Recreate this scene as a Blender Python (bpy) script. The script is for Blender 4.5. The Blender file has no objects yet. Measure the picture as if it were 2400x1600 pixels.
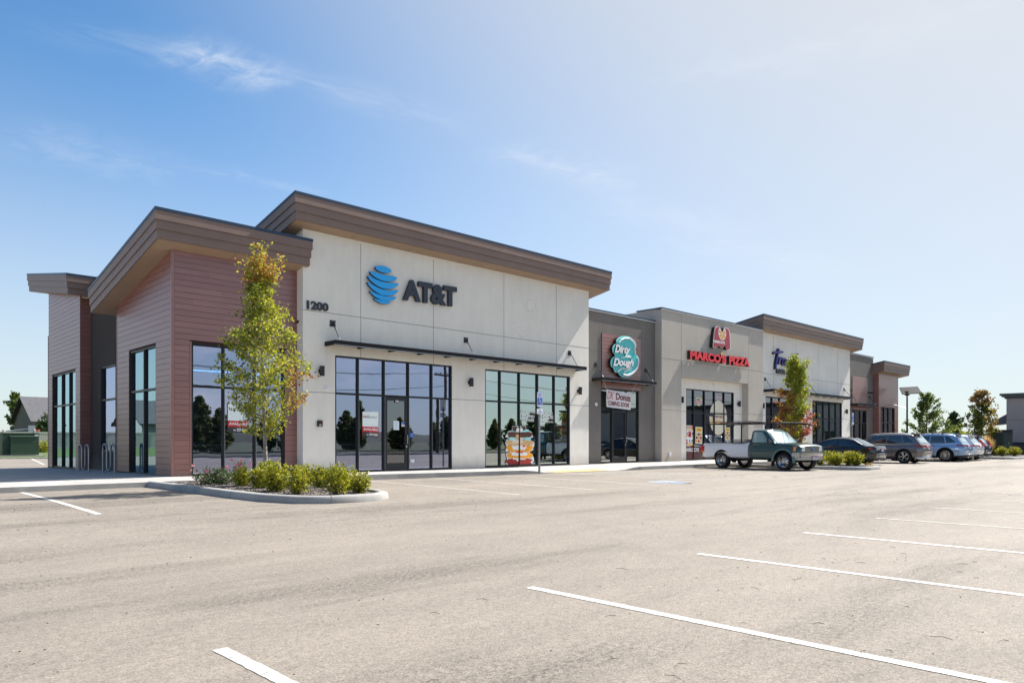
import bpy, bmesh, math, random
from mathutils import Vector, Matrix, Quaternion
R=math.radians
sc=bpy.context.scene
COL=sc.collection
# ------------------------------------------------------------------ camera
HC=1.294; FL=1704.0; HY=1031.0; HEAD=R(46.09)
fX,fY=math.cos(HEAD),math.sin(HEAD)
cam=bpy.data.cameras.new('camera'); camo=bpy.data.objects.new('camera',cam); COL.objects.link(camo)
camo.location=(0,0,HC); camo.rotation_euler=(R(90),0,HEAD-R(90))
cam.sensor_width=36; cam.lens=FL/2400*36; cam.shift_y=(HY-800)/2400; cam.clip_end=3000; cam.clip_start=0.05
sc.camera=camo
# ------------------------------------------------------------------ light
SAZ=R(-6.5); SEL=R(49.0)
SUNV=Vector((math.cos(SAZ)*math.cos(SEL),math.sin(SAZ)*math.cos(SEL),math.sin(SEL)))
sl=bpy.data.lights.new('sun','SUN'); sl.energy=4.2; sl.angle=R(0.5); sl.color=(1,0.955,0.89)
so=bpy.data.objects.new('sun',sl); COL.objects.link(so); so.rotation_euler=SUNV.to_track_quat('Z','Y').to_euler(); so.location=(20,-20,40)
sc.view_settings.view_transform='Standard'; sc.view_settings.look='None'; sc.view_settings.gamma=1; sc.view_settings.exposure=1.24
def ray(px):
    u=(px-1200)/FL; return fX+fY*u, fY-fX*u
w=bpy.data.worlds.new("World"); sc.world=w; w.use_nodes=True
def build_world():
    nt=w.node_tree; N=nt.nodes; L=nt.links; N.clear()
    out=N.new('ShaderNodeOutputWorld'); bg=N.new('ShaderNodeBackground'); bg.inputs['Strength'].default_value=0.11
    sky=N.new('ShaderNodeTexSky'); sky.sky_type='NISHITA'; sky.sun_disc=False; sky.sun_elevation=SEL; sky.sun_rotation=R(90)-SAZ
    sky.altitude=800; sky.air_density=1.0; sky.dust_density=.7; sky.ozone_density=2.5
    tc=N.new('ShaderNodeTexCoord')
    # thin high cirrus streaks: noise laid out on a horizontal cloud layer overhead
    sep=N.new('ShaderNodeSeparateXYZ'); L.new(tc.outputs['Generated'],sep.inputs[0])
    zc=N.new('ShaderNodeMath'); zc.operation='MAXIMUM'; zc.inputs[1].default_value=0.03; L.new(sep.outputs['Z'],zc.inputs[0])
    dx=N.new('ShaderNodeMath'); dx.operation='DIVIDE'; L.new(sep.outputs['X'],dx.inputs[0]); L.new(zc.outputs[0],dx.inputs[1])
    dy=N.new('ShaderNodeMath'); dy.operation='DIVIDE'; L.new(sep.outputs['Y'],dy.inputs[0]); L.new(zc.outputs[0],dy.inputs[1])
    cmb=N.new('ShaderNodeCombineXYZ'); L.new(dx.outputs[0],cmb.inputs[0]); L.new(dy.outputs[0],cmb.inputs[1])
    def layer(rot,scale,loc,lo,hi,nscale,det=9,dist=0.5):
        mp=N.new('ShaderNodeMapping'); mp.inputs['Rotation'].default_value=(0,0,rot); mp.inputs['Scale'].default_value=scale; mp.inputs['Location'].default_value=loc
        L.new(cmb.outputs[0],mp.inputs[0])
        no=N.new('ShaderNodeTexNoise'); no.inputs['Scale'].default_value=nscale; no.inputs['Detail'].default_value=det; no.inputs['Roughness'].default_value=.62; no.inputs['Distortion'].default_value=dist
        L.new(mp.outputs[0],no.inputs['Vector'])
        mr=N.new('ShaderNodeMapRange'); mr.inputs[1].default_value=lo; mr.inputs[2].default_value=hi; mr.interpolation_type='SMOOTHSTEP'
        L.new(no.outputs['Fac'],mr.inputs[0]); return mr
    def M(op,a,b=None,c=None,clamp=False):
        n=N.new('ShaderNodeMath'); n.operation=op; n.use_clamp=clamp
        for i,v in enumerate((a,b,c)):
            if v is None: continue
            if isinstance(v,(int,float)): n.inputs[i].default_value=v
            else: L.new(v,n.inputs[i])
        return n.outputs[0]
    def cp(px,py): a_,b_=ray(px); z=(HY-py)/FL; return (a_/z,b_/z)
    no1=N.new('ShaderNodeTexNoise'); no1.inputs['Scale'].default_value=1.6; no1.inputs['Detail'].default_value=8; no1.inputs['Roughness'].default_value=.62; L.new(cmb.outputs[0],no1.inputs['Vector'])
    def streak(A,B_,wd,inten,sx=6,sc=3):
        A=cp(*A);B_=cp(*B_); dx_,dy_=B_[0]-A[0],B_[1]-A[1]; Ln=math.hypot(dx_,dy_); tx_,ty_=dx_/Ln,dy_/Ln
        def dot(vx,vy,off):
            n=N.new('ShaderNodeVectorMath'); n.operation='DOT_PRODUCT'; n.inputs[1].default_value=(vx,vy,0); L.new(cmb.outputs[0],n.inputs[0]); return M('SUBTRACT',n.outputs['Value'],off)
        sv=dot(tx_,ty_,tx_*A[0]+ty_*A[1]); dv=dot(-ty_,tx_,-ty_*A[0]+tx_*A[1])
        # wispy fibres running along the streak
        c2=N.new('ShaderNodeCombineXYZ'); L.new(M('MULTIPLY',sv,1.0/Ln*sc),c2.inputs[0]); L.new(M('MULTIPLY',dv,1.0/wd*1.1),c2.inputs[1]); c2.inputs[2].default_value=A[0]
        f=N.new('ShaderNodeTexNoise'); f.inputs['Scale'].default_value=1.7; f.inputs['Detail'].default_value=9; f.inputs['Roughness'].default_value=.68; f.inputs['Distortion'].default_value=.7; L.new(c2.outputs[0],f.inputs['Vector'])
        dd=M('ADD',dv,M('MULTIPLY',M('SUBTRACT',no1.outputs['Fac'],.5),wd*2.2))
        g_=M('SUBTRACT',1.0,M('DIVIDE',M('ABSOLUTE',dd),wd),clamp=True); g_=M('MULTIPLY',g_,g_)
        def mr(v,a,b):
            n=N.new('ShaderNodeMapRange'); n.interpolation_type='SMOOTHSTEP'; L.new(v,n.inputs[0]); n.inputs[1].default_value=a; n.inputs[2].default_value=b; return n.outputs[0]
        e=M('MULTIPLY',mr(sv,-.12*Ln,.25*Ln),mr(sv,1.12*Ln,.75*Ln))
        return M('MULTIPLY',M('MULTIPLY',g_,e),M('MULTIPLY',mr(f.outputs['Fac'],.30,.68),inten))
    tot=None
    for a_ in (((60,45),(1130,305),.17,.35),((395,105),(640,215),.20,1.0),((0,305),(420,420),.35,.28),((430,395),(760,450),.15,.35),((1150,345),(1500,440),.22,.55),((1300,430),(1980,650),.35,.40),((1500,180),(2400,20),.30,.30)):
        o_=streak(*a_); tot=o_ if tot is None else M('ADD',tot,o_,clamp=True)
    am=M('MULTIPLY',tot,.42)
    class _O: outputs=[am]
    am=_O
    # puffy clouds low in the south (behind the photographer, seen mirrored in the glass)
    c=N.new('ShaderNodeTexNoise'); c.inputs['Scale'].default_value=5.5; c.inputs['Detail'].default_value=10; c.inputs['Roughness'].default_value=.6
    m2=N.new('ShaderNodeMapping'); m2.inputs['Scale'].default_value=(1,1,2.6); L.new(tc.outputs['Generated'],m2.inputs[0]); L.new(m2.outputs[0],c.inputs['Vector'])
    cr=N.new('ShaderNodeMapRange'); cr.inputs[1].default_value=.5; cr.inputs[2].default_value=.66; L.new(c.outputs['Fac'],cr.inputs[0])
    sm=N.new('ShaderNodeMapRange'); sm.inputs[1].default_value=.02; sm.inputs[2].default_value=-.25; L.new(sep.outputs['Y'],sm.inputs[0])
    el=N.new('ShaderNodeMapRange'); el.inputs[1].default_value=.30; el.inputs[2].default_value=.10; L.new(sep.outputs['Z'],el.inputs[0])
    q=N.new('ShaderNodeMath'); q.operation='MULTIPLY'; L.new(cr.outputs[0],q.inputs[0]); L.new(sm.outputs[0],q.inputs[1])
    q2=N.new('ShaderNodeMath'); q2.operation='MULTIPLY'; L.new(q.outputs[0],q2.inputs[0]); L.new(el.outputs[0],q2.inputs[1])
    q3=N.new('ShaderNodeMath'); q3.operation='MULTIPLY'; q3.inputs[1].default_value=.7; L.new(q2.outputs[0],q3.inputs[0])
    mx=N.new('ShaderNodeMix'); mx.data_type='RGBA'; L.new(am.outputs[0],mx.inputs[0]); mx.inputs[7].default_value=(3.9,4.0,4.1,1)
    # bright milky haze round the sun and along the horizon
    vm=N.new('ShaderNodeVectorMath'); vm.operation='DOT_PRODUCT'; vm.inputs[1].default_value=tuple(SUNV); L.new(tc.outputs['Generated'],vm.inputs[0])
    h1=N.new('ShaderNodeMapRange'); h1.interpolation_type='SMOOTHSTEP'; h1.inputs[1].default_value=.38; h1.inputs[2].default_value=.97; h1.inputs[4].default_value=.85; L.new(vm.outputs['Value'],h1.inputs[0])
    h2=N.new('ShaderNodeMapRange'); h2.interpolation_type='SMOOTHERSTEP'; h2.inputs[1].default_value=.54; h2.inputs[2].default_value=-.12; h2.inputs[4].default_value=.80; L.new(sep.outputs['Z'],h2.inputs[0])
    i1=N.new('ShaderNodeMath'); i1.operation='SUBTRACT'; i1.inputs[0].default_value=1; L.new(h1.outputs[0],i1.inputs[1])
    i2=N.new('ShaderNodeMath'); i2.operation='SUBTRACT'; i2.inputs[0].default_value=1; L.new(h2.outputs[0],i2.inputs[1])
    i3=N.new('ShaderNodeMath'); i3.operation='MULTIPLY'; L.new(i1.outputs[0],i3.inputs[0]); L.new(i2.outputs[0],i3.inputs[1])
    i4=N.new('ShaderNodeMath'); i4.operation='SUBTRACT'; i4.inputs[0].default_value=1; L.new(i3.outputs[0],i4.inputs[1])
    tint=N.new('ShaderNodeMix'); tint.data_type='RGBA'; tint.blend_type='MULTIPLY'; tint.inputs[0].default_value=1; tint.inputs[7].default_value=(.37,.61,.71,1); L.new(sky.outputs[0],tint.inputs[6])
    hz=N.new('ShaderNodeMix'); hz.data_type='RGBA'; L.new(i4.outputs[0],hz.inputs[0]); L.new(tint.outputs[2],hz.inputs[6]); hz.inputs[7].default_value=(3.22,3.16,3.04,1)
    gl_=N.new('ShaderNodeMapRange'); gl_.interpolation_type='SMOOTHSTEP'; gl_.inputs[1].default_value=.93; gl_.inputs[2].default_value=1.0; gl_.inputs[3].default_value=1; gl_.inputs[4].default_value=5.5; L.new(vm.outputs['Value'],gl_.inputs[0])
    gm_=N.new('ShaderNodeVectorMath'); gm_.operation='SCALE'; L.new(hz.outputs[2],gm_.inputs[0]); L.new(gl_.outputs[0],gm_.inputs['Scale'])
    L.new(gm_.outputs[0],mx.inputs[6])
    mx2=N.new('ShaderNodeMix'); mx2.data_type='RGBA'; L.new(q3.outputs[0],mx2.inputs[0]); mx2.inputs[7].default_value=(4.6,4.5,4.6,1)
    L.new(mx.outputs[2],mx2.inputs[6])
    L.new(mx2.outputs[2],bg.inputs['Color']); L.new(bg.outputs[0],out.inputs[0])
build_world()
# ------------------------------------------------------------------ pixel -> place (real distances)
def XonY(px,Y): a,b=ray(px); return Y*a/b
def YonX(px,X): a,b=ray(px); return X*b/a
def ZonY(px,py,Y): a,b=ray(px); return HC-(py-HY)*(Y/b)/FL
def ZonX(px,py,X): a,b=ray(px); return HC-(py-HY)*(X/a)/FL
def G(px,py,z=0.0):
    a,b=ray(px); d=(HC-z)*FL/(py-HY); return (a*d,b*d)
# ------------------------------------------------------------------ materials
MATS={}
def nodemat(name):
    m=bpy.data.materials.new(name); m.use_nodes=True; MATS[name]=m
    return m,m.node_tree,m.node_tree.nodes['Principled BSDF']
def _noise(nt,scale,detail=6,rough=.6,coord='Object',vec=None,stretch=None):
    N=nt.nodes;L=nt.links
    no=N.new('ShaderNodeTexNoise'); no.inputs['Scale'].default_value=scale; no.inputs['Detail'].default_value=detail; no.inputs['Roughness'].default_value=rough
    if vec is None:
        g=N.new('ShaderNodeNewGeometry'); vec=g.outputs['Position'] if coord=='World' else N.new('ShaderNodeTexCoord').outputs['Object']
    if stretch:
        mp=N.new('ShaderNodeMapping'); mp.inputs['Scale'].default_value=stretch; L.new(vec,mp.inputs[0]); vec=mp.outputs[0]
    L.new(vec,no.inputs['Vector']); return no
def mat(name,col,rough=.6,metal=0,var=.0,vscale=3,bump=0,bscale=40,emit=None,spec=.5,coat=0,stretch=None,coord='World',col2=None):
    if name in MATS: return MATS[name]
    m,nt,b=nodemat(name); N=nt.nodes;L=nt.links
    b.inputs['Base Color'].default_value=(*col,1); b.inputs['Roughness'].default_value=rough; b.inputs['Metallic'].default_value=metal
    b.inputs['Specular IOR Level'].default_value=spec; b.inputs['Coat Weight'].default_value=coat; b.inputs['Coat Roughness'].default_value=.04
    if var>0 or col2:
        no=_noise(nt,vscale,8,.65,coord,stretch=stretch)
        mr=N.new('ShaderNodeMapRange'); mr.inputs[1].default_value=.3; mr.inputs[2].default_value=.7; L.new(no.outputs['Fac'],mr.inputs[0])
        mx=N.new('ShaderNodeMix'); mx.data_type='RGBA'; L.new(mr.outputs[0],mx.inputs[0])
        c2=col2 or [min(1,c*(1+var)) for c in col]; c1=[c*(1-var) for c in col] if not col2 else col
        mx.inputs[6].default_value=(*c1,1); mx.inputs[7].default_value=(*c2,1); L.new(mx.outputs[2],b.inputs['Base Color'])
    if bump>0:
        n2=_noise(nt,bscale,4,.6,coord); bp=N.new('ShaderNodeBump'); bp.inputs['Strength'].default_value=bump; bp.inputs['Distance'].default_value=.01
        L.new(n2.outputs['Fac'],bp.inputs['Height']); L.new(bp.outputs[0],b.inputs['Normal'])
    if emit: b.inputs['Emission Color'].default_value=(*emit[0],1); b.inputs['Emission Strength'].default_value=emit[1]
    return m
def glassmat(name,tint=(.75,.8,1),refl=.42,trans=(.5,.55,.56),rough=0.0,wave=.02):
    m,nt,b=nodemat(name);N=nt.nodes;L=nt.links;N.remove(b);out=N['Material Output']
    gl=N.new('ShaderNodeBsdfGlossy'); gl.inputs['Roughness'].default_value=rough; gl.inputs['Color'].default_value=(*tint,1)
    tr=N.new('ShaderNodeBsdfTransparent'); tr.inputs['Color'].default_value=(*trans,1)
    mx=N.new('ShaderNodeMixShader')
    fr=N.new('ShaderNodeFresnel'); fr.inputs['IOR'].default_value=1.5
    ad=N.new('ShaderNodeMath'); ad.operation='ADD'; ad.use_clamp=True; ad.inputs[1].default_value=refl; L.new(fr.outputs[0],ad.inputs[0])
    if wave:
        no=_noise(nt,.9,2,.5,'World'); bp=N.new('ShaderNodeBump'); bp.inputs['Strength'].default_value=wave; bp.inputs['Distance'].default_value=.05
        L.new(no.outputs['Fac'],bp.inputs['Height']); L.new(bp.outputs[0],gl.inputs['Normal'])
    L.new(ad.outputs[0],mx.inputs[0]); L.new(tr.outputs[0],mx.inputs[1]); L.new(gl.outputs[0],mx.inputs[2]); L.new(mx.outputs[0],out.inputs[0])
    return m
def leafmat(name,c1,c2,c3,tr=.45,w3=.25):
    m,nt,b=nodemat(name);N=nt.nodes;L=nt.links;out=N['Material Output']
    g=N.new('ShaderNodeNewGeometry')
    rp=N.new('ShaderNodeValToRGB'); e=rp.color_ramp.elements; e[0].color=(*c1,1); e[1].color=(*c3,1); e[1].position=1
    x=e.new(1-w3); x.color=(*c2,1)
    L.new(g.outputs['Random Per Island'],rp.inputs[0]); L.new(rp.outputs[0],b.inputs['Base Color']); b.inputs['Roughness'].default_value=.5; b.inputs['Specular IOR Level'].default_value=.35
    t=N.new('ShaderNodeBsdfTranslucent'); L.new(rp.outputs[0],t.inputs['Color'])
    mx=N.new('ShaderNodeMixShader'); mx.inputs[0].default_value=tr; L.new(b.outputs[0],mx.inputs[1]); L.new(t.outputs[0],mx.inputs[2]); L.new(mx.outputs[0],out.inputs[0])
    return m
# stucco with fine sand float, soft mottling and faint run-down streaks
def stucco(name,c,v=.055):
    m,nt,b=nodemat(name);N=nt.nodes;L=nt.links
    n1=_noise(nt,.7,6,.6,'World'); n2=_noise(nt,2.2,6,.7,'World',stretch=(1.5,1.5,.25)); n3=_noise(nt,45,3,.6,'World')
    a=N.new('ShaderNodeMath'); a.operation='ADD'; L.new(n1.outputs['Fac'],a.inputs[0]); L.new(n2.outputs['Fac'],a.inputs[1])
    a2=N.new('ShaderNodeMath'); a2.operation='MULTIPLY_ADD'; a2.inputs[1].default_value=.55; L.new(n3.outputs['Fac'],a2.inputs[0]); L.new(a.outputs[0],a2.inputs[2])
    mr=N.new('ShaderNodeMapRange'); mr.inputs[1].default_value=.95; mr.inputs[2].default_value=1.6; L.new(a2.outputs[0],mr.inputs[0])
    mx=N.new('ShaderNodeMix'); mx.data_type='RGBA'; L.new(mr.outputs[0],mx.inputs[0]); mx.inputs[6].default_value=(*[x*(1-v*1.6) for x in c],1); mx.inputs[7].default_value=(*[x*(1+v) for x in c],1)
    g=N.new('ShaderNodeNewGeometry'); sp=N.new('ShaderNodeSeparateXYZ'); L.new(g.outputs['Position'],sp.inputs[0])
    zz=N.new('ShaderNodeMath'); zz.operation='MULTIPLY_ADD'; zz.inputs[1].default_value=-.9; L.new(n2.outputs['Fac'],zz.inputs[0]); L.new(sp.outputs['Z'],zz.inputs[2])
    dm=N.new('ShaderNodeMapRange'); dm.inputs[1].default_value=.28; dm.inputs[2].default_value=-.30; dm.inputs[4].default_value=.42; L.new(zz.outputs[0],dm.inputs[0])
    dx_=N.new('ShaderNodeMix'); dx_.data_type='RGBA'; L.new(dm.outputs[0],dx_.inputs[0]); L.new(mx.outputs[2],dx_.inputs[6]); dx_.inputs[7].default_value=(.20,.165,.13,1)
    L.new(dx_.outputs[2],b.inputs['Base Color']); b.inputs['Roughness'].default_value=.9; b.inputs['Specular IOR Level'].default_value=.2
    n4=_noise(nt,60,5,.7,'World'); bp=N.new('ShaderNodeBump'); bp.inputs['Strength'].default_value=.5; bp.inputs['Distance'].default_value=.012; L.new(n4.outputs['Fac'],bp.inputs['Height']); L.new(bp.outputs[0],b.inputs['Normal'])
    return m
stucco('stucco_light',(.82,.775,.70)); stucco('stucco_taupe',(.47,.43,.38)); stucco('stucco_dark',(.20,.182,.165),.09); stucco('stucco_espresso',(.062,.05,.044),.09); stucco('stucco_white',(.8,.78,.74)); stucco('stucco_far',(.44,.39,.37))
mat('joint',(.16,.15,.14),.9)
def siding_mat():
    m,nt,b=nodemat('siding');N=nt.nodes;L=nt.links
    n=_noise(nt,2.0,5,.6,'World',stretch=(.5,.5,5)); g=N.new('ShaderNodeNewGeometry')
    a=N.new('ShaderNodeMath'); a.operation='MULTIPLY_ADD'; a.inputs[1].default_value=.35; L.new(g.outputs['Random Per Island'],a.inputs[0]); L.new(n.outputs['Fac'],a.inputs[2])
    mr=N.new('ShaderNodeMapRange'); mr.inputs[1].default_value=.4; mr.inputs[2].default_value=1.0; L.new(a.outputs[0],mr.inputs[0])
    mx=N.new('ShaderNodeMix'); mx.data_type='RGBA'; L.new(mr.outputs[0],mx.inputs[0]); mx.inputs[6].default_value=(.225,.088,.070,1); mx.inputs[7].default_value=(.30,.128,.104,1)
    L.new(mx.outputs[2],b.inputs['Base Color']); b.inputs['Roughness'].default_value=.32; b.inputs['Specular IOR Level'].default_value=1.0
    n2=_noise(nt,6,5,.7,'World',stretch=(.3,.3,8)); bp=N.new('ShaderNodeBump'); bp.inputs['Strength'].default_value=.15; bp.inputs['Distance'].default_value=.01; L.new(n2.outputs['Fac'],bp.inputs['Height']); L.new(bp.outputs[0],b.inputs['Normal'])
siding_mat()
mat('siding_gap',(.035,.014,.012),.9)
mat('fascia',(.20,.132,.106),.5,var=.07,vscale=1.2,bump=.12,bscale=3)
mat('soffit',(.36,.25,.17),.6,var=.08,vscale=2)
mat('cap_metal',(.022,.045,.085),.38,.3)
mat('roofing',(.25,.25,.25),.9)
mat('black_metal',(.007,.007,.009),.6,0,spec=.3); mat('black_satin',(.02,.022,.028),.33,.3)
mat('frame_black',(.012,.013,.016),.38,.4)
mat('alu',(.5,.52,.55),.35,.9); mat('galv',(.30,.31,.34),.38,.85,var=.15,vscale=25); mat('steel',(.62,.62,.64),.22,1)
glassmat('glass_violet',(.68,.74,1.0),.40,(.5,.54,.6)); glassmat('glass_green',(.84,.96,.93),.46,(.3,.36,.34)); glassmat('glass_teal',(.62,.86,.95),.42,(.35,.5,.5)); glassmat('glass_dark',(.7,.72,.78),.22,(.22,.22,.24)); glassmat('glass_clear',(.9,.95,.9),.36,(.45,.45,.42))
glassmat('car_glass',(.85,.95,1),.16,(.10,.12,.13),wave=0); glassmat('car_glass_clear',(.9,1,1),.30,(.6,.7,.68),wave=0)
mat('interior_wall',(.32,.31,.30),.9,var=.1,vscale=.5); mat('interior_floor',(.18,.15,.13),.6); mat('interior_dark',(.05,.05,.055),.8); mat('ceiling_tile',(.42,.42,.42),.9)
mat('white_paint',(.8,.8,.78),.6); mat('white_gloss',(.8,.8,.8),.3); mat('wood_light',(.42,.30,.19),.5,var=.2,vscale=4)
def line_paint():
    m,nt,b=nodemat('line_paint');N=nt.nodes;L=nt.links
    n=_noise(nt,16,9,.9,'World'); mr=N.new('ShaderNodeMapRange'); mr.inputs[1].default_value=.46; mr.inputs[2].default_value=.72; L.new(n.outputs['Fac'],mr.inputs[0])
    mx=N.new('ShaderNodeMix'); mx.data_type='RGBA'; L.new(mr.outputs[0],mx.inputs[0]); mx.inputs[6].default_value=(.57,.56,.535,1); mx.inputs[7].default_value=(.42,.38,.33,1)
    L.new(mx.outputs[2],b.inputs['Base Color']); b.inputs['Roughness'].default_value=.8
    m,nt,b=nodemat('line_paint_worn');N=nt.nodes;L=nt.links
    n=_noise(nt,7,9,.8,'World'); mr=N.new('ShaderNodeMapRange'); mr.inputs[1].default_value=.42; mr.inputs[2].default_value=.62; L.new(n.outputs['Fac'],mr.inputs[0])
    mx=N.new('ShaderNodeMix'); mx.data_type='RGBA'; L.new(mr.outputs[0],mx.inputs[0]); mx.inputs[6].default_value=(.5,.475,.44,1); mx.inputs[7].default_value=(.30,.265,.23,1)
    L.new(mx.outputs[2],b.inputs['Base Color']); b.inputs['Roughness'].default_value=.9
line_paint()
mat('blue_marking',(.20,.33,.52),.9,col2=(.30,.28,.26),vscale=5)
def asphalt_mat():
    m,nt,b=nodemat('asphalt');N=nt.nodes;L=nt.links
    big=_noise(nt,.35,5,.6,'World',stretch=(.22,1.0,1)); mid=_noise(nt,2.5,6,.7,'World',stretch=(.6,1,1)); fine=_noise(nt,62,5,.85,'World')
    base=N.new('ShaderNodeValToRGB'); e=base.color_ramp.elements; e[0].position=.32; e[0].color=(.152,.134,.116,1); e[1].position=.66; e[1].color=(.240,.211,.180,1)
    s=N.new('ShaderNodeMath'); s.operation='MULTIPLY_ADD'; s.inputs[1].default_value=.45; s.inputs[2].default_value=0; L.new(mid.outputs['Fac'],s.inputs[0])
    s2=N.new('ShaderNodeMath'); s2.operation='MULTIPLY_ADD'; s2.inputs[1].default_value=.6; L.new(big.outputs['Fac'],s2.inputs[0]); L.new(s.outputs[0],s2.inputs[2]); L.new(s2.outputs[0],base.inputs[0])
    fr=N.new('ShaderNodeValToRGB'); e=fr.color_ramp.elements; e[0].position=.30; e[0].color=(.25,.25,.25,1); e[1].position=.70; e[1].color=(1.75,1.72,1.68,1); x=e.new(.46); x.color=(.95,.95,.95,1)
    L.new(fine.outputs['Fac'],fr.inputs[0])
    mu=N.new('ShaderNodeMix'); mu.data_type='RGBA'; mu.blend_type='MULTIPLY'; mu.inputs[0].default_value=1; L.new(base.outputs[0],mu.inputs[6]); L.new(fr.outputs[0],mu.inputs[7])
    grn=_noise(nt,17,6,.8,'World'); gr_=N.new('ShaderNodeValToRGB'); e=gr_.color_ramp.elements; e[0].position=.33; e[0].color=(.70,.70,.70,1); e[1].position=.66; e[1].color=(1.20,1.19,1.17,1)
    L.new(grn.outputs['Fac'],gr_.inputs[0]); mu2=N.new('ShaderNodeMix'); mu2.data_type='RGBA'; mu2.blend_type='MULTIPLY'; mu2.inputs[0].default_value=1; L.new(mu.outputs[2],mu2.inputs[6]); L.new(gr_.outputs[0],mu2.inputs[7]); mu=mu2
    # sparse dark pits and darker stones
    vo=N.new('ShaderNodeTexVoronoi'); vo.inputs['Scale'].default_value=34; gg=N.new('ShaderNodeNewGeometry'); L.new(gg.outputs['Position'],vo.inputs['Vector'])
    sc_=N.new('ShaderNodeSeparateColor'); L.new(vo.outputs['Color'],sc_.inputs[0]); ps=N.new('ShaderNodeMath'); ps.operation='GREATER_THAN'; ps.inputs[1].default_value=.955; L.new(sc_.outputs[0],ps.inputs[0])
    pd=N.new('ShaderNodeMath'); pd.operation='LESS_THAN'; pd.inputs[1].default_value=.32; L.new(vo.outputs['Distance'],pd.inputs[0]); pm_=N.new('ShaderNodeMath'); pm_.operation='MULTIPLY'; L.new(ps.outputs[0],pm_.inputs[0]); L.new(pd.outputs[0],pm_.inputs[1])
    pm2=N.new('ShaderNodeMath'); pm2.operation='MULTIPLY'; pm2.inputs[1].default_value=.6; L.new(pm_.outputs[0],pm2.inputs[0])
    mu3=N.new('ShaderNodeMix'); mu3.data_type='RGBA'; L.new(pm2.outputs[0],mu3.inputs[0]); L.new(mu.outputs[2],mu3.inputs[6]); mu3.inputs[7].default_value=(.06,.05,.042,1); mu=mu3
    # dark ravelled patches with open pits along the wheel paths
    pt=_noise(nt,.5,6,.65,'World',stretch=(.16,1.0,1)); pm=N.new('ShaderNodeMapRange'); pm.inputs[1].default_value=.50; pm.inputs[2].default_value=.68; L.new(pt.outputs['Fac'],pm.inputs[0])
    pit=_noise(nt,26,4,.8,'World'); pr=N.new('ShaderNodeMapRange'); pr.inputs[1].default_value=.52; pr.inputs[2].default_value=.60; L.new(pit.outputs['Fac'],pr.inputs[0])
    pp=N.new('ShaderNodeMath'); pp.operation='MULTIPLY'; L.new(pm.outputs[0],pp.inputs[0]); L.new(pr.outputs[0],pp.inputs[1])
    pa=N.new('ShaderNodeMath'); pa.operation='MULTIPLY_ADD'; pa.inputs[1].default_value=.17; L.new(pm.outputs[0],pa.inputs[0]); 
    ph=N.new('ShaderNodeMath'); ph.operation='MULTIPLY'; ph.inputs[1].default_value=.55; L.new(pp.outputs[0],ph.inputs[0]); L.new(ph.outputs[0],pa.inputs[2])
    dk=N.new('ShaderNodeMix'); dk.data_type='RGBA'; L.new(pa.outputs[0],dk.inputs[0]); L.new(mu.outputs[2],dk.inputs[6]); dk.inputs[7].default_value=(.055,.048,.042,1)
    L.new(dk.outputs[2],b.inputs['Base Color']); b.inputs['Roughness'].default_value=.80; b.inputs['Specular IOR Level'].default_value=.4
    bp=N.new('ShaderNodeBump'); bp.inputs['Strength'].default_value=.85; bp.inputs['Distance'].default_value=.007; L.new(fine.outputs['Fac'],bp.inputs['Height'])
    b2=N.new('ShaderNodeBump'); b2.invert=True; b2.inputs['Strength'].default_value=.8; b2.inputs['Distance'].default_value=.012; L.new(pp.outputs[0],b2.inputs['Height']); L.new(bp.outputs[0],b2.inputs['Normal']); L.new(b2.outputs[0],b.inputs['Normal'])
asphalt_mat()
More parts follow.
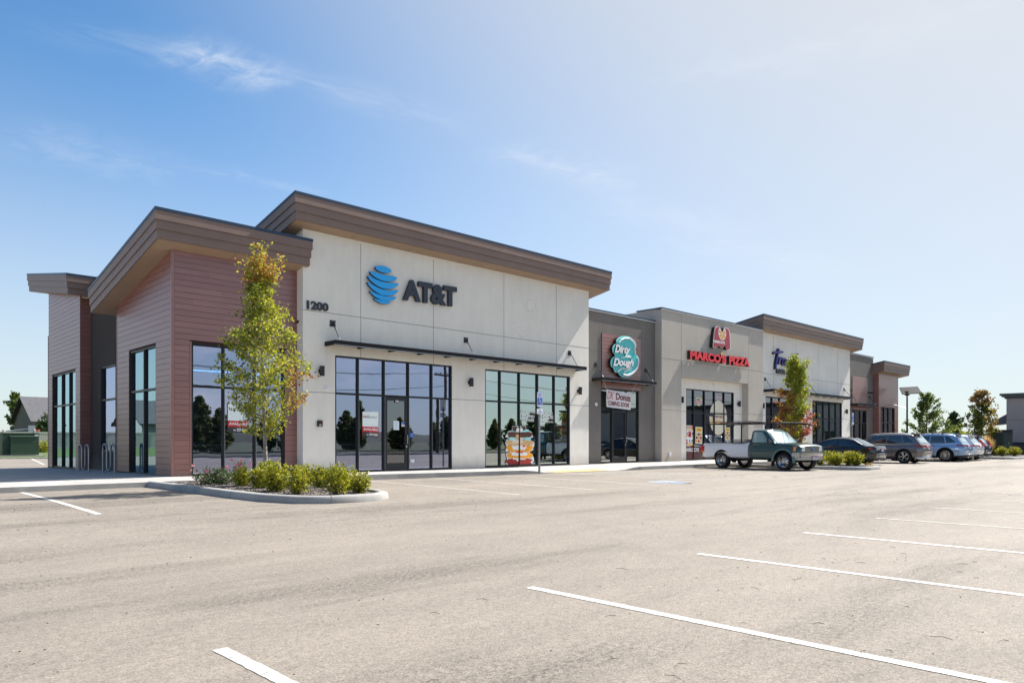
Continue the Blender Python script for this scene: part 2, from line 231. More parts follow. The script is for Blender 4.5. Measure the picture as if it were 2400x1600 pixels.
def concrete_mat(name,c,joints=True):
    m,nt,b=nodemat(name);N=nt.nodes;L=nt.links
    n1=_noise(nt,1.1,7,.65,'World'); n2=_noise(nt,30,4,.7,'World')
    a=N.new('ShaderNodeMath'); a.operation='MULTIPLY_ADD'; a.inputs[1].default_value=.5; L.new(n2.outputs['Fac'],a.inputs[0]); L.new(n1.outputs['Fac'],a.inputs[2])
    mr=N.new('ShaderNodeMapRange'); mr.inputs[1].default_value=.5; mr.inputs[2].default_value=1.0; L.new(a.outputs[0],mr.inputs[0])
    mx=N.new('ShaderNodeMix'); mx.data_type='RGBA'; L.new(mr.outputs[0],mx.inputs[0]); mx.inputs[6].default_value=(*[x*.68 for x in c],1); mx.inputs[7].default_value=(*[x*1.12 for x in c],1)
    col=mx.outputs[2]
    if joints:
        g=N.new('ShaderNodeNewGeometry'); sp=N.new('ShaderNodeSeparateXYZ'); L.new(g.outputs['Position'],sp.inputs[0]); acc=None
        for ax,per,off in (('X',1.52,.3),('Y',1.55,20.0-.02)):
            ad=N.new('ShaderNodeMath'); ad.operation='ADD'; ad.inputs[1].default_value=-off+152; L.new(sp.outputs[ax],ad.inputs[0])
            md=N.new('ShaderNodeMath'); md.operation='MODULO'; md.inputs[1].default_value=per; L.new(ad.outputs[0],md.inputs[0])
            lt=N.new('ShaderNodeMath'); lt.operation='LESS_THAN'; lt.inputs[1].default_value=.014; L.new(md.outputs[0],lt.inputs[0])
            if acc is None: acc=lt.outputs[0]
            else:
                mm=N.new('ShaderNodeMath'); mm.operation='MAXIMUM'; L.new(acc,mm.inputs[0]); L.new(lt.outputs[0],mm.inputs[1]); acc=mm.outputs[0]
        m2=N.new('ShaderNodeMix'); m2.data_type='RGBA'; L.new(acc,m2.inputs[0]); L.new(col,m2.inputs[6]); m2.inputs[7].default_value=(.12,.11,.10,1); col=m2.outputs[2]
    L.new(col,b.inputs['Base Color']); b.inputs['Roughness'].default_value=.85; b.inputs['Specular IOR Level'].default_value=.25
    bp=N.new('ShaderNodeBump'); bp.inputs['Strength'].default_value=.3; bp.inputs['Distance'].default_value=.006; L.new(n2.outputs['Fac'],bp.inputs['Height']); L.new(bp.outputs[0],b.inputs['Normal'])
concrete_mat('concrete_walk',(.42,.40,.38)); concrete_mat('concrete_kerb',(.36,.35,.335),False)
mat('gravel',(.045,.038,.034),.95,col2=(.17,.145,.125),vscale=55,bump=.9,bscale=55)
mat('grass',(.05,.085,.02),.9,col2=(.10,.15,.035),vscale=2.0,bump=.6,bscale=60)
mat('dirt',(.26,.215,.16),.95,col2=(.20,.19,.11),vscale=.15,bump=.3,bscale=8)
mat('plinth',(.17,.16,.15),.9,var=.2,vscale=3)
# ------------------------------------------------------------------ mesh helpers
class MB:
    def __init__(s): s.v=[];s.f=[];s.m=[];s.mats=[]
    def mi(s,m):
        if m not in s.mats: s.mats.append(m)
        return s.mats.index(m)
    def add(s,vs,fs,m):
        k=len(s.v); s.v+= [tuple(p) for p in vs]; i=s.mi(m)
        for f in fs: s.f.append(tuple(k+a for a in f)); s.m.append(i)
        return s
    def quad(s,a,b,c,d,m): return s.add([a,b,c,d],[(0,1,2,3)],m)
    def hexa(s,p,m):  # p: 4 bottom ccw, 4 top
        return s.add(p,[(3,2,1,0),(4,5,6,7),(0,1,5,4),(1,2,6,5),(2,3,7,6),(3,0,4,7)],m)
    def box(s,x0,x1,y0,y1,z0,z1,m):
        if x1<x0:x0,x1=x1,x0
        if y1<y0:y0,y1=y1,y0
        if z1<z0:z0,z1=z1,z0
        return s.hexa([(x0,y0,z0),(x1,y0,z0),(x1,y1,z0),(x0,y1,z0),(x0,y0,z1),(x1,y0,z1),(x1,y1,z1),(x0,y1,z1)],m)
    def tube(s,pts,rs,m,n=8,cap=True,closed=False):
        pts=[Vector(p) for p in pts]; 
        if not hasattr(rs,'__len__'): rs=[rs]*len(pts)
        k=len(s.v); i=s.mi(m); up=None
        for j,p in enumerate(pts):
            if closed: d=(pts[(j+1)%len(pts)]-pts[j-1])
            else: d=(pts[min(j+1,len(pts)-1)]-pts[max(j-1,0)])
            d=d.normalized() if d.length>1e-9 else Vector((0,0,1))
            if up is None:
                up=Vector((0,0,1)) if abs(d.z)<.9 else Vector((1,0,0))
            a=(up-d*up.dot(d)); 
            if a.length<1e-6: a=Vector((1,0,0))-d*d.x
            a.normalize(); b=d.cross(a); up=a
            for q in range(n):
                t=2*math.pi*q/n; s.v.append(tuple(p+a*(math.cos(t)*rs[j])+b*(math.sin(t)*rs[j])))
        M=len(pts)
        for j in range(M if closed else M-1):
            for q in range(n):
                s.f.append((k+j*n+q,k+j*n+(q+1)%n,k+((j+1)%M)*n+(q+1)%n,k+((j+1)%M)*n+q)); s.m.append(i)
        if cap and not closed:
            s.f.append(tuple(k+q for q in range(n))[::-1]); s.m.append(i); s.f.append(tuple(k+(M-1)*n+q for q in range(n))); s.m.append(i)
        return s
    def cyl(s,c,r,h,m,n=16,axis='Z',r2=None):
        c=Vector(c); d={'X':Vector((1,0,0)),'Y':Vector((0,1,0)),'Z':Vector((0,0,1))}[axis]
        return s.tube([c,c+d*h],[r,r if r2 is None else r2],m,n)
    def lathe(s,prof,c,m,n=24,axis='X'):   # prof: (radius, along)
        k=len(s.v); i=s.mi(m)
        for (r,h) in prof:
            for q in range(n):
                t=2*math.pi*q/n; a,b=r*math.cos(t),r*math.sin(t)
                s.v.append((c[0]+h,c[1]+a,c[2]+b) if axis=='X' else (c[0]+a,c[1]+b,c[2]+h) if axis=='Z' else (c[0]+a,c[1]+h,c[2]+b))
        for j in range(len(prof)-1):
            for q in range(n): s.f.append((k+j*n+q,k+j*n+(q+1)%n,k+(j+1)*n+(q+1)%n,k+(j+1)*n+q)); s.m.append(i)
        return s
    def prism(s,poly,y0,y1,m,axis='Y'):  # poly list of (x,z) extruded along Y   (axis Z: (x,y) along z)
        n=len(poly)
        if axis=='Y': A=[(x,y0,z) for x,z in poly];B=[(x,y1,z) for x,z in poly]
        elif axis=='Z': A=[(x,y,y0) for x,y in poly];B=[(x,y,y1) for x,y in poly]
        else: A=[(y0,x,z) for x,z in poly];B=[(y1,x,z) for x,z in poly]
        return s.add(A+B,[tuple(range(n)),tuple(range(2*n-1,n-1,-1))]+[(i,i+n,(i+1)%n+n,(i+1)%n) for i in range(n)],m)
    def build(s,name,parent=None,smooth=False,sharp=35,loc=None,fixn=True):
        me=bpy.data.meshes.new(name); me.from_pydata(s.v,[],s.f)
        for m in s.mats: me.materials.append(MATS[m])
        if len(s.mats)>1: me.polygons.foreach_set('material_index',s.m)
        if fixn:
            bm=bmesh.new(); bm.from_mesh(me); bmesh.ops.recalc_face_normals(bm,faces=bm.faces); bm.to_mesh(me); bm.free()
        if smooth: smooth_mesh(me,sharp)
        me.update()
        o=bpy.data.objects.new(name,me); COL.objects.link(o)
        if parent: o.parent=parent
        if loc: o.location=loc
        return o
def smooth_mesh(me,sharp=35):
    bm=bmesh.new(); bm.from_mesh(me)
    for f in bm.faces: f.smooth=True
    for e in bm.edges:
        e.smooth = not (len(e.link_faces)!=2 or e.calc_face_angle(0)>R(sharp))
    bm.to_mesh(me); bm.free()
def tag(o,label=None,cat=None,group=None,kind=None):
    if label: o['label']=label
    if cat: o['category']=cat
    if group: o['group']=group
    if kind: o['kind']=kind
    return o
def thing(name,label,cat,loc=(0,0,0),rz=0,group=None):
    o=bpy.data.objects.new(name,None); COL.objects.link(o); o.location=loc; o.rotation_euler=(0,0,rz); o.empty_display_size=.2
    return tag(o,label,cat,group)
def keep(o,parent):   # parent while keeping world coordinates of already placed mesh
    o.parent=parent; o.matrix_parent_inverse=Matrix.Translation(-parent.location) if parent.rotation_euler.z==0 else parent.matrix_basis.inverted(); return o
def copy_tree(o,parent=None):
    c=o.copy(); COL.objects.link(c); 
    if parent: c.parent=parent
    for ch in list(o.children): copy_tree(ch,c)
    return c
FONT=None
def text_mb(string,offset=0,shear=0,spacing=1,lines=1):
    cu=bpy.data.curves.new('t','FONT'); cu.body=string; cu.size=1; cu.offset=offset; cu.shear=shear; cu.space_character=spacing; cu.resolution_u=6; cu.space_line=lines
    o=bpy.data.objects.new('t',cu); COL.objects.link(o)
    dg=bpy.context.evaluated_depsgraph_get(); me=bpy.data.meshes.new_from_object(o.evaluated_get(dg))
    vs=[(v.co.x,v.co.y) for v in me.vertices]; fs=[tuple(p.vertices) for p in me.polygons]
    bpy.data.objects.remove(o); bpy.data.curves.remove(cu); bpy.data.meshes.remove(me)
    x0=min(v[0] for v in vs);x1=max(v[0] for v in vs);y0=min(v[1] for v in vs);y1=max(v[1] for v in vs)
    return [((v[0]-x0)/(x1-x0),(v[1]-y0)/(y1-y0)) for v in vs],fs
def extrude_flat(mb,pts2,faces,fn,depth,mface,mside):
    """pts2 in plane, fn(x,y,d)->world ; face at d=0, back at d=depth"""
    n=len(pts2)
    mb.add([fn(x,y,0) for x,y in pts2],faces,mface)
    if depth>0:
        cnt={}
        for f in faces:
            for a,b in zip(f,f[1:]+f[:1]): cnt[(a,b)]=cnt.get((a,b),0)+1
        be=[(a,b) for (a,b) in cnt if (b,a) not in cnt]
        k=[fn(x,y,0.0005) for x,y in pts2]+[fn(x,y,depth) for x,y in pts2]
        mb.add(k,[(a,b,b+n,a+n) for a,b in be],mside)
def text_on(mb,string,x0,x1,z0,z1,y,m,depth=0,mside=None,offset=0,shear=0,spacing=1,skew=0,lines=1):
    """lettering on a wall facing -Y; box x0..x1, z0..z1"""
    v,f=text_mb(string,offset,shear,spacing,lines)
    extrude_flat(mb,v,f,lambda a,b,d:(x0+a*(x1-x0),y-depth+d,z0+b*(z1-z0)+skew*a),depth,m,mside or m)
def keep(o,parent):
    o.parent=parent; o.matrix_parent_inverse=parent.matrix_basis.inverted(); return o
def lerp(a,b,t): return a+(b-a)*t
def sst(a,b,x):
    t=max(0,min(1,(x-a)/(b-a))); return t*t*(3-2*t)
# ------------------------------------------------------------------ ground levels
def zlot(x,y):
    z=.085*(1-sst(6,15,x))*sst(8,18,y)
    z+=-.09*sst(30,42,y)
    return z
def zwalk(x,y):
    z=lerp(.215,.15,sst(7,20,x))
    if x<9: z=lerp(z,.055,sst(23,40,y))
    return z
CURB=[(-14,20.0),(14,20.0),(20,19.5),(26,18.9),(34,18.75),(58.6,18.7)]
def ycurb(x):
    for (a,b),(c,d) in zip(CURB,CURB[1:]):
        if x<=c: return lerp(b,d,max(0,(x-a)/(c-a)))
    return CURB[-1][1]
RX0,RX1=20.9,24.6
def ramp(x): return sst(RX0-1.5,RX0,x)*(1-sst(RX1,RX1+1.4,x))
def zwk(x,y):
    z=zwalk(x,y); c=ycurb(x); r=ramp(x)*(1-sst(c+.2,c+2.3,y))
    if y>c+3: r=0
    return z*(1-r)+.012*r
def grid_sheet(name,xs,ys,zf,m,parent=None):
    mb=MB(); nx=len(xs); vs=[(x,y,zf(x,y)) for y in ys for x in xs]
    fs=[(j*nx+i,j*nx+i+1,(j+1)*nx+i+1,(j+1)*nx+i) for j in range(len(ys)-1) for i in range(nx-1)]
    mb.add(vs,fs,m); return mb.build(name,parent,smooth=True,sharp=30,fixn=False)
def frange(a,b,n): return [a+(b-a)*i/(n-1) for i in range(n)]
g=MB(); g.add([(-1500,-1500,-.30),(1500,-1500,-.30),(1500,1500,-.30),(-1500,1500,-.30)],[(0,1,2,3)],'dirt')
tag(g.build('ground'),kind='structure')
xs=[-60,-40,-20,-10]+frange(-4,30,35)+[34,40,50,60,75,95,120]; ys=[-9,-5]+frange(0,22,23)+[26,30,33,36,39,42,46,52,60,62]
tag(grid_sheet('parking_lot',xs,ys,zlot,'asphalt'),kind='structure')
# sidewalk along the facade and round the west end
def walk():
    mb=MB(); xs=[-14,-10,-6,-3,0,2,4,5.5,7,8,10,12,14,16,18]+frange(19,27,17)+[29,32,36,42,50,58.6]
    for a,b in zip(xs,xs[1:]):
        def ysx(x): c=ycurb(x); return [c,c+.15,c+.5,c+.9,c+1.3,c+1.7,c+2.1,c+2.5,c+3.2]+([26,29,32,35,38.3] if x<=7.8 else [24.2])
        A,B=ysx(a),ysx(b)
        if a<7.8<=b: B=B[:-1]+[26,29,32,35,38.3] if len(B)<len(A) else B
        n=min(len(A),len(B))
        for i in range(n-1):
            mb.quad((a,A[i],zwk(a,A[i])),(b,B[i],zwk(b,B[i])),(b,B[i+1],zwk(b,B[i+1])),(a,A[i+1],zwk(a,A[i+1])),'concrete_walk')
        mb.quad((a,A[0],-.1),(b,B[0],-.1),(b,B[0],zwk(b,B[0])),(a,A[0],zwk(a,A[0])),'concrete_kerb')
    mb.quad((-14,38.3,-.3),(8,38.3,-.3),(8,38.3,zwalk(8,38.3)),(-14,38.3,zwalk(-14,38.3)),'concrete_kerb')
    mb.quad((58.6,18.7,-.1),(58.6,24,-.1),(58.6,24,.15),(58.6,18.7,.15),'concrete_kerb')
    o=mb.build('sidewalk',fixn=False); tag(o,kind='structure')
walk()
tp=MB()
c0=ycurb(22)+.28
for i in range(5):
    for j in range(0,22):
        x=21.3+j*.13; y=c0+i*.1; tp.cyl((x,y,zwk(x,y)+.006),.022,.006,'yellow_tactile' if 'yellow_tactile' in MATS else (mat('yellow_tactile',(.50,.36,.13),.8),'yellow_tactile')[1],n=6)
x0,x1=21.2,24.15
tp.add([(x0,c0-.08,zwk(x0,c0-.08)+.006),(x1,c0-.08-.25,zwk(x1,c0-.08)+.006),(x1,c0+.55-.2,zwk(x1,c0+.45)+.006),(x0,c0+.55,zwk(x0,c0+.55)+.006)],[(0,1,2,3)],'yellow_tactile')
tag(tp.build('tactile_paving',fixn=False),'yellow dotted tactile mat on the sidewalk ramp','tactile mat')
# ------------------------------------------------------------------ painted lines
def stripe(name,a,b,label,cat='painted line',wd=.1,m='line_paint',group=None,n=8):
    mb=MB(); a=Vector((a[0],a[1]));b=Vector((b[0],b[1])); d=(b-a).normalized(); q=Vector((-d.y,d.x))*wd/2
    n=max(8,int((b-a).length/.06)); rj=random.Random(int(a.x*31+a.y*7)); J=[(q*(1+rj.gauss(0,.055)),q*(1+rj.gauss(0,.055))) for _ in range(n+1)]
    for i in range(n):
        p=a.lerp(b,i/n);r=a.lerp(b,(i+1)/n)
        P=[(p-J[i][0]),(r-J[i+1][0]),(r+J[i+1][1]),(p+J[i][1])]
        mb.add([(v.x,v.y,zlot(v.x,v.y)+.004) for v in P],[(0,1,2,3)],m)
    o=mb.build(name,fixn=False); tag(o,kind='structure'); return o
for i in range(8):
    x=1.82+2.725*i; stripe('parking_line',(x,4.5),(x+.02,-1.2),'',wd=.092,m='line_paint' if i<4 else 'line_paint_worn')
stripe('parking_line',(3.49,20.0-.03),(3.47,13.6),''); stripe('parking_line',(.75,19.97),(.75,13.6),'')
for x in (12.55,15.25): stripe('parking_line',(x+.1,ycurb(x)-.05),(x-.55,12.2),'',m='line_paint_worn')
stripe('parking_line',(18.2,19.5),(17.5,12.1),'',m='line_paint_worn')
stripe('parking_line',(20.9,19.3),(20.6,12.1),'',m='line_paint_worn'); stripe('parking_line',(24.6,18.9),(23.6,12.0),'',m='line_paint_worn')
for k in range(9):
    y=18.9-k*.8; stripe('hatch_line',(20.95,y),(24.35,y-1.5 if y-1.5>11.9 else 11.9),'',m='line_paint_worn' if k>2 else 'line_paint')
for x in (27.3,29.9,36.6,41.2,46.6,52): stripe('parking_line',(x,18.6),(x-.3,12.3),'',m='line_paint_worn')
mb=MB(); pts=[G(1513.6,1129.7),G(1591,1134),G(1630.6,1130.3),G(1555,1126)]; mb.add([(x,y,.004) for x,y in pts],[(0,1,2,3)],'blue_marking')
cx_=sum(p[0] for p in pts)/4; cy_=sum(p[1] for p in pts)/4
def arc(c,r,a0,a1,n=12): return [(c[0]+r*math.cos(R(a0+(a1-a0)*i/n)),c[1]+r*math.sin(R(a0+(a1-a0)*i/n))) for i in range(n+1)]
def wheelchair_strokes():   # unit box polylines of the access symbol
    return [arc((.42,.30),.27,150,395,16),[(.38,.80),(.42,.48),(.66,.48),(.80,.14),(.92,.20)],[(.39,.62),(.62,.62)]], (.37,.9,.085)
def flat_strokes(mb,strokes,head,fn,wd,m):
    for st in strokes:
        for a,b in zip(st,st[1:]):
            d=Vector((b[0]-a[0],b[1]-a[1])); 
            if d.length==0: continue
            e=d.normalized()*wd*.25; q=Vector((-d.y,d.x)).normalized()*wd/2
            P=[(a[0]-q.x-e.x,a[1]-q.y-e.y),(b[0]-q.x+e.x,b[1]-q.y+e.y),(b[0]+q.x+e.x,b[1]+q.y+e.y),(a[0]+q.x-e.x,a[1]+q.y-e.y)]
            mb.add([fn(*p) for p in P],[(0,1,2,3)],m)
    if head:
        n=12; mb.add([fn(head[0]+head[2]*math.cos(2*math.pi*i/n),head[1]+head[2]*math.sin(2*math.pi*i/n)) for i in range(n)],[tuple(range(n))],m)
S,H_=wheelchair_strokes(); flat_strokes(mb,S,H_,lambda a,b:(cx_-.55+a*1.1,cy_-.75+b*1.5,.008),.09,'line_paint_worn')
tag(mb.build('accessible_marking',fixn=False),'worn blue painted square with wheelchair symbol on the asphalt','road marking')
# ------------------------------------------------------------------ kerbed planting islands
def rounded(x0,x1,y0,y1,r,n=7,open_top=True):
    pts=[(x0,y1)]
    for i in range(n+1): t=math.pi+i*math.pi/2/n; pts.append((x0+r+r*math.cos(t),y0+r+r*math.sin(t)))
    for i in range(n+1): t=1.5*math.pi+i*math.pi/2/n; pts.append((x1-r+r*math.cos(t),y0+r+r*math.sin(t)))
    pts.append((x1,y1)); return pts
def island(outline,zt,label,bedlabel,closed=False,flip=1):
    """outline: open path going round the kerb, outer edge"""
    mb=MB(); n=len(outline); P=[Vector(p) for p in outline]
    # resample
    Q=[P[0]]
    for a,b in zip(P,P[1:]+([P[0]] if closed else [])):
        k=max(1,int((b-a).length/.5)); Q+= [a.lerp(b,(i+1)/k) for i in range(k)]
    if closed: Q=Q[:-1]
    prof=[(0,-.12),(.0,.02),(.015,zt-.045),(.035,zt-.015),(.07,zt),(.17,zt),(.185,zt-.012),(.19,zt-.09)]
    rows=[];M=len(Q)
    for i,p in enumerate(Q):
        if closed: d=(Q[(i+1)%M]-Q[i-1])
        else: d=Q[min(i+1,M-1)]-Q[max(i-1,0)]
        d.normalize(); nrm=Vector((-d.y,d.x))*flip
        z0=zlot(p.x,p.y); rows.append([(p.x+nrm.x*o,p.y+nrm.y*o,z0+z) for o,z in prof])
    vs=[v for r in rows for v in r]; K=len(prof); fs=[]; 
    for i in range(M if closed else M-1):
        for j in range(K-1): fs.append((i*K+j,((i+1)%M)*K+j,((i+1)%M)*K+j+1,i*K+j+1))
    mb.add(vs,fs,'concrete_kerb')
    # dark tooled joints every few metres
    acc=0
    for i in range(1,M-1):
        acc+=(Q[i]-Q[i-1]).length
        if acc>2.1:
            acc=0; r=rows[i]; d=(Q[i+1]-Q[i]).normalized()*.006
            for j in range(K-3):
                a=Vector(r[j]);b=Vector(r[j+1]); up=Vector((0,0,.0025)) if j>2 else Vector((0,0,0))
                q=Vector(rows[i][0])-Vector(rows[i][3]); q.z=0; q=q.normalized()*.0025 if j<4 else Vector((0,0,0))
                mb.quad(tuple(a+q+up-Vector((d.x,d.y,0))),tuple(a+q+up+Vector((d.x,d.y,0))),tuple(b+q+up+Vector((d.x,d.y,0))),tuple(b+q+up-Vector((d.x,d.y,0))),'joint')
    inner=[Vector(r[-1]) for r in rows]
    t=thing('planting_island',label,'kerbed island',(Q[0].x,Q[0].y,0))
    k=mb.build('kerb',smooth=True,sharp=40); keep(k,t)
    bed=MB(); c=Vector((sum(p.x for p in inner)/M,sum(p.y for p in inner)/M,0)); c.z=zlot(c.x,c.y)+zt-.045
    vs=[tuple(Vector((p.x,p.y,zlot(p.x,p.y)+zt-.06))) for p in inner]+[tuple(c)]
    bed.add(vs,[(i,(i+1)%M,M) for i in range(M if closed else M-1)]+([] if closed else [(M-1,0,M)]),'gravel')
    b=bed.build('gravel_bed',smooth=True,fixn=False); keep(b,t)
    # loose stones on the bed
    rnd=random.Random(5); st=MB(); ax=[p.x for p in inner]; ay=[p.y for p in inner]; poly=[(p.x,p.y) for p in inner]
    def inside(x,y):
        r=False; j=len(poly)-1
        for i in range(len(poly)):
            if (poly[i][1]>y)!=(poly[j][1]>y) and x<(poly[j][0]-poly[i][0])*(y-poly[i][1])/(poly[j][1]-poly[i][1])+poly[i][0]: r=not r
            j=i
        return r
    for _ in range(2600):
        x=rnd.uniform(min(ax),max(ax)); y=rnd.uniform(min(ay),max(ay))
        if not inside(x,y): continue
        s=rnd.uniform(.012,.03); z=zlot(x,y)+zt-.052; a=rnd.uniform(0,3)
        st.add([(x+s*math.cos(a),y+s*math.sin(a),z),(x+s*math.cos(a+2.1),y+s*math.sin(a+2.1),z),(x+s*math.cos(a+4.2),y+s*math.sin(a+4.2),z),(x,y,z+s*.9)],[(0,1,3),(1,2,3),(2,0,3)],rnd.choice(['pebble_a','pebble_b','pebble_c']))
    if st.v:
        o=st.build('gravel_stones',fixn=False); keep(o,t); o['kind']='stuff'
    return t
mat('pebble_a',(.20,.17,.15),.9); mat('pebble_b',(.09,.08,.075),.9); mat('pebble_c',(.12,.095,.08),.9)
out=[(6.2,20.0),(6.25,17.5),(6.35,15.2),(6.5,14.0),(6.85,13.2),(7.4,12.82),(8.0,12.75),(8.55,12.85),(9.0,13.2),(9.2,13.8),(9.22,15),(9.22,20.0)]
island(out,.155,'kerbed gravel island with shrubs and young tree in front of the brown siding corner','')
island(rounded(32.1,35.0,11.9,18.7,1.0),.155,'kerbed gravel island between the pickup and the black sedan','')
island([(57.8,18.7),(57.8,12.3),(58.3,11.9),(66,11.0),(74,9.5),(84,7.6),(84,18.6),(70,18.7)],.155,'kerbed landscaped strip beyond the last parked cars at right','',closed=True)
# ------------------------------------------------------------------ building
D1,D2=22.55,22.13; D6=23.0; FZ=.16
XA=7.69; X_AT0=11.70; X_AT1=26.31; X_B4=32.25; X_B5=43.35; X_B6=58.25; X_B7=64.3; X_END=68.85
B=thing('retail_building','long strip of shops in beige stucco and reddish siding with sloped overhanging roofs','building',(XA,D1,0))
def wall_y(mb,Y,x0,x1,z0,z1,m,holes=(),depth=.28,back=True,mrev=None):
    """wall facing -Y with openings (hx0,hx1,hz0,hz1)"""
    xs=sorted({x0,x1,*[h[0] for h in holes],*[h[1] for h in holes]}); zs=sorted({z0,z1,*[h[2] for h in holes],*[h[3] for h in holes]})
    xs=[x for x in xs if x0<=x<=x1]; zs=[z for z in zs if z0<=z<=z1]
    def hole(cx,cz): return any(h[0]<cx<h[1] and h[2]<cz<h[3] for h in holes)
    for a,b in zip(xs,xs[1:]):
        for c,d in zip(zs,zs[1:]):
            if hole((a+b)/2,(c+d)/2): continue
            mb.quad((a,Y,c),(b,Y,c),(b,Y,d),(a,Y,d),m)
            mb.quad((b,Y+depth,c),(a,Y+depth,c),(a,Y+depth,d),(b,Y+depth,d),mrev or m)
    for h in holes:
        a,b,c,d=h; y=Y+depth; r=mrev or m
        mb.quad((a,Y,c),(a,Y,d),(a,y,d),(a,y,c),m); mb.quad((b,Y,d),(b,Y,c),(b,y,c),(b,y,d),m)
        mb.quad((a,Y,d),(b,Y,d),(b,y,d),(a,y,d),m); mb.quad((a,Y,c),(a,y,c),(b,y,c),(b,Y,c),m)
def wall_x(mb,X,y0,y1,z0,z1,m,holes=(),depth=.28):
    """wall facing -X"""
    ys=sorted({y0,y1,*[h[0] for h in holes],*[h[1] for h in holes]}); zs=sorted({z0,z1,*[h[2] for h in holes],*[h[3] for h in holes]})
    def hole(cx,cz): return any(h[0]<cx<h[1] and h[2]<cz<h[3] for h in holes)
    for a,b in zip(ys,ys[1:]):
        for c,d in zip(zs,zs[1:]):
            if hole((a+b)/2,(c+d)/2): continue
            mb.quad((X,b,c),(X,a,c),(X,a,d),(X,b,d),m); mb.quad((X+depth,a,c),(X+depth,b,c),(X+depth,b,d),(X+depth,a,d),m)
    for a,b,c,d in holes:
        x=X+depth
        mb.quad((X,a,c),(X,a,d),(x,a,d),(x,a,c),m); mb.quad((X,b,d),(X,b,c),(x,b,c),(x,b,d),m); mb.quad((X,a,d),(X,b,d),(x,b,d),(x,a,d),m); mb.quad((X,a,c),(x,a,c),(x,b,c),(X,b,c),m)
def siding_y(mb,Y,x0,x1,z0,z1,holes=(),ztop=None):
    pitch=.178; k=0; z=z0
    while z<z1-1e-4:
        zb=min(z+pitch-.009,z1); ints=[(x0,x1)]
        for h in holes:
            if h[2]<(z+zb)/2<h[3]:
                ni=[]
                for a,b in ints:
                    if h[0]>a: ni.append((a,min(b,h[0])))
                    if h[1]<b: ni.append((max(a,h[1]),b))
                ints=[i for i in ni if i[1]-i[0]>.01]
        for a,b in ints:
            L=3.66; off=(k*1.37)%L; cuts=[a]+[c for c in [x0-off+i*L for i in range(0,20)] if a+.3<c<b-.3]+[b]
            for c,d in zip(cuts,cuts[1:]):
                mb.add([(c+.001,Y-.002,z),(d-.001,Y-.002,z),(d-.001,Y-.016,z),(c+.001,Y-.016,z),(c+.001,Y-.002,zb),(d-.001,Y-.002,zb),(d-.001,Y-.013,zb),(c+.001,Y-.013,zb)],[(3,2,6,7),(7,6,5,4),(0,1,2,3),(0,3,7,4),(2,1,5,6)],'siding')
        z+=pitch;k+=1
def siding_x(mb,X,y0,y1,z0,ztf,holes=()):
    """siding on a wall facing -X; ztf(y) top height (linear)"""
    pitch=.178; z=z0;k=0; top=max(ztf(y0),ztf(y1))
    s=(ztf(y1)-ztf(y0))/(y1-y0)
    while z<top-.02:
        zb=z+pitch-.009
        def lim(zz):
            a,b=y0,y1
            if abs(s)>1e-6:
                yc=y0+(zz-ztf(y0))/s
                if s<0: b=min(b,yc)
                else: a=max(a,yc)
            return a,b
        A0,B0=lim(z);A1,B1=lim(zb)
        if B0-A0>.05:
            if B1-A1<.0: A1=B1=max(min(A1,B0),A0)
            ints=[(A0,B0,A1,B1)]
            for h in holes:
                if h[2]<(z+zb)/2<h[3]: ints=[i for i in ((A0,h[0],A1,h[0]),(h[1],B0,h[1],B1)) if i[1]-i[0]>.02]
            for a,b,c,d in ints:
                mb.add([(X-.002,b,z),(X-.002,a,z),(X-.016,a,z),(X-.016,b,z),(X-.002,d,zb),(X-.002,c,zb),(X-.013,c,zb),(X-.013,d,zb)],[(3,2,6,7),(7,6,5,4),(0,1,2,3),(0,3,7,4),(2,1,5,6)],'siding')
        z+=pitch;k+=1
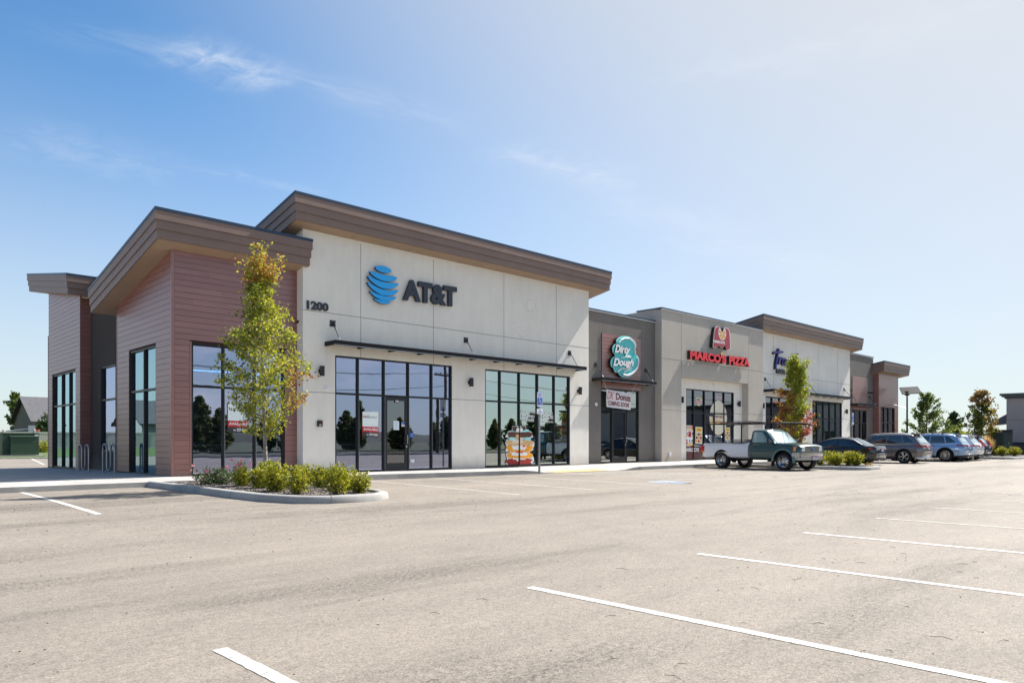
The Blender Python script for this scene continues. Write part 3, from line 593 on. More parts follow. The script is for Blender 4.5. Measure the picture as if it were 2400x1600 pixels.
def glazing(face,P,a0,a1,z0,z1,mull,trans,glassm,parent,name='window',door=None,fw=.055,setb=.09,mull_half=None,lab=None):
    """face 'Y' (plane y=P) or 'X'. mull: mullion positions; door=(i0,i1) positions"""
    def bx(mb,a,b,d0,d1,c,e,m):
        if face=='Y': mb.box(a,b,P+d0,P+d1,c,e,m)
        else: mb.box(P+d0,P+d1,a,b,c,e,m)
    t=bpy.data.objects.new(name,None); COL.objects.link(t)
    t.location=((a0,P,z0) if face=='Y' else (P,a0,z0)); keep_at=t.location.copy()
    t.parent=parent; t.matrix_parent_inverse=parent.matrix_basis.inverted()
    fr=MB(); f0,f1=setb-.07,setb+.06
    bx(fr,a0,a0+fw,f0,f1,z0,z1,'frame_black'); bx(fr,a1-fw,a1,f0,f1,z0,z1,'frame_black')
    bx(fr,a0+fw,a1-fw,f0,f1,z1-fw,z1,'frame_black')
    segs=[(a0+fw,a1-fw)] if not door else [(a0+fw,door[0]),(door[1],a1-fw)]
    for s in segs:
        if s[1]-s[0]>.03: bx(fr,s[0],s[1],f0,f1,z0,z0+fw*1.3,'frame_black')
    hw=fw*.55
    ml=[a0+fw]+list(mull)+[a1-fw]
    for m_ in mull:
        bx(fr,m_-hw,m_+hw,f0+.003,f1-.003,z0+fw*1.3 if not(door and door[0]-.01<=m_<=door[1]+.01) else z0,z1-fw,'frame_black')
        bx(fr,m_+hw,m_+hw+.012,f0+.012,f1-.02,z0+fw*1.3,z1-fw,'alu')
    for tz in trans:
        bx(fr,a0+fw,a1-fw,f0+.006,f1-.006,tz-fw*.6,tz+fw*.6,'frame_black')
    def reparent(o):
        o.parent=t; o.matrix_parent_inverse=Matrix.Translation(-keep_at)
    reparent(fr.build('frame'))
    gl=MB()
    zs=[z0]+list(trans)+[z1]
    for a,b in zip(ml,ml[1:]):
        for c,d in zip(zs,zs[1:]):
            if door and abs(a-door[0])<.02 and c==z0: continue
            jt=random.Random(int(a*100+c*10)).uniform(-.0022,.0022); y=setb
            if face=='Y': gl.quad((a,P+y-jt,c),(b,P+y+jt,c),(b,P+y+jt,d),(a,P+y-jt,d),glassm)
            else: gl.quad((P+y-jt,b,c),(P+y+jt,a,c),(P+y+jt,a,d),(P+y-jt,b,d),glassm)
    reparent(gl.build('pane',fixn=False))
    if lab: t['label']=lab
    if door:
        dd=bpy.data.objects.new('door',None); COL.objects.link(dd); dd.location=(door[0],P,z0); dd.parent=parent; dd.matrix_parent_inverse=parent.matrix_basis.inverted(); dl=Vector(dd.location)
        a,b=door[0]+hw,door[1]-hw; top=trans[0]-fw*.6
        m=MB(); s=.11; y0,y1=P+setb-.05,P+setb+.0
        m.box(a,a+s,y0,y1,z0+.01,top-.01,'black_satin');m.box(b-s,b,y0,y1,z0+.01,top-.01,'black_satin');m.box(a+s,b-s,y0,y1,z0+.01,z0+.30,'black_satin');m.box(a+s,b-s,y0,y1,top-.13,top-.01,'black_satin')
        def rp(o): o.parent=dd; o.matrix_parent_inverse=Matrix.Translation(-dl)
        rp(m.build('door_frame'))
        m=MB(); m.quad((a+s,P+setb-.02,z0+.3),(b-s,P+setb-.02,z0+.3),(b-s,P+setb-.02,top-.13),(a+s,P+setb-.02,top-.13),'glass_dark'); rp(m.build('pane',fixn=False))
        m=MB(); hx=b-.05; m.tube([(hx,y0-.0,z0+1.0),(hx,y0-.07,z0+1.0),(hx,y0-.07,z0+1.32),(hx,y0,z0+1.32)],.013,'alu',8); m.box(hx-.02,hx+.02,y0-.012,y0,z0+.86,z0+.94,'alu'); rp(m.build('handle'))
    return t
def joints_y(mb,Y,xs,zs,x0,x1,z0,z1,holes=()):
    """thin stucco control joints on the face"""
    t=.0022; 
    for x in xs:
        segs=[(z0,z1)]
        for h in holes:
            if h[0]-.01<x<h[1]+.01:
                ns=[]
                for a,b in segs:
                    if h[2]>a: ns.append((a,min(b,h[2])))
                    if h[3]<b: ns.append((max(a,h[3]),b))
                segs=ns
        for a,b in segs: mb.box(x-.008,x+.008,Y-t,Y+.02,a,b,'joint')
    for z in zs:
        segs=[(x0,x1)]
        for h in holes:
            if h[2]<z<h[3]:
                ns=[]
                for a,b in segs:
                    if h[0]>a: ns.append((a,min(b,h[0])))
                    if h[1]<b: ns.append((max(a,h[1]),b))
                segs=ns
        for a,b in segs: mb.box(a,b,Y-t-.0005,Y+.02,z-.008,z+.008,'joint')
def part(mb,name,label=None,parent=None,smooth=False):
    o=mb.build(name,smooth=smooth); keep(o,parent or B)
    if label: o['label']=label
    return o
def roofp(name,x0,x1,yf,yb,zf,slope,label,hgt=.86):
    """shed roof: front top edge height zf at y=yf, changing by -slope*(y-yf)"""
    t=bpy.data.objects.new(name,None); COL.objects.link(t); t.location=(x0,yf,zf); t.parent=B; t.matrix_parent_inverse=B.matrix_basis.inverted(); tl=Vector((x0,yf,zf)); t['label']=label
    zt=lambda y: zf-slope*(y-yf)
    def rp(o): o.parent=t; o.matrix_parent_inverse=Matrix.Translation(-tl)
    def band(mb,ins,a,b,m,bi=0):
        X0,X1,Y0,Y1=x0+ins,x1-ins,yf+ins,yb-ins
        mb.hexa([(X0,Y0,zt(Y0)-b),(X1,Y0,zt(Y0)-b),(X1,Y1,zt(Y1)-b),(X0,Y1,zt(Y1)-b),(X0,Y0,zt(Y0)-a),(X1,Y0,zt(Y0)-a),(X1,Y1,zt(Y1)-a),(X0,Y1,zt(Y1)-a)],m)
    h=(hgt-.09)/3
    m=MB(); band(m,.012,.09,.09+h-.002,'fascia'); band(m,.045,.09+h,.09+2*h-.002,'fascia'); band(m,.078,.09+2*h,.09+3*h,'fascia')
    # vertical butt joints between boards
    for i in range(1,int((x1-x0)/3.0)+1):
        for kk,ins in ((0,.012),(1,.045),(2,.078)):
            x=x0+3.0*i-.9*kk
            if x<x1-.2: m.box(x-.003,x+.003,yf+ins-.002,yf+ins+.01,zf-.09-(kk+1)*h+.01,zf-.09-kk*h-.005,'joint')
    rp(m.build('fascia'))
    m=MB(); band(m,0,0,.088,'cap_metal'); 
    rp(m.build('metal_cap'))
    m=MB(); i=.12; q=.09+3*h+.012
    m.hexa([(x0+i,yf+i,zt(yf+i)-q),(x1-i,yf+i,zt(yf+i)-q),(x1-i,yb-i,zt(yb-i)-q),(x0+i,yb-i,zt(yb-i)-q),(x0+i,yf+i,zt(yf+i)-q+.01),(x1-i,yf+i,zt(yf+i)-q+.01),(x1-i,yb-i,zt(yb-i)-q+.01),(x0+i,yb-i,zt(yb-i)-q+.01)],'soffit')
    for k in range(1,int((x1-x0)/2.4)+1):
        x=x0+2.4*k
        if x<x1-.3: m.hexa([(x-.006,yf+i,zt(yf+i)-q-.003),(x+.006,yf+i,zt(yf+i)-q-.003),(x+.006,yb-i,zt(yb-i)-q-.003),(x-.006,yb-i,zt(yb-i)-q-.003),(x-.006,yf+i,zt(yf+i)-q-.0005),(x+.006,yf+i,zt(yf+i)-q-.0005),(x+.006,yb-i,zt(yb-i)-q-.0005),(x-.006,yb-i,zt(yb-i)-q-.0005)],'joint')
    rp(m.build('soffit'))
SL=.19
# --- glazing openings (measured)
def ox(*p,Y=D2): return [XonY(v,Y) for v in p]
gA=ox(785.5,1059.5); gAm=ox(840.5,901.5,958.5,1013.3); ZH=ZonY(785.5,832,D2); ZT=ZonY(786.8,921,D2)
gB=ox(1137,1336); gBm=ox(1173.6,1218.7,1261.4,1300.5)
holesA=[(gA[0],gA[1],FZ,ZH),(gB[0],gB[1],FZ+.01,ZH)]
ZR1=5.61; ZR2=2.90
# AT&T block
m=MB(); wall_y(m,D2,X_AT0,X_AT1,-.1,8.45,'stucco_light',holesA)
m.quad((X_AT0,D1+.6,-.1),(X_AT0,D2,-.1),(X_AT0,D2,8.45),(X_AT0,D1+.6,8.45),'stucco_light'); m.quad((X_AT1,D2,-.1),(X_AT1,D1+.6,-.1),(X_AT1,D1+.6,8.45),(X_AT1,D2,8.45),'stucco_light')
for X in (X_AT0,X_AT1): m.quad((X,31,3),(X,D1+.6,3),(X,D1+.6,8.45),(X,31,6.9),'stucco_light')
joints_y(m,D2,ox(845.4,1015.8,1181,1304),[ZR1,ZR2],X_AT0,X_AT1,.2,8.2,holesA)
part(m,'wall','light beige stucco wall of the tallest shop block')
m=MB(); m.box(gB[0]-.3,X_AT1-.002,D2-.012,D2-.001,-.05,FZ+.015,'plinth'); part(m,'plinth')
wa=glazing('Y',D2,gA[0],gA[1],FZ,ZH,gAm,[ZT],'glass_violet',B,door=(gAm[1],gAm[2]),lab='five bay storefront window with violet reflections beside the glass door')
wb=glazing('Y',D2,gB[0],gB[1],FZ+.02,ZH,gBm,[ZT],'glass_green',B,lab='five bay storefront window with greenish reflections and cookie sticker')
# siding corner block
yS0,yS1=D1,27.9
zroofN=lambda y: 7.94-.188*(y-21.9)-.86-.0
gC=[XonY(449,D1),XonY(667,D1)]; zc1=ZonY(449,804,D1); gCm=[XonY(525,D1),XonY(598.5,D1)]; zct=ZonY(449,904,D1)
m=MB(); wall_y(m,D1,XA,X_AT0-.002,-.1,7.0,'siding_gap',[(gC[0],gC[1],FZ+.03,zc1)])
holeS=[(YonX(364.8,XA),YonX(304.5,XA),.17,ZonX(364.8,807.5,XA))]
wall_x(m,XA,D1,yS1,-.1,5.9,'siding_gap',holeS); m.add([(XA,D1,5.9),(XA,yS1,5.9),(XA,D1,zroofN(D1)+.1)],[(0,1,2)],'siding_gap')
part(m,'wall','dark backing wall behind the corner siding')
m=MB(); siding_y(m,D1,XA+.075,X_AT0-.002,.22,6.98,[(gC[0]-.06,gC[1]+.06,FZ,zc1+.05)])
siding_x(m,XA,D1+.075,yS1-.06,.22,lambda y:zroofN(y)+.05,[(holeS[0][0]-.06,holeS[0][1]+.06,0,holeS[0][3]+.05)])
m.box(XA-.02,XA+.07,D1-.02,D1+.07,.15,zroofN(D1)+.06,'siding'); m.box(XA-.02,XA+.02,yS1-.055,yS1,.15,5.9,'siding')
for q in (gC[0]-.055,gC[1]+.005): m.box(q,q+.05,D1-.02,D1-.001,.16,zc1+.05,'siding')
part(m,'siding_boards','reddish brown horizontal siding boards of the near corner')
glazing('Y',D1,gC[0],gC[1],FZ+.03,zc1,gCm,[zct],'glass_violet',B,lab='three bay window behind the young tree')
zst=ZonX(364.8,909.8,XA)
glazing('X',XA,holeS[0][0],holeS[0][1],.17,holeS[0][3],[YonX(335,XA)],[zst],'glass_teal',B,lab='two bay window in the west wall near the corner')
# recess between the two siding blocks
XRc=8.05; yF0,yF1=32.75,38.1
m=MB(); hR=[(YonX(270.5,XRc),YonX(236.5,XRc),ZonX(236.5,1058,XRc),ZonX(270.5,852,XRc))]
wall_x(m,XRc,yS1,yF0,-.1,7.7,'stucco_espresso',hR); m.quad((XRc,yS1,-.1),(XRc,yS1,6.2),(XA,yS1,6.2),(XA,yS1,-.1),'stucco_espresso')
part(m,'wall','dark taupe stucco wall recessed between the siding blocks')
glazing('X',XRc,hR[0][0],hR[0][1],hR[0][2],hR[0][3],[],[ZonX(270.5,933,XRc)],'glass_violet',B,lab='narrow tall window in the dark recessed wall')
m=MB(); gz=[YonX(188-9.5,XA),YonX(123.8,XA)]
hF=[(YonX(177,XA),YonX(124,XA),.08,ZonX(176,866,XA))]
zroofF=lambda y: 7.74+.16*(y-32.09)-.80
wall_x(m,XA,yF0,yF1,-.1,6.9,'siding_gap',hF); wall_y(m,yF0,XA,XRc+.01,-.1,6.95,'siding_gap')
m.add([(XA,yF0,6.9),(XA,yF1,6.9),(XA,yF1,zroofF(yF1)+.1)],[(0,1,2)],'siding_gap')
m.box(XA,X_END,yF1-.01,yF1+.2,-.2,6.0,'stucco_dark'); part(m,'wall','rear end wall')
m=MB(); siding_x(m,XA,yF0+.06,yF1-.03,.1,lambda y:zroofF(y)+.05,[(hF[0][0]-.06,hF[0][1]+.06,0,hF[0][3]+.05)])
siding_y(m,yF0,XA+.05,XRc,.1,6.95); m.box(XA-.02,XA+.055,yF0-.02,yF0+.055,.05,zroofF(yF0)+.05,'siding')
part(m,'siding_boards','reddish brown horizontal siding boards of the rear corner')
zft=ZonX(150,949,XA)
glazing('X',XA,hF[0][0],hF[0][1],.09,hF[0][3],[YonX(160.8,XA),YonX(143.2,XA)],[zft],'glass_teal',B,lab='three bay window in the west wall at the rear corner')
roofp('roof',7.01,11.95,21.9,28.9,7.94,.188,'shed roof over the near siding corner')
roofp('roof',7.04,12.6,32.09,39.2,7.74,-.16,'shed roof over the rear siding corner',hgt=.80)
roofp('roof',11.11,27.33,21.54,31.5,9.27,.191,'large shed roof over the tallest beige block')
roofp('roof',43.1,59.45,21.95,31.5,9.25,.191,'shed roof over the nail salon block')
roofp('roof',63.9,70.2,21.95,29,7.88,.188,'shed roof over the far siding corner')
# Block 3 dark stucco
gD=[XonY(1408.5,D1),XonY(1497.5,D1)]; zD=ZonY(1409.5,909.8,D1); gDm=[XonY(1436,D1),XonY(1469.7,D1)]; zDt=ZonY(1410,956.8,D1)
hd=[(gD[0],gD[1],FZ,zD)]
m=MB(); wall_y(m,D1,X_AT1-.01,X_B4+.01,-.1,7.52,'stucco_dark',hd)
joints_y(m,D1,[XonY(1412,D1),XonY(1504,D1)],[5.62],X_AT1,X_B4,5.0,7.45,[]); joints_y(m,D1,[],[2.9],X_AT1,X_B4,0,1,hd)
part(m,'wall','dark taupe stucco wall of the donut shop block')
m=MB(); sx0,sx1=XonY(1409.5,D1),XonY(1500.5,D1); sz1=ZonY(1409.5,780,D1)
m.box(sx0,sx1,D1-.02,D1+.01,zD+.01,sz1,'siding_gap'); siding_y(m,D1-.02,sx0+.01,sx1-.01,zD+.02,sz1); part(m,'siding_boards','reddish siding panel behind the round turquoise sign')
def coping(x0,x1,Y,z,back=.45):
    mm=MB(); mm.box(x0,x1,Y-.055,Y+back,z,z+.07,'cap_metal'); mm.box(x0,x1,Y-.048,Y-.002,z-.035,z-.001,'white_gloss'); part(mm,'metal_cap')
coping(X_AT1+.01,X_B4-.01,D1,7.56); coping(X_B4-.06,X_B5+.06,D2,8.22,1.6); coping(X_B6+.01,X_B7+.05,D6,8.2)
glazing('Y',D1,gD[0],gD[1],FZ,zD,gDm,[zDt],'glass_clear',B,door=(gDm[0],gDm[1]),lab='narrow three bay shopfront under the hanging banner')
# Block 4 taupe portal
px0,px1=XonY(1597,D2),XonY(1754,D2); pz=ZonY(1596,882,D2)
m=MB(); wall_y(m,D2,X_B4,X_B5,-.1,8.2,'stucco_taupe',[(px0,px1,-.1,pz)],depth=.42)
m.quad((X_B4,24.5,-.1),(X_B4,D2,-.1),(X_B4,D2,8.2),(X_B4,24.5,8.2),'stucco_taupe'); m.quad((X_B4+.002,26,7.3),(X_B4+.002,24.0,7.3),(X_B4+.002,24.0,8.18),(X_B4+.002,26,8.18),'stucco_white')
joints_y(m,D2,[px0,px1],[5.62],X_B4,X_B5,pz,8.1); joints_y(m,D2,[],[2.9],X_B4,px0,0,1)
joints_y(m,D2,[],[2.9],px1,X_B5,0,1)
part(m,'wall','taupe stucco portal wall of the pizza shop block')
gE=[XonY(1608,D1),XonY(1720.3,D1)]; zE=ZonY(1608.9,910,D1); gEm=[XonY(v,D1) for v in (1627,1652.5,1676,1698.4)]; zEt=ZonY(1608,965.5,D1)
m=MB(); he=[(gE[0],gE[1],FZ,zE)]; wall_y(m,D1,X_B4+.1,X_B5-.1,-.1,pz+.3,'stucco_light',he); joints_y(m,D1,[],[2.9],px0,px1,0,1,he); part(m,'wall','light beige stucco wall inside the pizza shop portal')
glazing('Y',D1,gE[0],gE[1],FZ,zE,gEm,[zEt],'glass_dark',B,door=(gEm[1],gEm[2]),lab='pizza shop window with posters and neon')
# Block 5
gF=[XonY(1794.5,D1),XonY(1880,D1)]; gFm=[XonY(v,D1) for v in (1811,1829,1846,1863)]
gG=[XonY(1904,D1),XonY(1973.4,D1)]; gGm=[XonY(v,D1) for v in (1916.6,1931.4,1946,1960.4)]; zG=ZonY(1904,937.5,D1); zGt=ZonY(1904,980.7,D1)
h5=[(gF[0],gF[1],FZ,zG),(gG[0],gG[1],FZ,zG)]
m=MB(); wall_y(m,D1,X_B5,X_B6,-.1,8.45,'stucco_light',h5); joints_y(m,D1,[XonY(v,D1) for v in (1813,1865.7,1919.3,1963)],[5.62,2.9],X_B5,X_B6,.2,8.2,h5)
m.quad((X_B6,D1,-.1),(X_B6,D6+1,-.1),(X_B6,D6+1,8.45),(X_B6,D1,8.45),'stucco_light'); m.quad((X_B5,31,7),(X_B5,D1,7),(X_B5,D1,8.45),(X_B5,31,7.1),'stucco_light')
part(m,'wall','light beige stucco wall of the nail salon block')
glazing('Y',D1,gF[0],gF[1],FZ,zG,gFm,[zGt],'glass_dark',B,lab='dark shopfront window behind the autumn tree',fw=.07)
glazing('Y',D1,gG[0],gG[1],FZ,zG,gGm,[zGt],'glass_green',B,lab='five bay greenish window of the nail salon',fw=.06)
# Block 6 + 7
gH=[XonY(1995.5,D6),XonY(2031,D6)]; zH6=ZonY(1996,959,D6); gHm=[XonY(2004.2,D6),XonY(2017.5,D6)]; zHt=ZonY(1997,990,D6)
m=MB(); h6=[(gH[0],gH[1],FZ,zH6)]; wall_y(m,D6,X_B6,X_B7+.05,-.1,8.15,'stucco_dark',h6); joints_y(m,D6,[],[5.6,2.9],X_B6,X_B7,0,1,h6); part(m,'wall','dark taupe stucco wall of the far entrance block')
m=MB(); a,b=XonY(1997,D6),XonY(2032.3,D6); m.box(a,b,D6-.02,D6+.01,zH6,ZonY(1997,880.5,D6),'siding_gap'); siding_y(m,D6-.02,a,b,zH6+.01,ZonY(1997,880.5,D6)); part(m,'siding_boards','reddish siding panel above the far entrance')
glazing('Y',D6,gH[0],gH[1],FZ,zH6,gHm,[zHt],'glass_dark',B,lab='far entrance window with screened panes',fw=.07)
gI=[XonY(2064,D1),XonY(2096,D1)]; zI=ZonY(2064,952.3,D1); zIt=ZonY(2066,989,D1)
m=MB(); h7=[(gI[0],gI[1],FZ,zI)]; wall_y(m,D1,X_B7,X_END,-.1,7.0,'siding_gap',h7); m.quad((X_B7,D6+.3,-.1),(X_B7,D1,-.1),(X_B7,D1,7.0),(X_B7,D6+.3,7.0),'siding')
m.quad((X_END,D1,-.1),(X_END,28,-.1),(X_END,28,5.9),(X_END,D1,7),'siding_gap'); part(m,'wall','backing wall of the far siding corner')
m=MB(); siding_y(m,D1,X_B7+.06,X_END-.06,.18,6.98,[(gI[0]-.05,gI[1]+.05,0,zI+.05)]); siding_x(m,X_B7,D1+.06,D6,.18,lambda y:6.95)
m.box(X_B7-.02,X_B7+.055,D1-.02,D1+.055,.15,7.0,'siding'); m.box(X_END-.055,X_END+.02,D1-.02,D1+.055,.15,7.0,'siding'); part(m,'siding_boards','reddish siding boards of the far corner')
glazing('Y',D1,gI[0],gI[1],FZ,zI,[XonY(2073.3,D1),XonY(2083.7,D1)],[zIt],'glass_dark',B,lab='window of the far siding corner',fw=.07)
# interior and roof deck
m=MB(); m.box(XA+.3,X_END-.1,D1+.32,38.0,FZ-.05,FZ-.002,'interior_floor'); part(m,'interior_floor')
m=MB(); m.box(XRc+.3,X_END-.1,D1+.45,38.0,5.2,5.3,'ceiling_tile'); m.box(X_AT0,X_AT1,D2+.28,D1+.46,5.2,5.3,'ceiling_tile'); m.box(XA+.28,X_AT0,D1+.28,D1+.46,5.2,5.3,'ceiling_tile'); part(m,'ceiling')
m=MB(); m.box(XRc+.3,X_END-.1,30.6,30.8,0,5.2,'interior_wall')
for x in (19.3,X_AT1+.05,X_B4+.15,X_B5-.15,X_B6,X_B7): m.box(x-.06,x+.06,D1+.5 if x!=19.3 else D2+.3,30.6,0,5.2,'interior_wall')
m.box(19.24,19.36,D2+.29,D1+.5,0,5.2,'interior_wall')
part(m,'interior_wall')
m=MB(); m.box(XRc+.4,X_AT1,30.9,38.0,5.6,5.7,'roofing'); m.box(X_AT1+.02,X_B4,D1+.3,38.0,7.0,7.05,'roofing'); m.box(X_B4+.02,X_B5-.01,D2+.5,38,7.1,7.15,'roofing'); m.box(X_B5,X_B6,31,38,6.8,6.85,'roofing'); m.box(X_B6+.05,X_END-.05,D6+.3,38,5.95,6.0,'roofing'); part(m,'roof_deck')
# canopies with tie rods
def canopy(x0,x1,Yw,proj,z0,z1,rods,label):
    t=bpy.data.objects.new('canopy',None); COL.objects.link(t); tl=Vector((x0,Yw,z0)); t.location=tl; t.parent=B; t.matrix_parent_inverse=B.matrix_basis.inverted(); t['label']=label
    def rp(o): o.parent=t; o.matrix_parent_inverse=Matrix.Translation(-tl); return o
    yf=Yw-proj; m=MB()
    # C-channel rim and flat deck
    m.box(x0,x1,yf,yf+.05,z0,z1,'black_metal'); m.box(x0,x0+.05,yf+.051,Yw-.001,z0,z1,'black_metal'); m.box(x1-.05,x1,yf+.051,Yw-.001,z0,z1,'black_metal')
    m.box(x0+.051,x1-.051,yf+.051,Yw-.001,z1-.07,z1-.05,'black_metal'); m.box(x0+.051,x1-.051,yf+.051,yf+.12,z0+.0,z0+.01,'black_metal')
    n=int((x1-x0)/1.2)
    for i in range(1,n): x=x0+(x1-x0)*i/n; m.box(x-.02,x+.02,yf+.06,Yw-.01,z0+.01,z1-.071,'black_metal')
    m.box(x0-.004,x1+.004,yf-.012,yf-.001,z0+.0,z0+.012,'alu'); m.box(x0-.006,x1+.006,yf-.012,yf+.02,z1+.001,z1+.008,'black_metal')
    rp(m.build('canopy_frame'))
    for xr,zp in rods:
        m=MB(); m.tube([(xr,Yw-.045,zp),(xr+.0,yf+.16,z1+.04)],.016,'black_metal',8)
        m.tube([(xr,Yw-.045,zp),(xr,Yw-.10,zp-.06)],.03,'black_metal',8); m.tube([(xr,yf+.23,z1+.13),(xr,yf+.15,z1+.02)],.028,'steel',8); m.box(xr-.03,xr+.03,yf+.1,yf+.2,z1-.05,z1+.03,'black_metal')
        rp(m.build('tie_rod'))
        m=MB(); m.box(xr-.11,xr+.11,Yw-.012,Yw-.001,zp-.11,zp+.11,'black_satin'); m.box(xr-.02,xr+.02,Yw-.05,Yw-.012,zp-.035,zp+.035,'black_satin')
        for a,b in ((-.07,0),(.07,0),(0,-.08),(0,.08)): m.cyl((xr+a,Yw-.013,zp+b),.012,-.008,'steel',6,'Y')
        rp(m.build('wall_plate'))
    return t
PJ=.64
cz0,cz1=4.47,4.62
canopy(12.5,25.42,D2,PJ,cz0,cz1,[(12.80,5.27),(18.75,5.27),(24.95,5.27)],'long black metal canopy over both windows of the tall beige block')
cb0=XonY(1387.5,D1); z3=ZonY(1417,891.5,D1-PJ)
canopy(cb0,XonY(1539.3,D1-PJ),D1,PJ,z3,z3+.15,[(cb0+.28,ZonY(1394,854,D1)),(XonY(1513,D1),ZonY(1513,867.6,D1))],'short black canopy under the turquoise sign')
c5=XonY(1788.5,D1); z5=ZonY(1812,917,D1-PJ)
canopy(c5+.05,XonY(1998.2,D1-PJ),D1,PJ,z5,z5+.16,[(c5+.25,ZonY(1792,888,D1)),(XonY(1898,D1),ZonY(1898,904.8,D1)),(XonY(1978,D1),ZonY(1978,912.5,D1))],'long black canopy over the nail salon windows')
c6=XonY(1990.7,D6); z6=ZonY(2009.5,949,D6-PJ)
canopy(c6+.05,XonY(2057,D6-PJ),D6,PJ,z6,z6+.16,[(c6+.4,ZonY(1992,925,D6)),(XonY(2037.7,D6),ZonY(2037.7,930,D6))],'short black canopy over the far entrance')
# ------------------------------------------------------------------ vegetation
leafmat('leaf_green',(.11,.18,.02),(.22,.28,.03),(.42,.40,.04)); leafmat('leaf_lime',(.27,.33,.03),(.48,.46,.04),(.62,.52,.06)); leafmat('leaf_orange',(.42,.22,.05),(.50,.28,.06),(.35,.10,.04)); leafmat('leaf_red',(.36,.06,.04),(.50,.12,.06),(.30,.04,.03)); leafmat('leaf_brown',(.24,.13,.06),(.38,.22,.08),(.30,.10,.05))
leafmat('leaf_shrub',(.17,.21,.012),(.38,.37,.02),(.60,.52,.06),tr=.45); leafmat('leaf_rose',(.05,.085,.025),(.09,.13,.04),(.16,.17,.08),tr=.25); leafmat('leaf_dark',(.025,.05,.018),(.05,.08,.03),(.08,.11,.04),tr=.2); leafmat('leaf_far',(.07,.12,.03),(.13,.19,.05),(.2,.26,.08),tr=.4)
leafmat('leaf_olive',(.12,.13,.03),(.20,.19,.04),(.40,.26,.06),tr=.35); leafmat('straw',(.5,.34,.12),(.62,.45,.2),(.4,.26,.1),tr=.4)
mat('bark_pale',(.42,.37,.32),.85,col2=(.16,.13,.11),vscale=14,bump=.5,bscale=20); mat('bark',(.12,.09,.07),.9,bump=.5,bscale=20); mat('petal',(.72,.04,.16),.6); mat('petal_pale',(.75,.35,.38),.6)
def leaf(mb,p,s,rnd,m,up=.3):
    n=Vector((rnd.gauss(0,1),rnd.gauss(0,1),rnd.gauss(0,1)+up)).normalized(); a=n.orthogonal().normalized(); a=(Quaternion(n,rnd.uniform(0,6.28))@a); b=n.cross(a); s*=rnd.uniform(.7,1.25)
    q=n*s*.18
    mb.add([p-a*s*.5,p+b*s*.42+q-a*s*.05,p+a*s*.55,p-b*s*.42+q-a*s*.05],[(0,1,2,3)],m)
def tree(name,label,cat,base,H,prof,nbr,leaves_per,ls,mfn,seed,tr=.06,lean=(0,0),bark='bark_pale',clear=1.0,rise=.75,group=None,sub=5,tips=(),crownscale=(1,1),trunkfree=None):
    rnd=random.Random(seed); t=thing(name,label,cat,base,0,group); tk=MB(); cr=MB()
    zmin=prof[0][0]; zmax=prof[-1][0]
    def rad(z):
        for (a,b),(c,d) in zip(prof,prof[1:]):
            if z<=c: return lerp(b,d,(z-a)/(c-a)) if z>=a else b*.6
        return prof[-1][1]
    n=12; tp=[]
    for i in range(n+1):
        f=i/n; z=f*H*.97; w=.03*H*.12*math.sin(f*7+seed)
        tp.append(Vector((lean[0]*f+w*f,lean[1]*f+w*.6*f,z-.1*(i==0))))
    tk.tube(tp,[tr*(1-.88*(i/n)**.8)*(1.35 if i==0 else 1) for i in range(n+1)],bark,8)
    def at(z):
        f=min(max(z/(H*.97),0),1)*n; i=min(int(f),n-1); return tp[i].lerp(tp[i+1],f-i)
    for i in range(nbr):
        z0=zmin+(zmax*.96-zmin)*((i+rnd.random())/nbr)**.95-.15*H*.1; p0=at(z0); az=i*2.4+rnd.uniform(-.4,.4); ri=rise*rnd.uniform(.6,1.5)
        # reach the crown outline
        L=rad(z0+.3)*rnd.uniform(.72,1.08); L=min(L,rad(min(zmax,z0+L*ri))*1.15+.1)
        pts=[]; k=6
        for j in range(k+1):
            f=j/k; pts.append(p0+Vector((math.cos(az)*L*f*crownscale[0],math.sin(az)*L*f*crownscale[1],L*ri*(f**1.25)))+Vector((rnd.gauss(0,.02),rnd.gauss(0,.02),rnd.gauss(0,.02)))*L*f)
        br=max(.006,tr*.32*(1-z0/H)+.006); tk.tube(pts,[br*(1-.8*j/k) for j in range(k+1)],bark,5,cap=False)
        nt=int(sub*(L+.5)*1.2)+2
        for s_ in range(nt):
            f=rnd.uniform(.18,1.0)**.8; q=f*k; jj=min(int(q),k-1); c=pts[jj].lerp(pts[jj+1],q-jj)
            dv=Vector((rnd.gauss(0,1),rnd.gauss(0,1),rnd.gauss(.35,.7))).normalized(); tl=rnd.uniform(.12,.36)*(.5+.5*min(1.5,L))
            e=c+dv*tl; tk.tube([c,e],[.004,.002],bark,3,cap=False)
            for _ in range(leaves_per):
                g=rnd.random(); p=c.lerp(e,g)+Vector((rnd.gauss(0,.05),rnd.gauss(0,.05),rnd.gauss(0,.045)))*(1+ls*4); leaf(cr,p,ls,rnd,mfn(p,rnd))
    for (dx,dy,z0,z1) in tips:
        a=at(z0); b=Vector((a.x+dx,a.y+dy,z1)); tk.tube([a,a.lerp(b,.5)+Vector((dx*.2,dy*.2,0)),b],[tr*.3,tr*.2,.004],bark,5)
        for _ in range(int(leaves_per*14)):
            g=rnd.uniform(.2,1.0); p=a.lerp(b,g)+Vector((rnd.gauss(0,.11),rnd.gauss(0,.11),rnd.gauss(0,.06))); leaf(cr,p,ls,rnd,mfn(p,rnd))
    o=tk.build('trunk',t,smooth=True,sharp=60,fixn=False); o=cr.build('crown',t,fixn=False); return t
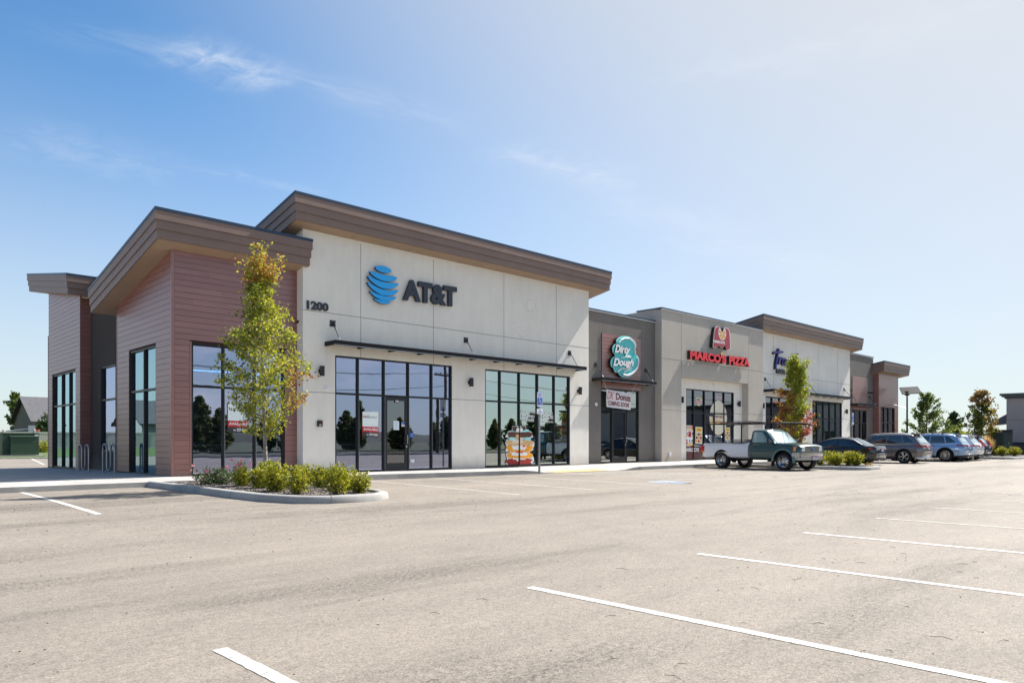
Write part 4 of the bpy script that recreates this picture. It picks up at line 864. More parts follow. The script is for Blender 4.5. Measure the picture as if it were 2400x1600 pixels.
def m1(p,r):
    if p.z>5.0: return r.choice(['leaf_orange','leaf_lime','leaf_lime','leaf_orange'])
    if p.x-p.y>.75 and p.z<2.9: return r.choice(['leaf_brown','leaf_orange','leaf_brown','leaf_lime'])
    if p.x<-.25: return r.choice(['leaf_green','leaf_green','leaf_olive','leaf_lime','leaf_lime'])
    return r.choice(['leaf_green','leaf_lime','leaf_lime','leaf_lime','leaf_olive' if r.random()<.4 else 'leaf_lime'])
tx,ty=8.02,17.0
tree('maple_tree','young maple with yellow green leaves and orange tip on the near gravel island','tree',(tx,ty,.12),5.75,
 [(1.2,.25),(1.55,.75),(2.0,1.05),(2.5,1.30),(2.9,1.02),(3.6,.88),(4.1,.64),(4.6,.38),(5.1,.36),(5.75,.10)],70,15,.072,m1,11,tr=.062,lean=(-.14,.13),tips=[(.34,-.32,4.5,5.62),(-.26,.22,4.6,5.55),(.05,0,5.0,5.95)])
def m2(p,r):
    if p.z<2.6 and p.x-p.y*.9>.25: return r.choice(['leaf_red','leaf_red','leaf_brown'])
    if p.x-p.y*.9<-.3 and p.z<3.7: return r.choice(['leaf_brown','leaf_orange','leaf_red','leaf_lime'])
    return r.choice(['leaf_green','leaf_lime','leaf_lime','leaf_green'])
t2x,t2y=33.3,15.4
tree('maple_tree','slender maple turning red and orange behind the pickup cab','tree',(t2x,t2y,.12),5.1,
 [(1.0,.5),(1.5,.95),(2.1,.98),(2.8,.75),(3.5,.68),(4.2,.5),(4.7,.34),(5.1,.1)],62,17,.088,m2,23,tr=.06,tips=[(.42,-.4,3.6,4.95),(-.05,.05,4.2,5.15)])
mb=None
# bright suckers at the foot of the second tree
def shrub_mesh(seed,h=.55,r=.3,nst=30,lf='leaf_shrub',ls=.034,per=20,spread=1.0,flowers=0,stemm='bark'):
    rnd=random.Random(seed); st=MB(); cr=MB()
    for i in range(nst):
        az=rnd.uniform(0,6.28); q=rnd.random()**.6*r*spread; hh=h*rnd.uniform(.62,1.08)*(1-.35*(q/r)**2)
        b=Vector((math.cos(az)*q*.12,math.sin(az)*q*.12,-.03)); e=Vector((math.cos(az)*q,math.sin(az)*q,hh)); md=b.lerp(e,.5)+Vector((math.cos(az),math.sin(az),0))*q*.04
        st.tube([b,md,e],[.006,.004,.002],stemm,3,cap=False)
        for j in range(per):
            f=rnd.uniform(.16,1)**.7; p=(b.lerp(md,f*2) if f<.5 else md.lerp(e,f*2-1))+Vector((rnd.gauss(0,.026),rnd.gauss(0,.026),rnd.gauss(0,.018)))*(1.4 if f<.7 else .9); leaf(cr,p,ls,rnd,lf,up=.6)
    if flowers:
        fl=[]
        for i in range(flowers):
            fm=MB(); fl.append(fm)
            az=rnd.uniform(0,6.28); q=rnd.uniform(.3,1)*r; p=Vector((math.cos(az)*q,math.sin(az)*q,h*rnd.uniform(.75,1.1)))
            for k in range(9): leaf(fm,p+Vector((rnd.gauss(0,.014),rnd.gauss(0,.014),rnd.gauss(0,.01))),.04,rnd,'petal' if i%3 else 'petal_pale')
        return st,cr,fl
    return st,cr,None
PROTO={}
def shrub(key,label,x,y,z,s=1.0,rz=0,group=None,sz=None,name='shrub',cat='shrub',**kw):
    if key not in PROTO:
        st,cr,fl=shrub_mesh(**kw); t=thing(name,label,cat,(x,y,z),rz,group); st.build('stem',t,fixn=False); cr.build('foliage',t,fixn=False)
        for fm in (fl or []): fm.build('flower',t,fixn=False)
        PROTO[key]=t
    else:
        t=copy_tree(PROTO[key]); t.location=(x,y,z); t.rotation_euler=(0,0,rz)
        t['label']=label
        if group: t['group']=group
    t.scale=(s,s,sz or s); return t
zi=.115
rowl=[(570.9,1143,.9,'leftmost small yellow green shrub in the front row of the near island'),
(614,1147.5,1.05,'second yellow green shrub from left in the front row, left of the tree trunk'),
(646,1154.5,1.12,'tallest yellow green shrub directly in front of the young tree trunk'),
(693,1160.5,1.04,'yellow green shrub at the front kerb just right of the tree trunk'),
(786,1161,1.08,'wide yellow green shrub at the front kerb near the rounded island end'),
(843,1154.5,.85,'last yellow green shrub beside the rounded kerb end at right'),
(730,1140,.92,'yellow green shrub in the back row left of the storefront window'),
(757,1143.5,.86,'yellow green shrub in the back row partly behind the wide one'),
(819,1149,1.0,'tall thin yellow green shrub behind the last one at right'),
(631,1141,1.0,'yellow green shrub growing right behind the tree trunk')]
for i,(px,py,s,lb) in enumerate(rowl):
    x,y=G(px,py,.13); x=min(max(x,6.6),8.85); k=i%3
    shrub('s%d'%k,lb,x,y,zi,s*(1.12+.14*((i*3)%4)/4),i*1.3,'small upright shrubs on the near island',s*(1.2+.2*((i*7)%5)/5),seed=40+k,h=.52,r=.27,nst=46+4*k,per=26,ls=.042)
x,y=G(505,1139,.13)
shrub('rose','low dark green rose bush with pink flowers at left of the near island',x,y,zi,1,.3,None,name='rose_bush',cat='rose bush',seed=7,h=.50,r=.62,nst=84,lf='leaf_rose',ls=.045,per=22,spread=1,flowers=7)
x,y=G(566,1132,.13)
shrub('rose2','taller rose bush with bright pink blooms beside the tree trunk',x,y+.15,zi,1,1.3,None,name='rose_bush',cat='rose bush',seed=9,h=.60,r=.32,nst=30,lf='leaf_rose',ls=.045,per=16,spread=1,flowers=9)
l2=['leftmost green shrub at the front bumper of the pickup','second green shrub on the middle island','third green shrub on the middle island','fourth green shrub on the middle island beside the black sedan','rightmost green shrub on the middle island before the sedan wheel']
for i,(px,py) in enumerate([(1925,1090.5),(1948,1088),(1962,1091),(1990,1089.5),(2006,1090)]):
    x,y=G(px,py,.13); shrub('s%d'%(i%3),l2[i],x,y,.115,1.45,i*2.1,'shrubs on the middle island',1.35)
x,y=G(2034,1093,.13); shrub('tuft','small dry tuft at the rounded end of the middle island',x,y,.115,.8,0,name='shrub',seed=3,h=.3,r=.3,nst=14,lf='straw',ls=.04,per=10)
shrub('s1','bright green leafy shrub at the foot of the red and orange maple',33.6,15.0,.115,2.1,1,None,2.2)
l3=['green shrub beside the navy car bumper','round green shrub left of the dark utility cabinet','round green shrub right of the dark utility cabinet']
for i,(px,py) in enumerate([(2324,1066),(2349,1067.5),(2378,1067.5)]):
    x,y=G(px,py,.13); shrub('s%d'%(i%3),l3[i],x,y,.115,1.7,i,'shrubs on the far landscaped strip',1.5)
# ornamental golden grass
rnd=random.Random(4); gm=MB()
for i in range(620):
    az=rnd.uniform(0,6.28); r=rnd.random()**.5*.75; hh=rnd.uniform(1.0,1.75)*(1-.25*(r/.75)**2); b=Vector((math.cos(az)*r*.3,math.sin(az)*r*.3,0)); e=Vector((math.cos(az)*r,math.sin(az)*r,hh)); md=b.lerp(e,.55)+Vector((0,0,.12)); q=Vector((-math.sin(az),math.cos(az),0))*rnd.uniform(.012,.022)
    gm.add([b-q,b+q,md+q,md-q,e],[(0,1,2,3),(3,2,4)],'straw')
x,y=G(2310,1068,.13); tag(gm.build('ornamental_grass',fixn=False,loc=(x,y,.1)),'clump of tall golden ornamental grass behind the navy car','grass clump')
# trees at right beyond the cars
def mfar(p,r): return r.choice(['leaf_far','leaf_green','leaf_far'])
def place(px,depth): a,b=ray(px); return a*depth,b*depth
x,y=place(2172,70)
tree('ash_tree','loose airy green tree beyond the cars right of the solar lamp','tree',(x,y,-.1),6.2,[(.5,1.2),(1.3,2.5),(2.4,2.6),(3.4,1.6),(4.4,1.1),(5.3,.8),(6.1,.3)],50,7,.17,mfar,5,tr=.1,bark='bark',rise=.7,sub=6)
x,y=place(2235,95)
tree('poplar_tree','dark upright conifer in the distance between two lighter trees','tree',(x,y,-.2),4.9,[(.5,.9),(2,1.1),(3.5,.9),(4.8,.3)],40,14,.24,lambda p,r:'leaf_dark',6,tr=.09,bark='bark',rise=1.6,tips=[(.9,-.9,2.0,4.4),(-.2,.2,3,5)])
x,y=place(2236,80)
tree('willow_shrub','low bright green bushy tree behind the light blue car','tree',(x,y,-.2),2.6,[(.3,2.0),(1.2,2.3),(2.0,1.6),(2.6,.5)],44,12,.2,lambda p,r:r.choice(['leaf_far','leaf_lime']),8,tr=.08,bark='bark',rise=.5,sub=5)
x,y=place(2300,57.5)
def m3(p,r):
    if p.z>4.1: return r.choice(['leaf_brown','leaf_olive','leaf_brown'])
    if p.x-p.y*.9>.2: return r.choice(['leaf_orange','leaf_olive','leaf_lime','leaf_olive'])
    return r.choice(['leaf_olive','leaf_green','leaf_dark'])
tree('maple_tree','olive green maple with rusty top standing behind the navy car','tree',(x,y,.0),5.35,[(1.0,.7),(1.6,1.1),(2.6,1.2),(3.4,1.0),(4.2,.8),(4.9,.55),(5.35,.25)],46,10,.15,m3,31,tr=.08,bark='bark')
# ------------------------------------------------------------------ utility cabinets and far building at right
mat('cab_green',(.03,.05,.04),.5,var=.15,vscale=2); mat('cab_green_lt',(.028,.058,.036),.45,var=.1,vscale=2); mat('stone_base',(.06,.06,.065),.8,col2=(.14,.13,.13),vscale=4,bump=.6,bscale=6)
def cabinet(x,y,z,w_,d_,h,rz,label,m='cab_green',meter=False):
    t=thing('utility_cabinet',label,'utility cabinet',(x,y,z),rz)
    b=MB(); b.box(-w_/2,w_/2,-d_/2,d_/2,.06,h,m); b.build('cabinet_body',t)
    b=MB(); b.box(-w_/2-.05,w_/2+.05,-d_/2-.05,d_/2+.05,h,h+.06,m); b.build('lid',t)
    b=MB(); b.box(-w_/2-.12,w_/2+.12,-d_/2-.12,d_/2+.12,-.1,.06,'concrete_kerb'); b.build('pad',t)
    b=MB(); b.box(-w_/2+.08,-.01,-d_/2-.03,-d_/2-.001,.15,h-.12,m); b.box(.01,w_/2-.08,-d_/2-.03,-d_/2-.001,.15,h-.12,m); b.box(.04,.09,-d_/2-.05,-d_/2-.03,h*.5,h*.6,'alu'); b.build('door',t)
    if meter:
        b=MB(); b.box(-w_/2+.1,-w_/2+.65,-d_/2-.09,-d_/2-.031,h*.45,h-.08,'galv'); b.lathe([(0,-.05),(.14,-.05),(.14,0)],(-w_/2+.37,-d_/2-.1,h*.72),'white_gloss',14,'Y'); b.build('meter',t)
x,y=place(2349,57.0); cabinet(x,y,.1,1.0,.9,1.72,R(-28),'dark green utility cabinet with slanted lid in front of the grey building')
x,y=place(2343,61); cabinet(x,y,.1,1.8,.8,2.0,R(-28),'dark utility cabinet with round electric meter behind the golden grass',meter=True)
fb=thing('far_building','grey stucco building with dark cornice and stone base at the right edge','building',(74.2,15.6,0))
b=MB(); b.box(74.2,95,-22,15.6,1.05,5.0,'stucco_far'); keep(b.build('wall'),fb)
b=MB(); b.box(74.05,95,-22.1,15.75,-.3,1.0,'stone_base'); b.box(73.98,95,-22.1,15.85,1.0,1.1,'cap_metal'); keep(b.build('stone_base'),fb)
b=MB(); 
for z0,z1,o in ((4.85,5.0,.12),(5.0,5.12,.3),(5.12,5.3,.42)): b.box(74.2-o,95,-22,15.6+o,z0,z1,'cornice' if 'cornice' in MATS else (mat('cornice',(.10,.11,.12),.6),'cornice')[1])
keep(b.build('cornice'),fb)
b=MB(); b.box(74.19,74.25,-22,15.6,3.0,3.02,'joint'); keep(b.build('reveal_line'),fb)
b=MB(); b.hexa([(74.3,15.6,2.75),(76.6,15.6,2.75),(76.6,16.9,2.6),(74.3,16.9,2.6),(74.3,15.6,3.55),(76.6,15.6,3.55),(76.6,17.0,2.7),(74.3,17.0,2.7)],'cornice'); b.box(74.4,74.52,16.75,16.87,0,2.62,'cornice'); keep(b.build('side_awning'),fb)
# ------------------------------------------------------------------ solar lamp
a,bb=ray(2126); sd=62; px_,py_=a*sd,bb*sd
t=thing('solar_lamp','black pole lamp with tilted solar panel right of the far siding corner','street lamp',(px_,py_,0))
b=MB(); b.tube([(0,0,-.2),(0,0,5.35)],[.085,.06],'black_metal',10); b.box(-.16,.16,-.16,.16,-.1,.04,'black_metal'); b.build('pole',t,smooth=True)
b=MB(); 
v=Vector((-bb,a,0)); v=Vector((-(fX*0+bb),a,0)).normalized()   # sideways as seen from the lot
side=Vector((bb,-a,0)).normalized(); fwd=Vector((a,bb,0)).normalized()
c=Vector((0,0,5.5))
P=[c-side*.95-fwd*.1+Vector((0,0,.33)),c+side*.72-fwd*.1+Vector((0,0,.38)),c+side*1.1+fwd*.5-Vector((0,0,.32)),c-side*.62+fwd*.5-Vector((0,0,.38))]
P=[c-side*.60+Vector((0,0,.30))+fwd*.4,c+side*.80+Vector((0,0,.34))+fwd*.4,c+side*1.08-Vector((0,0,.24))-fwd*.3,c-side*.38-Vector((0,0,.30))-fwd*.3]
n_=(P[1]-P[0]).cross(P[3]-P[0]).normalized()*.04
b.hexa([tuple(p-n_) for p in P]+[tuple(p+n_) for p in P],'panel_back' if 'panel_back' in MATS else (mat('panel_back',(.03,.033,.036),.5),'panel_back')[1]); b.build('solar_panel',t)
b=MB(); b.box(-.15,.15,-.15,.15,5.1,5.45,'black_metal'); b.build('panel_bracket',t)
b=MB(); b.tube([tuple(Vector((0,0,3.95))),tuple(-side*.9+Vector((0,0,4.3))),tuple(-side*2.0+Vector((0,0,4.42)))],[.035,.03,.025],'galv',8); b.build('lamp_arm',t,smooth=True)
b=MB(); q=-side*2.3+Vector((0,0,4.42)); b.box(q.x-.3,q.x+.3,q.y-.12,q.y+.12,q.z-.05,q.z+.04,'galv'); b.build('lamp_head',t)
# ------------------------------------------------------------------ back lot: grass, fence, houses
def zback(x,y): return -.09+.5*sst(62,78,y)-.0
tag(grid_sheet('grass_verge',[-70,-40,-20,-5,5,15,25,35,60],[62.2,63,65,68,72,76,80,90,110,150],zback,'grass'),kind='structure')
b=MB(); b.box(-70,60,61.9,62.2,-.3,.045,'concrete_kerb')
for i in range(-28,24): b.box(i*2.4-.006,i*2.4+.006,61.895,62.2,-.2,.048,'joint')
tag(b.build('back_kerb'),kind='structure')
for (p,q) in (((54,1074.2),(103,1091)),):
    a_=G(*p,z=-.09); c_=G(*q,z=-.09); stripe('parking_line',(a_[0],61.8),(c_[0],c_[1]),'',n=4); stripe('parking_line',(a_[0]-2.75,61.8),(c_[0]-2.75,c_[1]),'',n=4)
mat('vinyl',(.50,.47,.41),.5); mat('shingle',(.05,.05,.055),.9,col2=(.12,.12,.13),vscale=3,bump=.6,bscale=9,stretch=(1,1,4)); mat('house_brown',(.16,.13,.10),.85,var=.15,vscale=2); mat('house_grey',(.25,.25,.26),.85); mat('house_dark',(.05,.045,.045),.85); mat('window_dark',(.02,.025,.03),.08,spec=1); mat('brick_red',(.25,.09,.06),.85)
FY=80.0
ft=thing('vinyl_fence','tan vinyl privacy fence with round capped posts behind the grass verge','fence',(-46,FY,.3))
b=MB(); 
for i in range(38):
    x0=-46+i*2.44; z0=zback(x0,FY)-.02; b.box(x0+.07,x0+2.37,FY-.025,FY+.025,z0+.1,z0+1.62,'vinyl'); b.box(x0+.07,x0+2.37,FY-.045,FY+.045,z0+1.55,z0+1.68,'vinyl'); b.box(x0+.07,x0+2.37,FY-.045,FY+.045,z0+.06,z0+.2,'vinyl')
    for j in range(1,14): b.box(x0+.07+j*.165-.004,x0+.07+j*.165+.004,FY-.029,FY-.026,z0+.2,z0+1.55,'joint')
keep(b.build('fence_panel'),ft)
for i in range(0,39):
    b=MB(); x0=-46+i*2.44; z0=zback(x0,FY); b.box(x0-.065,x0+.065,FY-.065,FY+.065,z0-.1,z0+1.74,'vinyl'); b.box(x0-.08,x0+.08,FY-.08,FY+.08,z0+1.74,z0+1.80,'vinyl'); b.lathe([(.065,0),(.07,.04),(.04,.09),(0,.1)],(x0,FY,z0+1.80),'vinyl',8,'Z'); keep(b.build('fence_post'),ft)
def house(x0,x1,y0,y1,ze,zr,label,wm='house_brown',hip=0):
    t=thing('house',label,'house',(x0,y0,0)); ym=(y0+y1)/2
    b=MB(); b.box(x0,x1,y0,y1,0,ze,wm)
    if not hip: b.add([(x0,y0,ze),(x0,y1,ze),(x0,ym,zr-.15)],[(0,1,2)],wm); b.add([(x1,y0,ze),(x1,y1,ze),(x1,ym,zr-.15)],[(0,1,2)],wm)
    keep(b.build('wall'),t)
    o=.5; b=MB(); s=(zr-ze)/((y1-y0)/2); yo0,yo1=y0-o,y1+o; zo=ze-o*s
    h0=x0+hip-o*(hip==0); h1=x1-hip+o*(hip==0)
    T=[(x0-o,yo0,zo),(x1+o,yo0,zo),(x1+o,yo1,zo),(x0-o,yo1,zo),(h0,ym,zr),(h1,ym,zr)]
    b.add(T,[(0,1,5,4),(2,3,4,5)]+([(1,2,5),(3,0,4)] if hip else []),'shingle')
    b.add([(p[0],p[1],p[2]-.18) for p in T],[(0,1,5,4),(2,3,4,5)]+([(1,2,5),(3,0,4)] if hip else []),'house_dark')
    b.add([(x0-o,yo0,zo),(x1+o,yo0,zo),(x1+o,yo0,zo-.18),(x0-o,yo0,zo-.18)],[(0,1,2,3)],'house_dark'); b.add([(x0-o,yo0,zo),(h0,ym,zr),(h0,ym,zr-.18),(x0-o,yo0,zo-.18)],[(0,1,2,3)],'house_dark'); b.add([(x0-o,yo1,zo),(h0,ym,zr),(h0,ym,zr-.18),(x0-o,yo1,zo-.18)],[(0,1,2,3)],'house_dark')
    r_=b.build('roof',fixn=False); keep(r_,t)
    def sub(mb,name):
        o2=mb.build(name); o2.parent=r_; o2.matrix_parent_inverse=t.matrix_basis.inverted(); o2.matrix_parent_inverse=Matrix.Translation((0,0,0))
    for vx in (.22,.55,.8):
        xx=lerp(x0,x1,vx); yy=lerp(y0,ym,.55); zz=lerp(ze,zr,.55); b=MB(); b.cyl((xx,yy,zz-.1),.08,.5,'galv',8); sub(b,'roof_vent')
    for wx in (.25,.7):
        xx=lerp(x0,x1,wx); b=MB(); b.box(xx-.7,xx+.7,y0-.03,y0+.02,1.0,2.3,'white_paint'); b.box(xx-.62,xx+.62,y0-.04,y0-.029,1.08,2.22,'window_dark'); keep(b.build('window'),t)
    return t
house(18.6,42,99,111,3.7,6.6,'brown house with grey shingle gable roof behind the tan fence')
house(-8,12.5,112,124,3.6,6.8,'grey roofed house at the far left edge','house_grey',hip=4)
house(-34,-14,98,110,3.6,6.6,'house reflected in the west windows','house_grey')
house(-9,9,92,103,3.2,6.4,'second house reflected in the west windows','house_brown',hip=3) if False else None
# patio cover / parked trailer next to house
a,bb=ray(62); 
t=thing('patio_cover','low slanted metal patio cover beside the brown house','patio cover',(a*76,bb*76,.3)); 
b=MB(); b.hexa([(-1.6,-1,1.9),(1.8,-1,2.3),(1.8,1.2,2.3),(-1.6,1.2,1.9),(-1.6,-1,2.0),(1.8,-1,2.42),(1.8,1.2,2.42),(-1.6,1.2,2.0)],'alu'); b.build('roof',t)
b=MB(); b.box(-1.4,1.7,-.8,1.1,-.1,1.9,'house_dark'); b.build('wall',t)
a,bb=ray(85.5); hd=69.5*1.0
t=thing('basketball_hoop','basketball hoop with red rim and clear backboard above the fence','basketball hoop',(a*hd/1.0,bb*hd/1.0,.4))
zr_=1.75
b=MB(); b.tube([(-.55,.6,0),(-.5,.5,2.3),(-.25,.25,2.35)],.05,'black_metal',8); b.build('pole',t)
b=MB(); b.box(-.62,-.05,.2,.25,zr_-.1,zr_+.55,'backboard' if 'backboard' in MATS else (mat('backboard',(.35,.38,.42),.3),'backboard')[1]); b.build('backboard',t)
b=MB(); b.tube([(.27*math.cos(i*.5236),.27*math.sin(i*.5236)-.1,zr_+.1) for i in range(12)],.035,'rim_red' if 'rim_red' in MATS else (mat('rim_red',(.6,.03,.03),.5),'rim_red')[1],6,closed=True); b.build('rim',t)
b=MB()
for i in range(12):
    an=i*.5236; b.tube([(.25*math.cos(an),.25*math.sin(an)-.1,zr_+.07),(.15*math.cos(an+.4),.15*math.sin(an+.4)-.1,zr_-.3)],.012,'white_paint',4)
b.build('net',t)
a,bb=ray(49); x,y=a*57,bb*57
t=thing('transformer_box','large green metal transformer box on a concrete pad at the far left','transformer box',(x,y,.02),R(0))
b=MB(); b.box(-1.2,1.2,0,1.3,.1,1.78,'cab_green_lt'); b.build('cabinet_body',t)
b=MB(); b.box(-.75,.95,-.55,-.001,.12,1.52,'cab_green_lt'); b.hexa([(-.78,-.6,1.52),(.98,-.6,1.52),(.98,-.002,1.56),(-.78,-.002,1.56),(-.78,-.6,1.56),(.98,-.6,1.56),(.98,-.002,1.62),(-.78,-.002,1.62)],'cab_green_lt'); b.build('door_cover',t)
b=MB(); b.box(-1.24,1.24,-.02,1.34,1.78,1.84,'cab_green_lt'); b.build('lid',t)
b=MB(); b.box(-1.5,1.5,-.8,1.6,-.2,.1,'concrete_kerb'); b.build('pad',t)
b=MB(); b.box(.92,1.16,-.008,-.001,1.6,1.72,'white_paint'); b.build('warning_label',t)
x,y=place(104,62); shrub('s0','flowering tan and green bush beside the transformer box',x,y,.05,2.2,0,None,2.4)
x,y=place(38,96); tree('pear_tree','green tree rising behind the grey roof at far left','tree',(x,y,0),7.6,[(2,1.0),(4,1.4),(5.6,1.1),(6.8,.7),(7.6,.2)],34,10,.26,mfar,51,tr=.12,bark='bark',rise=1.4)
x,y=place(113,74); tree('pear_tree','small dark tree in front of the brown house wall','tree',(x,y,.2),3.6,[(.8,.8),(1.8,1.3),(2.8,1.0),(3.6,.3)],26,10,.2,lambda p,r:'leaf_dark' if r.random()<.6 else 'leaf_far',52,tr=.1,bark='bark')
x,y=place(57.5,120); t=thing('parking_lamp','tall lamp post with square head seen over the house roof','street lamp',(x,y,0)); b=MB(); b.tube([(0,0,0),(0,0,8.1)],[.12,.1],'black_metal',8); b.build('pole',t); b=MB(); b.box(-.75,.75,-.3,.3,8.1,8.4,'black_metal'); b.build('lamp_head',t)
# ------------------------------------------------------------------ street behind the photographer (mirrored in the glass)
mat('grass_south',(.035,.05,.018),.95,col2=(.07,.075,.035),vscale=1.2,bump=.5,bscale=20); mat('road_asphalt',(.07,.068,.066),.9,var=.1)
hs=MB(); hs.box(-80,150,-9.15,-9.0,-.3,.14,'concrete_kerb'); tag(hs.build('south_kerb'),kind='structure')
hs=MB(); hs.quad((-200,-16,.08),(260,-16,.08),(260,-9.15,.10),(-200,-9.15,.10),'grass_south'); hs.quad((-400,-320,.0),(500,-320,.0),(500,-26,.06),(-400,-26,.06),'grass_south'); tag(hs.build('grass_verge',fixn=False),kind='structure')
hs=MB(); hs.quad((-400,-26,-.02),(500,-26,-.02),(500,-16,-.02),(-400,-16,-.02),'road_asphalt'); tag(hs.build('road',fixn=False),kind='structure')

hm=MB(); pts=[]
for i in range(81):
    x=-500+i*18; pts.append((x,-330+20*math.sin(i*.7),-1)); 
vs=[];rnd=random.Random(2)
for i,(x,y,z) in enumerate(pts):
    h=6.5+2.5*math.sin(i*.23)+1.2*math.sin(i*.61+1)+rnd.uniform(-.5,.5); vs+=[(x,y,-1),(x,y-20,h),(x,y-90,-1)]
hm.add(vs,[f for i in range(80) for f in ((3*i,3*i+3,3*i+4,3*i+1),(3*i+1,3*i+4,3*i+5,3*i+2))],'hill' if 'hill' in MATS else (mat('hill',(.06,.062,.045),.95,var=.3,vscale=.05),'hill')[1]); tag(hm.build('hills',smooth=True),kind='structure')
t0=None
rr_=random.Random(21)
for i,(x,y,s) in enumerate([(8+i*2.5+rr_.uniform(-1.0,1.0),-28-rr_.uniform(0,7),rr_.uniform(.5,1.0)) for i in range(46)]):
    lb='evergreen tree in the roadside row behind the photographer'
    if t0 is None: t0=tree('evergreen_tree',lb,'tree',(x,y,-.2),6.0,[(.2,1.6),(1.5,1.7),(3.2,1.2),(4.8,.6),(6,.1)],52,13,.28,lambda p,r:r.choice(['leaf_dark','leaf_far','leaf_olive']),77,tr=.12,bark='bark',rise=.9,group='roadside evergreens behind the photographer'); c=t0
    else: c=copy_tree(t0); c.location=(x,y,-.2)
    c.scale=(s*(.8+.5*((i*53)%10)/10),s,s*(.75+.45*((i*37)%10)/10)); c.rotation_euler=(0,0,i*1.7)
for i,x in enumerate((6,44.6,84)):
    t=thing('utility_pole','wooden utility pole with crossarm beside the road behind the photographer','utility pole',(x,-12,0),0,'utility poles along the road')
    b=MB(); b.tube([(0,0,-.3),(0,0,10.6)],[.17,.12],'bark',10); b.build('pole',t,smooth=True)
    b=MB(); b.box(-1.3,1.3,-.06,.06,7.6,7.75,'bark'); b.box(-1.1,1.1,-.06,.06,9.8,9.93,'bark'); b.build('crossarm',t)
    for q in (-1.1,-.5,.5,1.1): b=MB(); b.lathe([(.0,.16),(.05,.15),(.06,.05),(.03,0)],(q,0,7.76),'galv',8,'Z'); b.build('insulator',t)
for k,(dy,z) in enumerate(((-1.1,7.9),(-.5,7.9),(.9,9.95),(0,6.6))):
    b=MB(); pts=[]
    for s0,s1 in ((-40,6),(6,44.6),(44.6,84),(84,130)):
        for i in range(13):
            f=i/13; pts.append((lerp(s0,s1,f),-12+dy*.3,z-1.0*4*f*(1-f)*(.8+.1*k)))
    b.tube(pts,.022,'black_metal',4); tag(b.build('overhead_wire'),['lowest overhead wire strung between the utility poles','upper pair wire on the left crossarm end','topmost overhead wire on the upper crossarm','thick communication wire below the crossarms'][k],'wire')
# ------------------------------------------------------------------ loose twigs and debris on the asphalt
rnd=random.Random(12); tw=MB(); mat('twig',(.07,.045,.03),.9); mat('debris',(.03,.028,.026),.95)
for i in range(60):
    x=rnd.uniform(1.2,11); y=rnd.uniform(.4,4.6) if i<70 else rnd.uniform(4,11); a=rnd.uniform(0,3.14); L=rnd.uniform(.03,.13); z=zlot(x,y)+.005
    tw.tube([(x,y,z),(x+L*.5*math.cos(a),y+L*.5*math.sin(a),z+.004),(x+L*math.cos(a+.35),y+L*math.sin(a+.35),z)],[.0014,.0018,.001],'twig',4)
for i in range(420):
    d=rnd.uniform(3,26)**1; a=rnd.uniform(R(10),R(84)); x,y=d*math.cos(a),d*math.sin(a)
    if y>18.3 or (6<x<9.5 and y>12.4) or (x>31 and y>11): continue
    s=rnd.uniform(.003,.011)*(.6+d/16); z=zlot(x,y); 
    tw.add([(x-s,y,z+.001),(x+s,y-s*.4,z+.001),(x+s*.3,y+s,z+.001),(x,y,z+s*.7)],[(0,1,3),(1,2,3),(2,0,3)],'debris')
o=tw.build('twigs_and_grit',fixn=False); tag(o,'scattered dry twigs and grit on the asphalt','debris',kind='stuff')
# ------------------------------------------------------------------ signs
mat('globe_blue',(.006,.38,.86),.35); mat('globe_side',(.01,.05,.16),.4); mat('sign_navy',(.018,.024,.042),.4); mat('sign_red',(.78,.006,.02),.3); mat('sign_maroon',(.36,.018,.035),.35); mat('sign_white',(.82,.82,.82),.4); mat('sign_black',(.01,.01,.01),.4); mat('sign_turq',(.07,.56,.56),.4); mat('sign_aqua',(.35,.78,.76),.4); mat('sign_purple',(.05,.04,.26),.35); mat('pizza_orange',(.8,.42,.06),.4); mat('pizza_brown',(.35,.12,.03),.5); mat('ink_red',(.55,.02,.03),.6); mat('ink_dark',(.03,.03,.035),.6); mat('ink_blue',(.02,.12,.5),.5); mat('ink_brown',(.22,.04,.035),.6); mat('paper_mint',(.8,.88,.86),.5); mat('cream',(.72,.66,.52),.5); mat('choc',(.10,.035,.02),.6); mat('cookie_tan',(.66,.42,.2),.6,var=.25,vscale=9); mat('cookie_gold',(.80,.33,.02),.6,var=.3,vscale=12); mat('velvet',(.33,.02,.01),.6,var=.3,vscale=12); mat('ink_yellow',(.8,.62,.05),.5); mat('banner',(.72,.70,.72),.6)
mat('neon_pink',(.8,.1,.4),.5,emit=((1,.12,.45),.6)); mat('neon_yellow',(.9,.8,.1),.5,emit=((1,.85,.1),.9)); mat('neon_red',(.9,.1,.1),.5,emit=((1,.08,.08),.9)); mat('led_blue',(.1,.5,1),.5,emit=((.10,.45,1),1.6)); mat('maroon_film',(.09,.008,.014),.3)
def pxp(px,py,Y): return (XonY(px,Y),ZonY(px,py,Y))
def quadmap(c,Y,curve=None):
    """c: 4 pixel corners tl,tr,br,bl -> fn(a,b,d) on wall plane Y (b=0 bottom)"""
    W=[pxp(p[0],p[1],Y) for p in c]
    def fn(a,b,d=0):
        top=(lerp(W[0][0],W[1][0],a),lerp(W[0][1],W[1][1],a)); bot=(lerp(W[3][0],W[2][0],a),lerp(W[3][1],W[2][1],a))
        y=Y+d+(curve(a,b) if curve else 0)
        return (lerp(bot[0],top[0],b),y,lerp(bot[1],top[1],b))
    return fn
def ftext(mb,s,fn,a0,a1,b0,b1,m,off=0,shear=0,lift=-.002,depth=0,side=None,spacing=1):
    v,f=text_mb(s,off,shear,spacing); extrude_flat(mb,v,f,lambda a,b,d:fn(a0+a*(a1-a0),b0+b*(b1-b0),lift-depth+d),depth,m,side or m)
